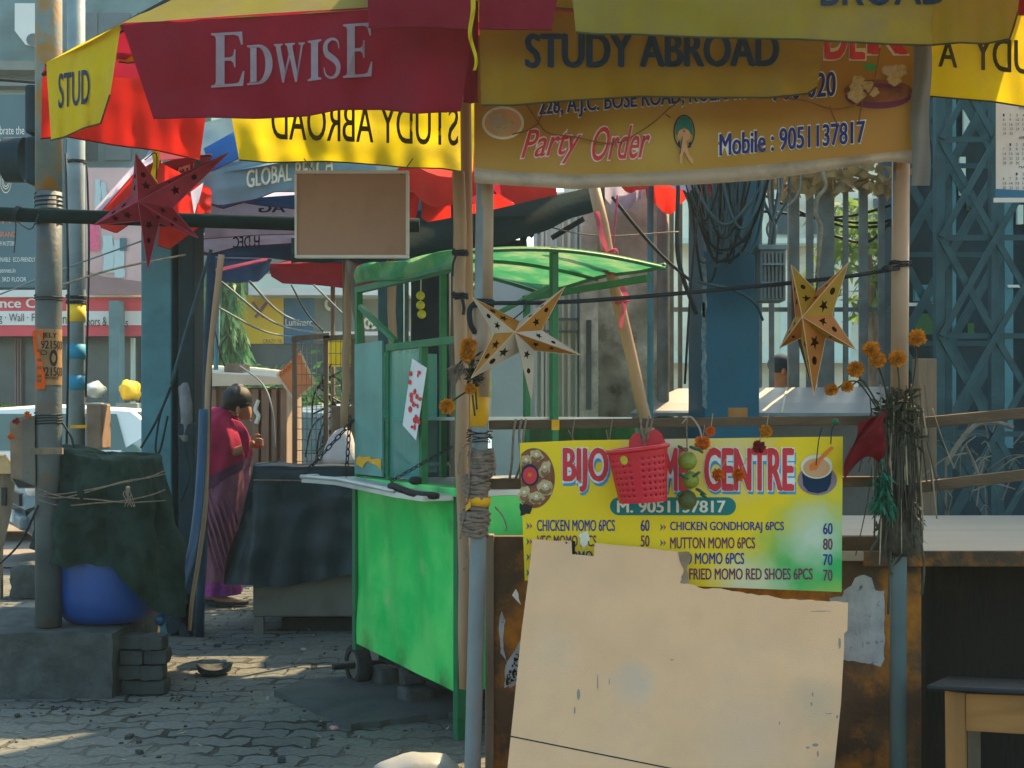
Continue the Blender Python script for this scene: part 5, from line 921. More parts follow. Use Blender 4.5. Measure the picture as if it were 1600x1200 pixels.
O('counter_edge', cb(-.01, 1.01, -.02, .05, 1.036, 1.075), 'cart_green', ct, bevel=.004); O('counter_top', cb(0, 1, .05, 1.0, 1.036, 1.06), 'steel_plate', ct)
for u in (.01, .35, .68, .995): O('post', cb(u - .014, u + .014, -.005, .027, 1.07, 1.72 if 0 < u < .99 and u > .1 else 2.03), 'cart_frame', ct, bevel=.002)
for d in (.48, .98):
    if d < .6: O('post', cb(.975, 1.0, d - .016, d + .016, 1.06, 2.13), 'cart_frame', ct, bevel=.002)
    O('post', cb(.0, .025, d - .016, d + .016, 1.06, 2.14 if d < .6 else 2.02), 'cart_frame', ct, bevel=.002)
O('top_rail', cb(.35, .995, -.008, .024, 1.69, 1.722), 'cart_frame', ct); O('roof_rail', cb(0, 1, -.008, .024, 2.0, 2.03), 'cart_frame', ct); O('roof_rail', cb(0, 1, .96, .99, 2.0, 2.03), 'cart_frame', ct)
O('brace', MB().beam(C(.03, .01, 1.93), C(.42, .01, 1.73), .024, .024), 'cart_frame', ct); O('brace', MB().beam(C(.99, .05, 1.75), C(.99, .45, 1.95), .02, .02), 'cart_frame', ct)
O('glass_pane', cb(.03, .335, -.02, -.012, 1.09, 1.74), 'glass_dusty', ct); O('glass_pane', cb(.365, .665, .005, .012, 1.09, 1.69), 'glass', ct)
O('glass_pane', cb(.03, .06, .03, .42, 1.09, 1.7), 'glass', ct); O('shelf', cb(.02, .98, .1, .9, 1.36, 1.375), 'steel_plate', ct); O('back_board', cb(.1, .95, .94, .96, 1.06, 1.36), 'cart_frame', ct)
O('torn_sticker', MB().plate(lambda x, y, o: C(.04 + x * .3, -.024, 1.10 + y * .15), [jag([(.05, .25), (.15, .55), (.95, .5), (.98, .1), (.8, .3), (.5, .4), (.3, .15), (.05, .25)], .05, .12)[:-1]], 0), 'tape_yellow', ct)
def roof(u, v): d = -.06 + 1.06 * v; return C(.03 + .99 * u, d + .05, 2.13 - .05 * u + .05 * math.sin(math.pi * v) - .07 * v * (1 - u) + .008 * math.sin(u * 9 + v * 3))
O('roof_sheet', MB().grid(roof, 24, 20), 'cart_sheet', ct, smooth=True); O('roof_edge', MB().grid(lambda u, v: roof(u, 0) - up * (.085 * v) - e2 * (.015 * math.sin(v * 3 + u * 12)), 24, 4), 'cart_sheet', ct, smooth=True)
for u in (.0, .5, 1.0): O('roof_hoop', MB().tube([roof(u, k / 12) - up * .014 for k in range(13)], .009, 6), 'cart_frame', ct, smooth=True)
O('roof_rim', MB().tube([roof(k / 10, 1) for k in range(11)], .012, 6), 'cart_frame', ct, smooth=True); O('roof_rim', MB().tube([roof(k / 10, 0) - up * .085 for k in range(11)], .008, 6), 'cart_frame', ct, smooth=True)
nrm = -e2
def tray(x, y, o): return C(x, y, 1.075 - .02 * x + o + .014 * math.sin(x * 4))
tr_ = O('tray_shelf', MB().plate(tray, [[(-.02, -.02), (.0, -.20), (.06, -.31), (.16, -.30), (.4, -.27), (.7, -.25), (.86, -.22), (1.0, -.16), (1.0, -.02)]], .022), 'steel_plate', ct); O('lip', MB().tube([tray(x, y, .006) for x, y in ((.0, -.20), (.06, -.31), (.16, -.30), (.4, -.27), (.7, -.25), (.86, -.22))], .011, 6), 'steel_plate', tr_, smooth=True)
O('tray_end', MB().tube(spl([C(.80, -.2, 1.06), C(.84, -.22, 1.08), C(.95, -.17, 1.05), C(1.02, -.10, 1.045)], 4), [.016] * 12 + [.012], 8), 'iron_black', tr_, smooth=True)
def chain(a, b, n, sag=.0):
    mb = MB(); pts = [a.lerp(b, i / n) - up * sag * math.sin(math.pi * i / n) for i in range(n + 1)]
    for i in range(n):
        p, q = pts[i], pts[i + 1]; d = (q - p); l = d.length; d.normalize(); s = d.orthogonal().normalized(); s = s if i % 2 else d.cross(s); c = (p + q) / 2
        mb.tube([c + d * l * .62 * math.cos(a_) + s * l * .28 * math.sin(a_) for a_ in [6.283 * k / 12 for k in range(13)]], l * .10, 5, cap=False)
    return mb
O('chain', chain(C(.02, -.02, 1.36), C(.06, -.30, 1.09), 11), 'iron_black', ct, smooth=True); O('chain', chain(C(.0, -.03, 1.38), C(.02, -.06, 1.08), 9), 'iron_black', ct, smooth=True); O('chain', chain(C(1.0, -.03, 1.25), C(.83, -.22, 1.10), 12), 'iron_black', ct, smooth=True)
O('wing_nut', MB().ball(C(.68, -.03, 1.09), (.03, .03, .02), 8, 6), 'iron_black', ct)
def wheel_at(c, ax, r, w_, parent):
    ax = ax.normalized(); s = ax.cross(up).normalized(); n = 28
    rg = [[c + ax * o + (s * math.cos(6.283 * j / n) + up * math.sin(6.283 * j / n)) * rr_ for j in range(n)] for rr_, o in ((r * .66, -w_), (r * .93, -w_), (r, -w_ * .5), (r, w_ * .5), (r * .93, w_), (r * .66, w_))]
    wh = O('wheel', MB().rings(rg, cap=False), 'rubber', parent, autos=True); O('rim', MB().rings([[c + ax * o + (s * math.cos(6.283 * j / n) + up * math.sin(6.283 * j / n)) * rr_ for j in range(n)] for rr_, o in ((r * .67, -w_ * .7), (r * .5, -w_ * .3), (r * .2, -w_ * .5), (r * .2, -w_ * 2.4), (r * .06, -w_ * 2.6))]), 'grey_box', wh, autos=True)
wc = G(553, 1071); wheel_at(V(wc.x + .02, wc.y + .02, .105), V(.86, .5, 0), .105, .035, ct); O('axle', MB().tube([V(wc.x - .10, wc.y - .06, .105), V(wc.x + .9, wc.y + .5, .105)], .016, 8), 'iron_black', ct)
O('leg', cb(.96, 1.0, .0, .04, 0, .21), 'cart_frame', ct); O('under_frame', cb(.05, .95, .1, .9, .15, .20), 'iron_black', ct)
for x, y, sz, lb, k in ((600, 1072, (.10, .16, .10), 'grey brick under the green cart near the wheel', 1), (650, 1100, (.15, .12, .085), 'lower grey brick of the pair propping the green cart', 2)):
    g = G(x, y); O('brick', rock((g.x, g.y, sz[2] / 2), sz, .008, 4, .5, k), 'concrete_block', None, lb, 'brick', smooth=True)
g = G(650, 1100); O('brick', rock((g.x - .02, g.y + .05, .13), (.12, .1, .08), .012, 4, .2, 5), 'concrete_block', None, 'upper grey brick of the pair propping the green cart', 'brick', smooth=True)
pc = T('picture_card', 'hanging picture card with red figure inside the cart case', 'card', P(648, 600, 5.85)); q = plane3((640, 560, 5.85), (665, 555, 5.72), (632, 670, 5.85)); sf = SF(q)
O('card', MB().plate(sf, [[(644, 560), (667, 575), (650, 688), (629, 664)]], .004), 'paper_white', pc); t = MB(); rr = random.Random(3)
for k in range(26): x = rr.gauss(648, 4); y = rr.uniform(578, 668); t.plate(lambda a, b_, o: sf(a, b_, .003 + k * .0003), [ell(x, y, rr.uniform(1, 3.2), rr.uniform(2, 6), 7)])
O('picture', t, 'ink_red', pc); O('string', MB().tube([P(655, 562, 5.84), P(652, 545, 5.83)], .003, 4), 'black_cord', pc)
ls_ = T('lime_string', 'string of three yellow limes hanging in the cart frame', 'lime charm', P(657, 495, 6.1)); O('string', MB().tube([P(658, 425, 6.1), P(657, 490, 6.1)], .003, 4), 'paper_white', ls_)
for y in (462, 477, 491): O('lime', MB().ball(P(657 + (y % 3), y, 6.1), .021, 12, 9), 'lime_yellow', ls_, smooth=True)
# ---------------------------------------------------------------- covered cart, sack, drum
D = 8.1; cc = T('covered_cart', 'grey cart under a navy tarpaulin between the woman and the green cart', 'cart', P(480, 985, D))
O('body', boxpx(395, 850, 700, 964, D, .9), 'grey_box', cc, bevel=.01); O('top', boxpx(400, 735, 700, 850, D + .02, .88), 'grey_box', cc)
for x in (396, 690): O('leg', boxpx(x, 964, x + 15, 992, D, .07), 'grey_box', cc); O('leg', boxpx(x, 955, x + 15, 980, D + .8, .07), 'grey_box', cc)
O('under_crate', boxpx(440, 966, 600, 986, D + .15, .5), 'iron_black', cc)
def drp(u, v):
    x = 352 + 350 * u; yb = lerpl([(352, 914), (400, 914), (440, 918), (500, 906), (560, 894), (702, 880)], x); tx = 398 + (x - 398) * 1.0 if x > 398 else 398
    if v < .3: k = v / .3; xx = max(x, 396 + 4 * (1 - k)); return P(xx, 727 - 4 * (1 - k) + 1.5 * math.sin(x * .07), D + .85 - .92 * k)
    k = (v - .3) / .7; xx = max(x, 396 - 44 * k) if x < 396 else x; xx = xx + (352 - 352) ; xx = x * k + max(x, 396) * (1 - k)
    return P(xx, 727 + (yb - 727) * k, D - .075 - .02 * k * math.sin(x * .05) - .03 * math.sin(x * .11 + k * 3) * k - .02 * noise.noise(V(x * .03, k * 5, 0)))
O('tarpaulin', MB().grid(drp, 60, 26), 'tarp_navy', cc, smooth=True); O('side_drape', MB().grid(lambda u, v: drp(0, .3 + .7 * v) + V(.10 * u * v + .03 * math.sin(v * 6), .9 * u, 0), 8, 14), 'tarp_navy', cc, smooth=True)
O('tie_cord', MB().tube([P(396, 750, D - .10), P(480, 751, D - .13), P(700, 748, D - .12)], .005, 5), 'jute', cc)
sk_ = T('white_sack', 'white cloth sack tied to the stick above the covered cart', 'sack', P(530, 722, 7.9))
O('bag', MB().rings([[P(532 + cxo + hw * math.cos(a) * (1 + .05 * math.sin(5 * a)), y, 7.85 + hw * .004 * math.sin(a)) for a in [6.283 * k / 20 for k in range(20)]] for cxo, hw, y in ((6, 4, 662), (6, 3, 668), (4, 12, 673), (1, 19, 684), (-1, 25, 702), (-1, 27, 716), (-1, 25, 724))]), 'sack_white', sk_, smooth=True); O('knot', coil(P(538, 662, 7.85), P(538, 667, 7.85), .014, .004, 3), 'jute', sk_)
D = 6.62; dr = T('water_drum', 'blue plastic drum under a dark green cloth on the concrete block', 'drum', P(170, 978, D)); cx_ = P(170, 900, D).x; zb = .325
O('barrel', MB().rings([[V(cx_ + r * math.cos(a), D + r * math.sin(a), zb + z) for a in [6.283 * k / 32 for k in range(32)]] for r, z in ((.17, 0), (.215, .015), (.245, .06), (.262, .14), (.264, .30), (.25, .60), (.21, .74), (.20, .84))]), 'drum_blue', dr, smooth=True)
def cl(u, v):
    a = 6.283 * u; ca, sa = math.cos(a), math.sin(a); rtop = .262
    fold = .030 * math.sin(7 * a + v * 3 + .8 * math.sin(2 * a)) + .016 * math.sin(13 * a - v * 5) + .02 * noise.noise(V(3 * ca, 3 * sa, v * 4))
    zl = zb + .86; low = .30 - .28 * max(0, math.sin(a - 2.2)) * 0 ; xx = ca
    hem = lerpl([(-1, .40), (-.6, .34), (.3, .33), (.6, .20), (1.0, .04)], xx)
    if v < .25: k = v / .25; r = rtop * (.05 + .95 * k); return V(cx_ + r * ca, D + r * sa, zl + .012 * math.sin(5 * a) * k + .03 * (1 - k) * 0 - .02 * k * k + (.06 * max(0, -ca) * k))
    k = (v - .25) / .75; r = rtop + .05 * min(1, k * 2.2) + fold * min(1, k * 1.6) + (.07 * k if xx > .3 else 0) * xx + .05 * k * max(0, -xx - .5)
    pinch = -.02 * math.exp(-((k - .42) / .08) ** 2)
    return V(cx_ + (r + pinch) * ca, D + (r + pinch) * sa, zl - .02 + (.06 * max(0, -ca)) * (1 - k) + (zb + hem - zl) * k)
O('cover_cloth', MB().grid(lambda u, v: cl(u, v) + noise.noise_vector(V(4 * math.cos(6.283 * u), 4 * math.sin(6.283 * u), v * 7)) * .016 + noise.noise_vector(V(9 * math.cos(6.283 * u), 9 * math.sin(6.283 * u), v * 15 + 4)) * .007, 150, 60), 'cloth_darkgreen', dr, smooth=True)
for i, (ya, yb_, yc) in enumerate(((772, 754, 735), (778, 752, 740), (790, 782, 765), (776, 785, 782))):
    O('tie_rope', MB().tube(spl([P(60, ya - 4 * i, 6.32), P(96, ya, 6.34), P(150, (ya + yb_) / 2, 6.29), P(195, yb_, 6.29), P(235, (yb_ + yc) / 2, 6.36), P(258, yc, 6.5)], 6), .0035, 5), 'jute', dr, smooth=True)
t = MB(); rr = random.Random(6)
for k in range(7): p = P(200, 763, 6.27); t.tube(spl([p, p + V(rr.uniform(-.02, .03), -.01, -.03), p + V(rr.uniform(-.04, .05), 0, -.09)], 4), .0025, 4)
t.ball(P(200, 763, 6.27), .012, 8, 6); O('rope_knot', t, 'jute', dr)
fr = T('concrete_footing', 'big rough concrete block carrying the rusty pole and drum', 'concrete block', G(90, 1090)); g0 = G(190, 1082); g1 = G(-30, 1096)
O('block', rock(((g0.x + g1.x) / 2 - .12, 6.66, .155), (g0.x - g1.x + .25, .86, .33), .014, 10, .0, 2, .02), 'concrete_block', None, 'big rough concrete block carrying the rusty pole and drum', 'concrete block', smooth=True) if False else O('block', rock(((g0.x + g1.x) / 2 - .12, 6.66, .155), (g0.x - g1.x + .25, .86, .33), .014, 10, .0, 2, .02), 'concrete_block', fr, autos=True)
gg = G(198, 1078); nb = 0
for r in range(4):
    for k in range(2 if r else 1):
        x0 = -1.955 + k * .115 + (.0 if r % 2 else .012); z = .037 + r * .074
        O('brick', rock((x0 + .06 + (.06 if not r else 0), 6.38 + .02 * math.sin(r * 3 + k), z), ((.112 if r else .22), .12, .068), .005, 4, .04 * math.sin(r + k), r * 3 + k), 'brick_dark', None, ['single long dark brick at the foot of the small brick pile', 'dark brick in the small pile beside the concrete block'][1 if r else 0], 'brick', 'bricks stacked beside the concrete block', autos=True)
g = G(330, 1056); bw = T('broken_bowl', 'shallow broken clay bowl lying in the sun patch', 'bowl', g)
O('bowl', MB().rings([[g + V(r * math.cos(a) * (1 + .06 * math.sin(3 * a)), .06 + r * math.sin(a), z + (.012 * math.sin(2 * a + 1) if z > .03 else 0)) for a in [6.283 * k / 24 for k in range(24)]] for r, z in ((.06, 0), (.085, .012), (.098, .045), (.088, .045), (.07, .02), (.02, .014))]), 'concrete_block', bw, autos=True)
rr = random.Random(11)
for i, (x, y, s, m_) in enumerate(((560, 1130, .03, 'litter_pink'), (522, 1140, .02, 'litter_pink'), (388, 921, .02, 'bag_white'), (418, 1094, .008, 'bag_white'), (350, 1035, .02, 'bag_white'), (474, 1017, .02, 'bag_white'))):
    g = G(x, y); O('litter', MB().ball(g + V(0, 0, .008), (s, s * .5, .01), 9, 5, lambda d: 1 + .5 * noise.noise(d * 2 + V(i, 0, 0))), m_, None, ['pink paper scrap by the cement patch edge', 'small pink scrap on the pavers left of the cement patch', 'white scrap near the woman', 'tiny white scrap on the pavers', 'white scrap behind the clay bowl', 'white scrap before the covered cart'][i], 'litter')
for i, (x, y) in enumerate(((27, 1120), (202, 1155), (217, 1162), (272, 1155), (218, 1178), (248, 1185), (105, 1118), (440, 1190), (340, 1012))):
    g = G(x, y); s = rr.uniform(.012, .028); O('pebble', rock((g.x, g.y, s * .35), (s * 1.4, s, s * .8), s * .15, 3, rr.uniform(0, 3), i), 'brick_dark', None, 'small dark stone lying on the pavers', 'stone', 'loose stones on the pavers', smooth=True)
g = G(45, 935); O('kerb_stone', rock((g.x, g.y + .1, .13), (.26, .3, .26), .02, 5, 0, 8), 'concrete_block', None, 'grey kerb stone behind the rusty pole', 'stone', autos=True)
g = G(655, 1196); O('plastic_bag', MB().ball(V(P(655, 1200, 4.85).x, 4.85, .02), (.17, .14, .085), 26, 16, lambda d: 1 + .16 * noise.noise(d * 1.6) + .03 * noise.noise(d * 5)), 'bag_white', None, 'crumpled white plastic bag at the lower edge', 'bag', smooth=True)

rr = random.Random(77); t = MB()
for k in range(260):
    x, y = rr.uniform(-3, .6), rr.uniform(4.6, 9.5); s = rr.uniform(.006, .022); a = rr.uniform(0, 6.28); z = gz(x, y) + .004
    d_ = V(math.cos(a), math.sin(a), rr.uniform(-.1, .35)) * s; q_ = V(-math.sin(a), math.cos(a), rr.uniform(-.2, .2)) * s * .4; p_ = V(x, y, z)
    t.add([p_ - d_, p_ + q_, p_ + d_ + V(0, 0, s * .3), p_ - q_], [(0, 1, 2, 3)])
O('leaf_litter', t, 'dry_straw', kind='stuff')

t = MB()
for k in range(420):
    if k % 3: x, y = rr.uniform(-3, .4), rr.uniform(4.8, 9.4)
    else: x, y = (rr.gauss(-.5, .35), rr.gauss(6.0, .4)) if k % 2 else (rr.gauss(-2.1, .35), rr.gauss(6.15, .18))
    s = rr.uniform(.003, .011); t.join(MB().ball(V(x, y, gz(x, y) + s * .3), (s * rr.uniform(.8, 1.5), s, s * .7), 5, 4, lambda q: 1 + .4 * noise.noise(q * 2 + V(k, 0, 0))))
O('grit', t, 'brick_dark', kind='stuff')
# ---------------------------------------------------------------- front stall
DS = 3.93
p = T('stall_pole', 'white stall pole with rope wraps and yellow tape left of the menu sign', 'pole', P(741, 1371, DS))
O('pipe', MB().tube([P(758, 240, DS), P(752, 560, DS), P(746, 900, DS), P(738, 1215, DS), P(734, 1352, DS)], 13 * DS / F, 18), 'pipe_grey', p, smooth=True)
O('upper_sleeve', MB().tube([P(758, 286, DS), P(757, 470, DS)], 12.6 * DS / F + .0015, 18), 'pipe_beige', p, smooth=True); O('lower_sleeve', MB().tube([P(753.5, 481, DS), P(750.5, 620, DS)], 14 * DS / F + .001, 18), 'pipe_beige', p, smooth=True)
r_ = 13 * DS / F
O('yellow_tape', MB().tube([P(750, 604, DS), P(748.4, 666, DS)], r_ + .003, 18), 'tape_yellow', p, smooth=True)
for i, (y0, y1, tn, r) in enumerate(((702, 742, 14, .004), (744, 778, 9, .005), (792, 836, 12, .006), (800, 822, 6, .010))):
    x0 = 747 - (y0 - 700) * .04 + (6 if i == 0 else 0); O('rope_wrap', coil(P(x0, y0, DS), P(x0 - 1, y1, DS), r_ + r, .006, tn, .9, 5, i), 'jute', p, smooth=True)
O('cloth_tie', MB().tube([P(748, 776, DS), P(747, 790, DS)], [r_ + .014, r_ + .010], 16), 'tape_yellow', p, smooth=True); O('cloth_end', MB().grid(lambda u, v: P(735 - 8 * v + 4 * math.sin(v * 3), 776 + 9 * u + 14 * v, DS - .045), 3, 6), 'tape_yellow', p)
O('black_tape', MB().tube([P(756.5, 468, DS), P(755.8, 482, DS)], r_ + .006, 16), 'black_cord', p, smooth=True); O('black_loop', MB().tube(spl([P(742, 474, DS - .02), P(734, 484, DS - .03), P(735, 505, DS - .03), P(742, 520, DS - .02)], 5), .009, 6), 'black_cord', p, smooth=True)
for i, pts in enumerate(([(735, 690), (733, 740), (731, 780), (722, 820), (719, 842)], [(737, 680), (734, 720), (732, 775)], [(773, 792), (785, 806), (791, 822), (790, 830)], [(731, 838), (727, 862), (732, 880), (724, 890)], [(770, 700), (774, 730), (768, 745)], [(737, 690), (720, 705), (717, 740), (733, 755)])):
    O('loose_strand', MB().tube(spl([P(x, y, DS - .035 - .004 * i) for x, y in pts], 6), .0028, 5), 'jute', p, smooth=True)
O('wire_tie', coil(P(749, 672, DS), P(749, 690, DS), r_ + .008, .0018, 5, 2.5, 4, 3), 'black_cord', p)
p = T('stall_pole', 'blue grey stall pole under the dried flower bundle right of the menu sign', 'pole', P(1402, 1352, DS))
O('pipe', MB().tube([P(1407, 236, DS), P(1405, 640, DS), P(1402, 1352, DS)], 12.6 * DS / F, 18), 'pipe_blue', p, smooth=True); O('upper_sleeve', MB().tube([P(1408, 240, DS), P(1405, 650, DS)], 12.6 * DS / F + .0015, 18), 'pipe_beige', p, smooth=True); O('wire_tie', coil(P(1406, 408, DS), P(1406, 418, DS), 12.6 * DS / F + .004, .002, 5, 2, 4, 3), 'black_cord', p)
# bars
bars = T('stall_rails', 'dark weathered wooden rails tied between the two stall poles', 'rails', P(1050, 760, DS))
O('rail', MB().beam(P(764, 664, DS + .045), P(1394, 656, DS + .045), .03, .029), 'wood_dark', bars, bevel=.003); O('rail', MB().beam(P(764, 756, DS + .045), P(1394, 752, DS + .045), .03, .032), 'wood_dark', bars, bevel=.003)
bars2 = T('side_rails', 'dark wooden rails running right from the flower bundle pole', 'rails', P(1520, 760, DS)); O('rail', MB().beam(P(1404, 664, DS + .04), P(1720, 634, DS - .0), .03, .034), 'wood_dark', bars2, bevel=.003); O('rail', MB().beam(P(1404, 765, DS + .04), P(1720, 728, DS), .03, .034), 'wood_dark', bars2, bevel=.003)
O('yellow_tie', boxpx(862, 656, 874, 672, DS + .018, .02), 'tape_yellow', bars); O('wood_block', boxpx(1139, 637, 1168, 657, DS + .06, .02), 'wood_bench', bars)
for i, x in enumerate((806, 815, 822, 898, 957, 1003)): O('twine', MB().tube(spl([P(x, 655, DS + .02), P(x - 4, 680, DS + .01), P(x - 6 + 5 * (i % 2), 720 if i < 3 else 690, DS), P(x - 10, 750 if i < 3 else 672, DS + .01)], 6), .004 if i < 3 else .002, 5), 'jute', bars, smooth=True)
# counter
ct = T('stall_counter', 'brown wooden stall counter with torn posters and a pale plank top', 'counter', P(1150, 1330, 4.1))
fd = 4.12
ct_front = lambda x, y, o=0: P(x, y, fd - o)
O('front', boxpx(760, 838, 1440, 1320, fd, .04), 'wood_stall', ct, bevel=.004); O('post', boxpx(758, 836, 772, 1325, fd - .01, .06), 'wood_post', ct, bevel=.004)
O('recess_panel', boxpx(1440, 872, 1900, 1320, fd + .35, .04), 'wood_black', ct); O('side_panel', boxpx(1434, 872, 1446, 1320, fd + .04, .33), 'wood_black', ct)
tz = CAMZ - (862 - HOR) * fd / F; O('plank_top', MB().box(((1250 - 800) * fd / F + .45, fd + .72, tz - .012), (2.3, 1.5, .03)), 'counter_top', ct, bevel=.004); O('plank_edge', MB().box(((1600 - 800) * fd / F, fd - .022, tz - .02), (1.05, .02, .05)), 'wood_stall', ct, bevel=.004)
for pol, m_, k in (([(806, 920), (814, 945), (809, 940), (800, 930)], 'ink_white', 1), ([(784, 955), (790, 970), (786, 1000), (796, 1075), (822, 1060), (818, 1010), (798, 1040), (782, 1020), (779, 980)], 'torn_paper', 1), ([(838, 960), (808, 1010), (790, 1040), (788, 1075), (815, 1064), (838, 1062)], 'torn_paper', 2), ([(1330, 915), (1336, 903), (1350, 898), (1362, 903), (1368, 922), (1382, 923), (1382, 1030), (1376, 1042), (1296, 1026), (1296, 935), (1316, 932), (1319, 922)], 'torn_paper', 1), ([(1320, 862), (1386, 862), (1388, 1060), (1345, 1055), (1320, 1020)], 'poster_brown', .5)):
    if m_ == 'poster_brown': continue
    O('torn_poster', MB().plate(lambda x, y, o: ct_front(x, y, .003 * k), [jag(pol + [pol[0]], 1.4, 7, int(pol[0][0]))[:-1]]), m_, ct)
t = MB(); rr = random.Random(2)
for k in range(60): x = rr.uniform(790, 815); y = 1070 - (x - 785) * rr.uniform(.3, 2.4); t.plate(lambda a, b_, o: ct_front(a, b_, .0095), [rct(x, y, x + rr.uniform(1.5, 4), y + rr.uniform(2, 5))]) if y > 985 else None
O('poster_print', t, 'ink_black', ct)
# menu sign
q = plane3((812, 690, 3.865), (1317, 682, 3.865), (1314, 925, 3.85)); sf = SF(q); mn = T('menu_sign', 'yellow menu sign headed BIJO with red capitals hanging from the rails', 'sign', sf(1065, 925))
L = lambda k: (lambda x, y, o=0: sf(x, y, .0012 * k + o))
O('board', MB().plate(sf, [[(812, 692), (900, 688), (1100, 685), (1317, 682), (1315, 925), (1060, 915), (820, 907)]], .005), 'menu_vinyl', mn)
# big lettering: cyan drop, white outline, red face
for s, x0, x1, yb, yt in (('BIJO', 879, 951, 769, 699), ('M', 1000, 1036, 769, 699), ('ME', 1036, 1076, 768, 699), ('CENTRE', 1100, 1241, 768, 699)):
    for k, (m_, bo, dx, dy_) in enumerate((('ink_cyan', .075, 2, 7), ('ink_white', .09, 0, 1), ('ink_red', .045, 0, 0))):
        t = MB(); TXT(t, s, L(k + 1), x0 + dx - (1 if k < 2 else 0), yb + dy_ - (0 if k else 2), x1 + dx + (1 if k < 2 else 0), yt + (dy_ if not k else 0) - (1 if k == 1 else 0), 0, bo, 0, 0, k < 2); O('lettering', t, m_, mn)
pill = [(967 + 14 * math.cos(a), 791 + 14 * math.sin(a)) for a in [math.pi / 2 + math.pi * i / 10 for i in range(11)]] + [(1136 + 14 * math.cos(a), 791 + 14 * math.sin(a)) for a in [-math.pi / 2 + math.pi * i / 10 for i in range(11)]]
O('number_pill', MB().plate(L(1), [pill]), 'ink_teal', mn); t = MB(); TXT(t, 'M. 9051137817', L(2), 964, 801, 1134, 782, 0, .03); O('lettering', t, 'ink_cream', mn)
for i, (a, pa, b_, pb) in enumerate((('CHICKEN MOMO 6PCS', '60', 'CHICKEN GONDHORAJ 6PCS', '60'), ('VEG MOMO 7PCS', '50', 'MUTTON MOMO 6PCS', '80'), ('FRIED MOMO', '', 'FRIED MOMO 6PCS', '70'), ('', '', 'FRIED MOMO RED SHOES 6PCS', '70'))):
    m_ = 'ink_blue' if i % 2 == 0 else 'ink_maroon'; y0 = 830 + i * 24.3; t = MB()
    for s, x0, x1, dyy in ((a, 839, (961, 932, 926, 0)[i], 0), (pa, 1001, 1015, 0), (b_, (1047, 1047, 1047, 1077)[i], (1225, 1180, 1163, 1270)[i], 3), (pb, 1286, 1301, 5)):
        if s: t = MB(); TXT(t, s, L(1), x0, y0 + dyy, x1, y0 + dyy - 18, 0, .026); O('lettering', t, m_, mn)
    t1 = MB(); t2 = MB()
    for x in ((822, 1031)): t1 = MB(); t2 = MB(); y = y0 - 8 + (2 if x > 900 else 0); t1.plate(L(1), [[(x, y - 6), (x + 6, y), (x, y + 6), (x + 2, y)]]); t2.plate(L(1), [[(x + 5, y - 5.5), (x + 10, y), (x + 5, y + 5.5), (x + 7, y)]]); O('bullet_mark', t1, 'ink_teal', mn); O('bullet_mark', t2, 'ink_red', mn)
O('plate_picture', MB().plate(L(1), [[pt for pt in ell(834, 747, 33, 47, 40) if pt[0] > 813]]), 'ink_brown', mn)
for k, (x, y, rx, ry, a) in enumerate(((851, 733, 8, 14, .5), (838, 712, 11, 9, .2), (852, 762, 13, 12, .8), (838, 778, 12, 10, 0), (819, 772, 9, 13, .4), (822, 720, 8, 9, .3))):
    mo = [(x + rx * (1 + .18 * math.cos(5 * th)) * math.cos(th) * math.cos(a) - ry * math.sin(th) * math.sin(a), y + rx * math.cos(th) * math.sin(a) + ry * (1 + .12 * math.sin(7 * th)) * math.sin(th) * math.cos(a)) for th in [6.283 * i / 26 for i in range(26)]]
    O('momo_picture', MB().plate(L(2 + .2 * k), [mo]), 'ink_dumpling', mn); O('momo_picture', MB().plate(L(3.6 + .1 * k), [[(x + rx * .8 * math.cos(th), y + ry * .8 * math.sin(th) + 1) for th in [.2 + .22 * q for q in range(13)]] + [(x + rx * .55 * math.cos(th), y + ry * .45 * math.sin(th) - 1) for th in [2.8 - .22 * q for q in range(13)]]]), 'ink_dumpling_shade', mn); O('momo_picture', MB().plate(L(3.8 + .1 * k), [starp(x, y - ry * .25, min(rx, ry) * .45, .4 + k)]), 'ink_cream', mn)
O('sauce_picture', MB().plate(L(5), [ell(828, 742, 14, 17)]), 'ink_navy', mn); O('sauce_picture', MB().plate(L(6), [ell(828, 743, 11, 13.5)]), 'ink_red', mn); O('sauce_picture', MB().plate(L(7), [starp(828, 742, 5)]), 'ink_orange', mn)
for k, (lp, m_) in enumerate(([ell(1277, 752, 30, 22)], 'ink_grey'), ) if False else enumerate((([ell(1277, 750, 31, 24)], 'ink_grey'), ([[(1252, 726), (1255, 758), (1263, 768), (1278, 771), (1292, 767), (1298, 756), (1301, 726)]], 'ink_navy'), ([ell(1276, 729, 25, 19)], 'ink_cream'), ([ell(1276, 731, 21, 15)], 'ink_skin'), ([[(1299, 697), (1303, 700), (1282, 722), (1276, 734), (1266, 736), (1264, 727), (1276, 718)]], 'ink_orange'))):
    O('soup_picture', MB().plate(L(1 + k), lp), m_, mn)
wire('string_loop', [(1275, 752 - 25, 3.84), (1279, 690, 3.835), (1284, 668, 3.85)], .0016, 'black_cord', '', parent=mn); wire('string_loop', [(1298, 694, 3.84), (1300, 672, 3.84), (1306, 660, 3.86)], .0018, 'black_cord', '', parent=mn); O('string_knot', MB().ball(P(1305, 660, 3.86), .012, 8, 6), 'chilli', mn)
O('corner_tear', MB().plate(L(2), [jag([(812, 786), (832, 790), (828, 803), (813, 806), (812, 786)], 1.5, 5)[:-1]]), 'ink_black', mn); O('torn_paper', MB().plate(L(3), [jag([(905, 834), (918, 830), (922, 844), (912, 858), (906, 846), (905, 834)], 1.5, 4)[:-1]]), 'ink_cream', mn)
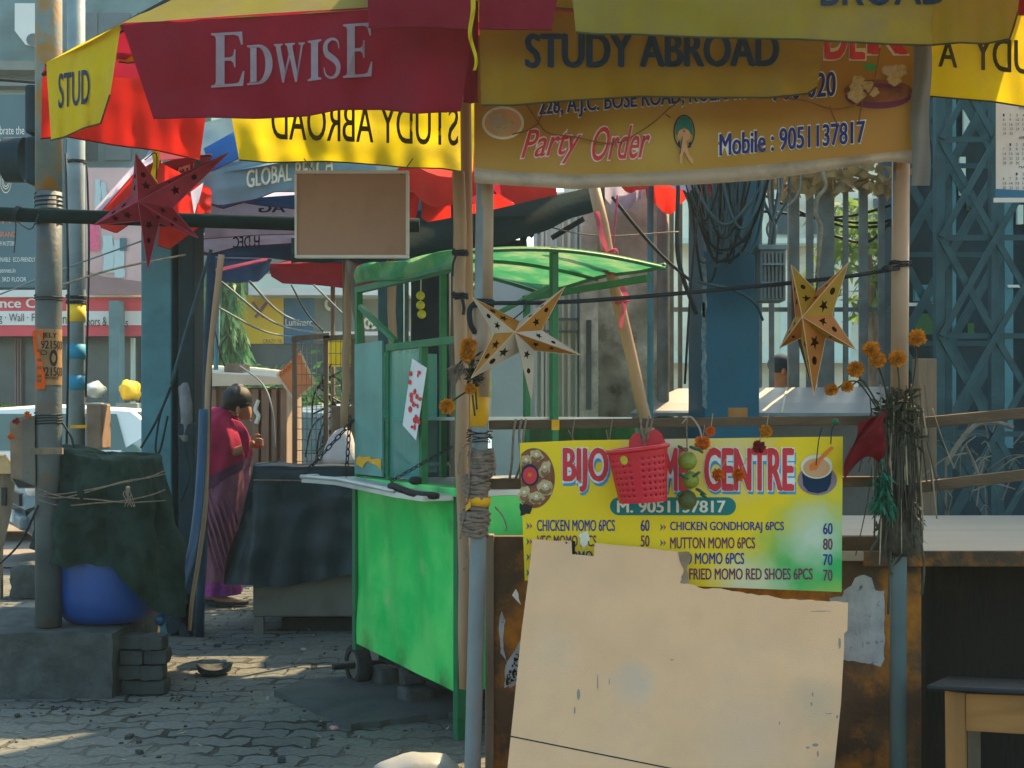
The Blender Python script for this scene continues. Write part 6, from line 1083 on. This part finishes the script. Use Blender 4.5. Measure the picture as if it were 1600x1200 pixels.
# white board
q = plane3((832, 842, 3.80), (1325, 940, 3.80), (793, 1195, 3.62)); wsf = SF(q); wb = T('leaning_board', 'large cream hardboard sheet leaning against the counter below the menu sign', 'board', wsf(1050, 1300))
out = [(832, 842)] + jag([(832, 842), (870, 845), (893, 845)], .6, 10, 3)[1:] + [(894, 866), (928, 869), (929, 849)] + jag([(931, 848), (1000, 855), (1060, 862)], .6, 9, 5) + [(1062, 875), (1068, 890), (1064, 911), (1075, 912)] + jag([(1085, 914), (1100, 920), (1120, 919), (1150, 924), (1180, 929), (1200, 930), (1225, 936), (1262, 937), (1325, 941)], .9, 6, 8) + [(1324, 985), (1319, 990), (1319, 1010), (1314, 1100), (1302, 1215), (1298, 1330), (780, 1330), (795, 1180), (815, 985), (826, 900)]
wb_ = O('sheet', MB().plate(wsf, [out], .006), 'white_board', wb)
O('torn_edge', MB().plate(lambda x, y, o: wsf(x, y, .002), [jag([(1060, 862), (1077, 862), (1080, 872), (1073, 890), (1077, 911), (1063, 911), (1069, 890), (1062, 875), (1060, 862)], 1, 5)[:-1]]), 'board_edge', wb); O('notch_wall', MB().plate(lambda x, y, o: wsf(x, y, -.008), [[(893, 844), (899, 846), (898, 868), (892, 866)]], .01), 'ink_black', wb)
O('crack_line', MB().plate(lambda x, y, o: wsf(x, y, .0012), [[(796, 1149), (1080, 1206), (1080, 1208), (796, 1151)]]), 'ink_black', wb)
t = MB(); rr = random.Random(8)
for (x, y, w_, h) in ((904, 1085, 2.4, 9), (934, 1066, .7, 13), (1262, 1168, 3, 1.6), (1274, 1164, 5, 2.5), (1278, 1178, 1.5, 5), (1270, 1085, 1.2, 4), (1268, 1100, 1.6, 3), (1295, 1115, 6, .7), (1282, 955, 18, .5), (1050, 1031, 3, .8), (1218, 1130, .8, 3), (952, 1065, .6, 5), (898, 1110, 1.2, 6), (1312, 1005, 2, 9), (1308, 1120, 1.5, 3), (885, 842, 1, 2)):
    O('scuff_mark', MB().plate(lambda a, b_, o: wsf(a, b_, .0012), [jag(ell(x, y, w_, h, 9) + [ell(x, y, w_, h, 9)[0]], .4, 3, int(x))[:-1]]), 'board_scuff', wb)
O('nail', MB().ball(wsf(885, 848, .002), .003, 6, 4), 'iron_black', wb)
# bench
bn = T('bench', 'wooden bench with dark seat in the lower right corner', 'bench', P(1560, 1365, 3.6)); sz = CAMZ - (1070 - HOR) * 3.5 / F
O('seat', MB().add([P(1448, 1070, 3.5), P(1900, 1090, 3.5), P(1830, 1072, 4.0), P(1480, 1056, 4.0)] + [P(1448, 1078, 3.5), P(1900, 1100, 3.5), P(1830, 1082, 4.0), P(1480, 1064, 4.0)], [(0, 1, 2, 3), (7, 6, 5, 4), (0, 4, 5, 1), (1, 5, 6, 2), (2, 6, 7, 3), (3, 7, 4, 0)]), 'seat_dark', bn, bevel=.004)
O('leg', MB().plate(flat(3.53), [[(1478, 1081), (1508, 1084), (1512, 1440), (1482, 1440)]], .05), 'wood_bench', bn, bevel=.003); O('leg', MB().plate(flat(3.53), [[(1820, 1095), (1850, 1098), (1852, 1440), (1822, 1440)]], .05), 'wood_bench', bn, bevel=.003); O('apron', MB().plate(flat(3.545), [[(1511, 1086), (1818, 1094), (1818, 1158), (1511, 1140)]], .025), 'wood_bench_rail', bn, bevel=.003); O('leg', MB().plate(flat(3.9), [[(1512, 1140), (1532, 1140), (1534, 1350), (1514, 1350)]], .05), 'wood_post', bn)
# banner
def bD(x, y): return 3.86 + .015 * math.sin(x * .012) + .012 * math.sin(y * .03 + x * .004)
bsf = SF(bD); bn_ = T('stall_banner', 'orange vinyl banner reading Party Order above the stall', 'banner', P(1090, 290, 3.86))
bt = lambda x: 55.0; bb_ = lambda x: lerpl([(741, 262), (800, 268), (900, 273), (1000, 270), (1100, 264), (1200, 256), (1300, 247), (1440, 232)], x); be = lambda x: lerpl([(741, 286), (800, 290), (900, 296), (960, 292), (1080, 289), (1200, 281), (1320, 262), (1390, 252), (1440, 258)], x)
O('sheet', MB().grid(lambda u, v: bsf(741 + 700 * u, bt(0) + (bb_(741 + 700 * u) - bt(0)) * v), 60, 16), 'banner_vinyl', bn_, smooth=True)
O('lower_edge', MB().grid(lambda u, v: bsf(741 + 700 * u, bb_(741 + 700 * u) + (be(741 + 700 * u) - bb_(741 + 700 * u)) * v, .018 * math.sin(math.pi * v)), 60, 5), 'banner_edge', bn_, smooth=True)
K = lambda k: (lambda x, y, o=0: bsf(x, y, .0016 * k + o))
O('side_strip', MB().grid(lambda u, v: P(1426 + 29 * u + 2 * math.sin(v * 9) - 3 * v, 62 + 228 * v, 3.80 + .012 * math.sin(u * 6 + v * 4)), 6, 24), 'grey_strip', bn_, smooth=True)
for s, x0, x1, yb, yt, dyy in (('228, A.J.C. BOSE ROAD, KOLKATA', 842, 1178, 188, 152, 27), ('- 700 020', 1188, 1306, 160, 121, 10), ('Mobile : 9051137817', 1124, 1352, 244, 209, 21)):
    for m_, bo, k, e in (('ink_white', .05, 1, 2), ('ink_blue', .03, 2, 0)): t = MB(); TXT(t, s, K(k), x0 - e, yb + e, x1 + e, yt - e, 0, bo, 0, dyy, k == 1); O('lettering', t, m_, bn_)
for s, x0, x1, yb, yt, dyy in (('Party', 814, 909, 261, 204, 8), ('Order', 925, 1016, 252, 199, 6)):
    for m_, bo, k, e in (('ink_pink', .05, 1, 3), ('ink_cream', .035, 2, 2), ('ink_red', .012, 3, 0)): t = MB(); TXT(t, s, K(k), x0 - e, yb + e, x1 + e, yt - e, 0, bo, .45, dyy, k < 3); O('lettering', t, m_, bn_)
for s, x0, x1, yb, yt in (('DE', 1288, 1352, 93, 20), ('R', 1355, 1420, 85, 18)):
    for m_, bo, k, e in (('ink_cream', .06, 1, 2), ('ink_red', .04, 2, 0)): t = MB(); TXT(t, s, K(k), x0 - e, yb + e, x1 + e, yt - e, 0, bo, 0, 0, k == 1); O('lettering', t, m_, bn_)
for k, (lp, m_) in enumerate((([ell(786, 192, 33, 26)], 'ink_cream'), ([ell(786, 192, 29, 22)], 'ink_skin'), ([ell(1372, 150, 52, 20)], 'ink_maroon'), ([ell(1372, 142, 54, 18)], 'ink_brown'))): O('food_picture', MB().plate(K(1 + .5 * k), lp), m_, bn_)
rr = random.Random(12)
for k in range(14):
    x, y = (rr.uniform(770, 802), rr.uniform(180, 204)) if k < 5 else (rr.uniform(1332, 1412), rr.uniform(108, 150)); r = rr.uniform(9, 14); mo = [(x + r * (1 + .15 * math.sin(6 * th + k)) * math.cos(th), y + r * .8 * (1 + .15 * math.sin(5 * th)) * math.sin(th)) for th in [6.283 * i / 22 for i in range(22)]]
    O('food_picture', MB().plate(K(4 + .3 * k), [mo]), 'ink_dumpling' if k % 4 else 'banner_edge', bn_); O('food_picture', MB().plate(K(4.2 + .3 * k), [[(x - r * .5, y), (x, y - r * .3), (x + r * .4, y + 1), (x, y - r * .1)]]), 'ink_skin', bn_)
O('food_picture', MB().plate(K(9.2), [jag(ell(1360, 104, 10, 6, 8) + [ell(1360, 104, 10, 6, 8)[0]], 2, 3)[:-1]]), 'ink_green', bn_)
for k, (lp, m_) in enumerate((([ell(1069, 206, 17, 27), ell(1069, 206, 15, 25)], 'ink_navy'), ([[(1056, 212), (1056, 195), (1062, 184), (1069, 181), (1076, 184), (1082, 195), (1083, 212), (1077, 207), (1069, 199), (1062, 207)]], 'ink_teal'), ([ell(1069, 211, 10, 10)], 'ink_skin'), ([ell(1069, 205, 1.8, 1.8)], 'ink_red'), ([[(1062, 240), (1066, 213), (1068, 210), (1070, 213), (1077, 242), (1082, 247), (1084, 257), (1079, 254), (1075, 247), (1069, 236), (1066, 246), (1066, 257), (1062, 254)]], 'ink_skin'), ([[(1062, 240), (1063, 241), (1067, 214), (1066, 213)], ], 'ink_navy'), ([ell(1061, 225, 2, 5), ], 'ink_navy'), ([ell(1078, 226, 2, 5)], 'ink_navy'))): O('emblem', MB().plate(K(1 + k), lp), m_, bn_)
for pts in ([(823, 164), (832, 178), (844, 195), (858, 208), (900, 214), (940, 223), (970, 222), (985, 215), (1020, 192), (1045, 170), (1064, 156)], [(842, 190), (850, 172), (857, 165)], [(800, 210), (825, 203), (842, 192)], [(1218, 152), (1260, 158), (1300, 170), (1340, 162), (1362, 140), (1368, 118), (1375, 75)], [(1296, 166), (1306, 190), (1315, 200)], [(1348, 155), (1342, 190)], [(1040, 178), (1048, 184)]): O('vinyl_crack', MB().tube(spl([bsf(x, y, .018) for x, y in pts], 4), .0022, 5), 'ink_brown', bn_)
# basket, limes, marigolds
bk = T('plastic_basket', 'red perforated plastic basket tied to the rail before the menu sign', 'basket', P(1000, 790, 3.74)); Dk = 3.74
def bask(a, k): 
    cx = 996 + 9 * k; rx = 47 - 9.5 * k; ry = 27 - 6 * k; return P(cx + rx * math.cos(a) * 1.0, 702 + 82 * k - 6 * math.cos(a) * (1 - k * .6), Dk) + V(0, (rx * .8) * Dk / F * math.sin(a), 0)
mb = MB(); nA = 84; nK = 26
for j in range(nK + 1):
    for i in range(nA): mb.v.append(bask(6.283 * i / nA, j / nK))
for j in range(nK):
    for i in range(nA):
        if j in (4, 7, 10, 13, 16, 19, 22) and i % 3 == 0 and (i // 3) % 7 != 6: continue
        a = j * nA + i; b_ = j * nA + (i + 1) % nA; mb.f.append((a, b_, b_ + nA, a + nA))
mb.f.append(tuple(nK * nA + i for i in range(nA)))
o = O('body', mb, 'plastic_red', bk, autos=True); so_ = o.modifiers.new('wall', 'SOLIDIFY'); so_.thickness = .0025
O('rim', MB().tube([bask(6.283 * i / 40, -.01) for i in range(41)], .007, 8, cap=False), 'plastic_red', bk, smooth=True); O('handle', MB().plate(SF(lambda x, y: 3.80), [[(982, 704), (983, 688), (990, 678), (998, 677), (1002, 686), (1006, 690), (1012, 676), (1024, 671), (1034, 677), (1040, 692), (1042, 704)]], .006), 'plastic_red', bk, bevel=.002)
for pts in ([(1000, 652), (1003, 672), (1006, 690), (1008, 700)], [(1014, 650), (1010, 668), (1006, 692)], [(1020, 654), (1018, 664), (1010, 690)]): O('twine', MB().tube(spl([P(x, y, 3.79) for x, y in pts], 5), .003, 5), 'jute', bk, smooth=True)
t = MB(); t.plate(lambda x, y, o: bask(math.pi * 1.5 - .55 + (x - 972) * .04, (y - 700) / 82) + V(0, -.002, 0), [ell(971, 713, 3.6, 7)]); O('oval_hole', t, 'lime_yellow', bk)
lm = T('lime_charm', 'lime and chilli charm hanging beside the red basket', 'lime charm', P(1077, 795, 3.77))
O('string', MB().tube(spl([P(1074, 655, 3.85), P(1073, 680, 3.79), P(1076, 790, 3.77)], 5), .002, 5), 'jute', lm); O('string', MB().tube(spl([P(1066, 662, 3.84), P(1078, 651, 3.83), P(1092, 668, 3.8), P(1098, 690, 3.79)], 6), .003, 5), 'pipe_beige', lm, smooth=True)
for x, y, r, m_ in ((1074, 720, 15, 'lime'), (1079, 750, 13.5, 'lime'), (1074, 781, 15, 'lime_dark')): O('lime', MB().ball(P(x, y, 3.77), (r * 3.77 / F, r * 3.77 / F, r * 1.02 * 3.77 / F), 18, 12, lambda d: 1 + .03 * noise.noise(d * 5)), m_, lm, smooth=True)
for x, y, dx in ((1060, 697, 8), (1090, 700, 5), (1062, 741, 10), (1093, 738, -8), (1088, 764, 10), (1066, 768, -6), (1095, 772, 8), (1078, 698, 14)): O('chilli', MB().tube(spl([P(x, y, 3.755), P(x + dx * .6, y + 3, 3.745), P(x + dx * 1.6, y + 9, 3.75)], 4), [.004, .0045, .005, .005, .005, .004, .0035, .002, .001], 6), 'chilli', lm, smooth=True)
for x, y, r, m_, lb in ((1097, 692, 13, 'marigold_orange', 'round orange marigold hanging right of the limes'), (1110, 674, 9, 'marigold_orange', 'squashed orange marigold on the rail above the sign'), (1122, 742, 11, 'marigold_orange', 'orange marigold hanging over the letter N, left of the pair'), (1154, 742, 11, 'marigold_orange', 'orange marigold hanging over the sign, right of the pair'), (1186, 698, 11, 'marigold_red', 'dark red marigold hanging from the rail'), (1197, 674, 11, 'marigold', 'yellow marigold on top of the rail')):
    f = T('marigold', lb, 'flower', P(x, y, 3.80), 'marigolds on the stall rail'); O('bloom', marigold(P(x, y, 3.80), r * 3.8 / F, 100, x), m_, f); O('thread', MB().tube([P(x, y, 3.80), P(x + (14 if y > 720 else 4), y - 28, 3.83)], .0015, 4), 'pipe_beige', f)
# dried bunch on the right pole
fb = T('flower_bunch', 'bunch of dried marigolds and stems bound to the right stall pole', 'flowers', P(1405, 870, DS - .05))
bx0 = lambda y: 1408 + 3 * math.sin(y * .03)
O('bound_stems', MB().rings([[P(bx0(y) + hw * math.cos(a) * (1 + .09 * math.sin(5 * a + y * .08)), y, DS - .01 + hw * .0017 * math.sin(a) * (1 + .1 * math.sin(4 * a))) for a in [6.283 * k / 22 for k in range(22)]] for y, hw in ((612, 10), (632, 20), (655, 28), (680, 30), (705, 25), (735, 24), (770, 27), (800, 30), (822, 34), (845, 36), (862, 29), (870, 12))]), 'dry_stem', fb, smooth=True)
t = MB(); rr = random.Random(31); t2 = MB()
for k in range(120):
    x = 1408 + rr.gauss(0, 19); y = rr.uniform(600, 700); l = rr.uniform(60, 190); p0 = P(x, y, DS - .06 + rr.uniform(-.02, .02)); x2 = 1408 + (x - 1408) * rr.uniform(.6, 1.8)
    (t if k % 6 else t2).tube(spl([p0, P((x + x2) / 2 + rr.uniform(-5, 5), y + l * .5, DS - .075), P(x2, y + l, DS - .07 + rr.uniform(-.02, .02))], 4), rr.uniform(.0012, .003), 4)
for pts in ([(1380, 800), (1376, 830), (1368, 848), (1360, 862), (1356, 876)], [(1395, 780), (1384, 840), (1380, 862), (1378, 880)], [(1392, 860), (1390, 900), (1388, 960)], [(1440, 850), (1444, 890), (1440, 930)]): t.tube(spl([P(x, y, DS - .06) for x, y in pts], 6), .004, 5)
O('dry_stalk', t, 'dry_stem', fb, smooth=True); O('pale_stalk', t2, 'dry_straw', fb, smooth=True)
O('leaf_mass', leaves(P(1406, 655, DS - .04), .06, .04, .09, 420, .045, .007, 44, .2), 'stem', fb)
O('lower_leaf_mass', leaves(P(1408, 800, DS - .03), .05, .035, .14, 400, .05, .005, 45, .8), 'dry_stem', fb)
for k in range(5): O('binding', coil(P(1406 - 26, 690 + k * 32, DS - .02), P(1406 + 30, 694 + k * 32, DS - .02), .02, .003, 2, 1, 5, k), 'dry_stem', fb)
for i, (x, y, r, bx_, by_) in enumerate(((1337, 577, 14, 1375, 640), (1361, 546, 14, 1390, 630), (1371, 562, 14, 1388, 640), (1402, 560, 14.5, 1402, 640), (1433, 528, 14.5, 1418, 640), (1299, 609, 11, 1352, 610), (1324, 604, 10, 1360, 612))):
    st = O('flower_head', marigold(P(x, y, 3.80), r * 3.8 / F * (1.0 if i < 5 else 1), 130, i + 60, 1 if i < 5 else .7), 'marigold', fb)
    O('flower_stalk', MB().tube(spl([P(x, y + r * .4, 3.81), P((x + bx_) / 2 + 3, (y + by_) / 2 - (14 if i > 4 else -2), 3.82), P(bx_, by_, 3.85), P(1400, 690, 3.87)], 6), .0025, 5), 'stem', fb, smooth=True)
def rcl(u, v):
    x = (1340 + 46 * u) * (1 - v) + (1316 + 62 * u) * v + 4 * math.sin(v * 7 + u * 3); y = (662 - 22 * u) * (1 - v) + (750 - 26 * u - 22 * math.sin(math.pi * u)) * v
    return P(x, y, 3.83 - .04 * math.sin(math.pi * v) * (1 - .4 * u) - .016 * math.sin(u * 8 + v * 9) - .012 * noise.noise(V(u * 4, v * 4, 1)))
O('red_cloth', MB().grid(rcl, 26, 22), 'fabric_red', None, 'dark red cloth knotted on the right pole beside the menu sign', 'cloth', smooth=True)
o = O('green_tassel', leaves(P(1382, 755, 3.82), .018, .015, .075, 130, .05, .005, 91, 1.2), 'plastic_green', None, 'shredded green plastic strip hanging on the dried flower bundle', 'plastic strip')
lb_ = T('left_marigold_spray', 'dried marigold spray tied to the white stall pole', 'flowers', P(735, 645, 3.86)); lb_.name = 'marigold_spray'; WO[lb_.name] = Vector(lb_.location)
for i, (x, y, r) in enumerate(((733, 540, 14), (730, 553, 14), (735, 608, 10), (699, 635, 13), (773, 543, 9))): O('flower_head', marigold(P(x, y, 3.84 if x != 773 else 3.98), r * 3.84 / F, 130, i + 80), 'marigold', lb_)
for pts in ([(736, 560), (740, 590), (738, 615), (742, 650)], [(700, 632), (716, 620), (732, 610)], [(728, 545), (722, 562), (708, 578)], [(735, 560), (742, 600), (745, 640)]): O('flower_stalk', MB().tube(spl([P(x, y, 3.85) for x, y in pts], 5), .003, 5), 'stem', lb_, smooth=True)
O('frayed_tuft', leaves(P(715, 572, 3.85), .02, .01, .02, 90, .04, .003, 7, .8), 'jute', lb_); O('frayed_tuft', leaves(P(740, 585, 3.85), .012, .01, .03, 120, .03, .005, 8, .2), 'stem', lb_)
# hanging wire and stars
wire('star_wire', [(760, 474, 3.86), (900, 471, 3.85), (1100, 455, 3.85), (1300, 435, 3.85), (1405, 419, 3.90)], .0065, 'black_cord', 'black cable stretched between the stall poles carrying the stars', 'cable')
O('cable_clamp', MB().ball(P(1386, 420, 3.86), (.017, .015, .012), 10, 8), 'black_cord', None, 'black cable clamp near the right stall pole', 'clamp', smooth=True)
def star(label, c, tips, D, mat, depth=.055, inner=.36, hanger=None, edge=None, valleys=None, dd=None):
    t = T('paper_star', label, 'star lantern', P(c[0], c[1], D)); n = len(tips); dd = dd or [0] * n; T3 = [P(x, y, D + dd[i]) for i, (x, y) in enumerate(tips)]; Cc = P(c[0], c[1], D); Vv = []
    for i in range(n):
        if valleys: Vv.append(P(valleys[i][0], valleys[i][1], D)); continue
        a, b_ = T3[i] - Cc, T3[(i + 1) % n] - Cc; d = (a.normalized() + b_.normalized()).normalized(); Vv.append(Cc + d * inner * (a.length + b_.length) / 2)
    fr, bk = Cc - V(0, depth, 0), Cc + V(0, depth, 0); mb = MB(); eg = MB(); bs = MB(); m3 = MB()
    for i in range(n):
        tip = T3[i]
        for vv in (Vv[i], Vv[i - 1]):
            ax = tip - fr; ux = ax.normalized(); w0 = vv - fr; hy = (w0 - ux * w0.dot(ux)); Hh = hy.length; hy.normalize(); L_ = ax.length; vx = w0.dot(ux)
            m2 = lambda x, y, o=0: fr + ux * x + hy * y
            loop = [(0, 0), (L_, 0), (vx, Hh)]; hs = []
            def inside(x, y, r): return y > r * 1.15 and y < (L_ - x) / (L_ - vx) * Hh - r * 1.3 if x > vx else y > r * 1.15 and y < x / vx * Hh - r * 1.3
            for fx, fy, r, k in ((.36, .42, .17, 's'), (.58, .42, .115, 'c')):
                x = L_ * fx; y = fy * Hh * min(1, (L_ - x) / (L_ - vx)); rr_ = r * Hh * 1.5
                if inside(x, y, rr_ * .8): hs.append((starp(x, y, rr_, .4) if k == 's' else ell(x, y, rr_ * .85, rr_ * .7, 12))[::-1])
            (mb if vv is Vv[i] else m3).plate(m2, [loop] + hs)
            bs.add([bk, tip, vv], [(0, 1, 2)]); eg.tube([tip, vv], .0012, 4); 
        eg.tube([fr, tip], .0013, 4)
    O('shell', mb, mat, t); O('shell', m3, {'gold_paper': 'star_cream_lit', 'yellow_paper': 'star_orange_backlit', 'red_paper': 'star_red_shaded'}[mat], t); O('back_shell', bs, 'star_inside_shade_red' if 'red' in mat else 'star_inside_shade', t); O('folded_edge', eg, edge or 'paper_edge', t)
    if hanger: O('hanger', MB().tube(spl([P(x, y, D if i else D - .02) for i, (x, y) in enumerate(hanger)], 5), .0022, 5), 'iron_black', t, smooth=True)
star('gold paper star hanging beside the left stall pole', (804, 521), [(738, 465), (883, 448), (908, 555), (831, 628), (736, 591)], 3.72, 'gold_paper', .06, .30, [(803, 498), (820, 483), (821, 474), (815, 471), (822, 468)], None, [(812, 502), (846, 516), (836, 548), (812, 550), (772, 521)], [0, .02, 0, .02, -.03])
star('olive yellow paper star with facets coloured orange as backlit hanging near the right stall pole', (1245, 498), [(1236, 414), (1326, 410), (1337, 546), (1272, 618), (1218, 544)], 3.76, 'yellow_paper', .07, .30, [(1275, 455), (1278, 435)], 'paper_edge', [(1276, 455), (1300, 492), (1290, 528), (1252, 528), (1243, 495)], [.05, 0, 0, -.02, .05])
star('big red paper star hanging below the red umbrella flap', (225, 320), [(212, 240), (358, 238), (310, 372), (231, 422), (146, 352)], 4.25, 'red_paper', .07, .30, [(226, 250), (244, 240), (244, 280)], 'ribbon_pink', [(247, 288), (270, 325), (249, 348), (222, 345), (205, 305)], [0, .1, 0, 0, .03])
# blank board and calendar
bd = T('blank_board', 'blank brown board in a white frame hanging under the yellow flap', 'board', P(550, 402, 4.35)); D = 4.35
O('panel', boxpx(463, 270, 635, 399, D, .012), 'hardboard', bd)
for a in ((460, 266, 639, 271), (460, 398, 639, 403), (460, 271, 464, 398), (634, 271, 639, 398)): O('frame', boxpx(*a, D - .006, .024), 'white_frame', bd, bevel=.003)
for x, y in ((493, 273), (627, 273)): O('string', MB().tube([P(x, y, D - .01), P(x - 18 if x < 560 else x + 18, y - 25, D + .3)], .002, 4), 'iron_black', bd)
cd = T('wall_calendar', 'white wall calendar hanging at the right edge under the yellow flap', 'calendar', P(1590, 315, 4.3)); sf = flat(4.3)
O('sheet', MB().grid(lambda u, v: P(1556 + 110 * u, 150 + 150 * v + 8 * u, 4.3 + .006 * math.sin(u * 5 + v * 4)), 10, 10), 'paper_white', cd, smooth=True); O('blue_strip', MB().grid(lambda u, v: P(1555 + 111 * u, 295 + 16 * v + 6 * u, 4.29), 6, 2), 'sign_blue', cd); O('lower_edge', boxpx(1553, 309, 1670, 316, 4.288, .006), 'paper_white', cd)
t = MB(); rr = random.Random(1)
for blk in range(3):
    y0 = 176 + blk * 46; TXT(t, ('MARCH', 'APRIL', 'MAY')[blk], sf, 1592, y0 - 5, 1606, y0 - 9, .006, .01)
    for r in range(5):
        for c in range(7):
            d = r * 7 + c - blk + 1
            if 0 < d < 31: x = 1567 + c * 10.2; y = y0 + r * 7.2 + 6; TXT(t, str(d), sf, x, y, x + (5 if d > 9 else 2.6), y - 4.2, .0085, 0)
O('print', t, 'ink_navy', cd)
# ---------------------------------------------------------------- air
hz = bpy.data.materials.new('haze'); hz.use_nodes = True; n = hz.node_tree.nodes; hz.node_tree.links.clear(); pv = n.new('ShaderNodeVolumePrincipled'); pv.inputs['Color'].default_value = (.80, .92, .90, 1); pv.inputs['Density'].default_value = HAZE; pv.inputs['Anisotropy'].default_value = .35
hz.node_tree.links.new(pv.outputs[0], n['Material Output'].inputs['Volume']); MATS['haze'] = hz
if HAZE: O('haze', MB().box((0, 14, 7.5), (70, 44, 17.5)), 'haze', kind='stuff')
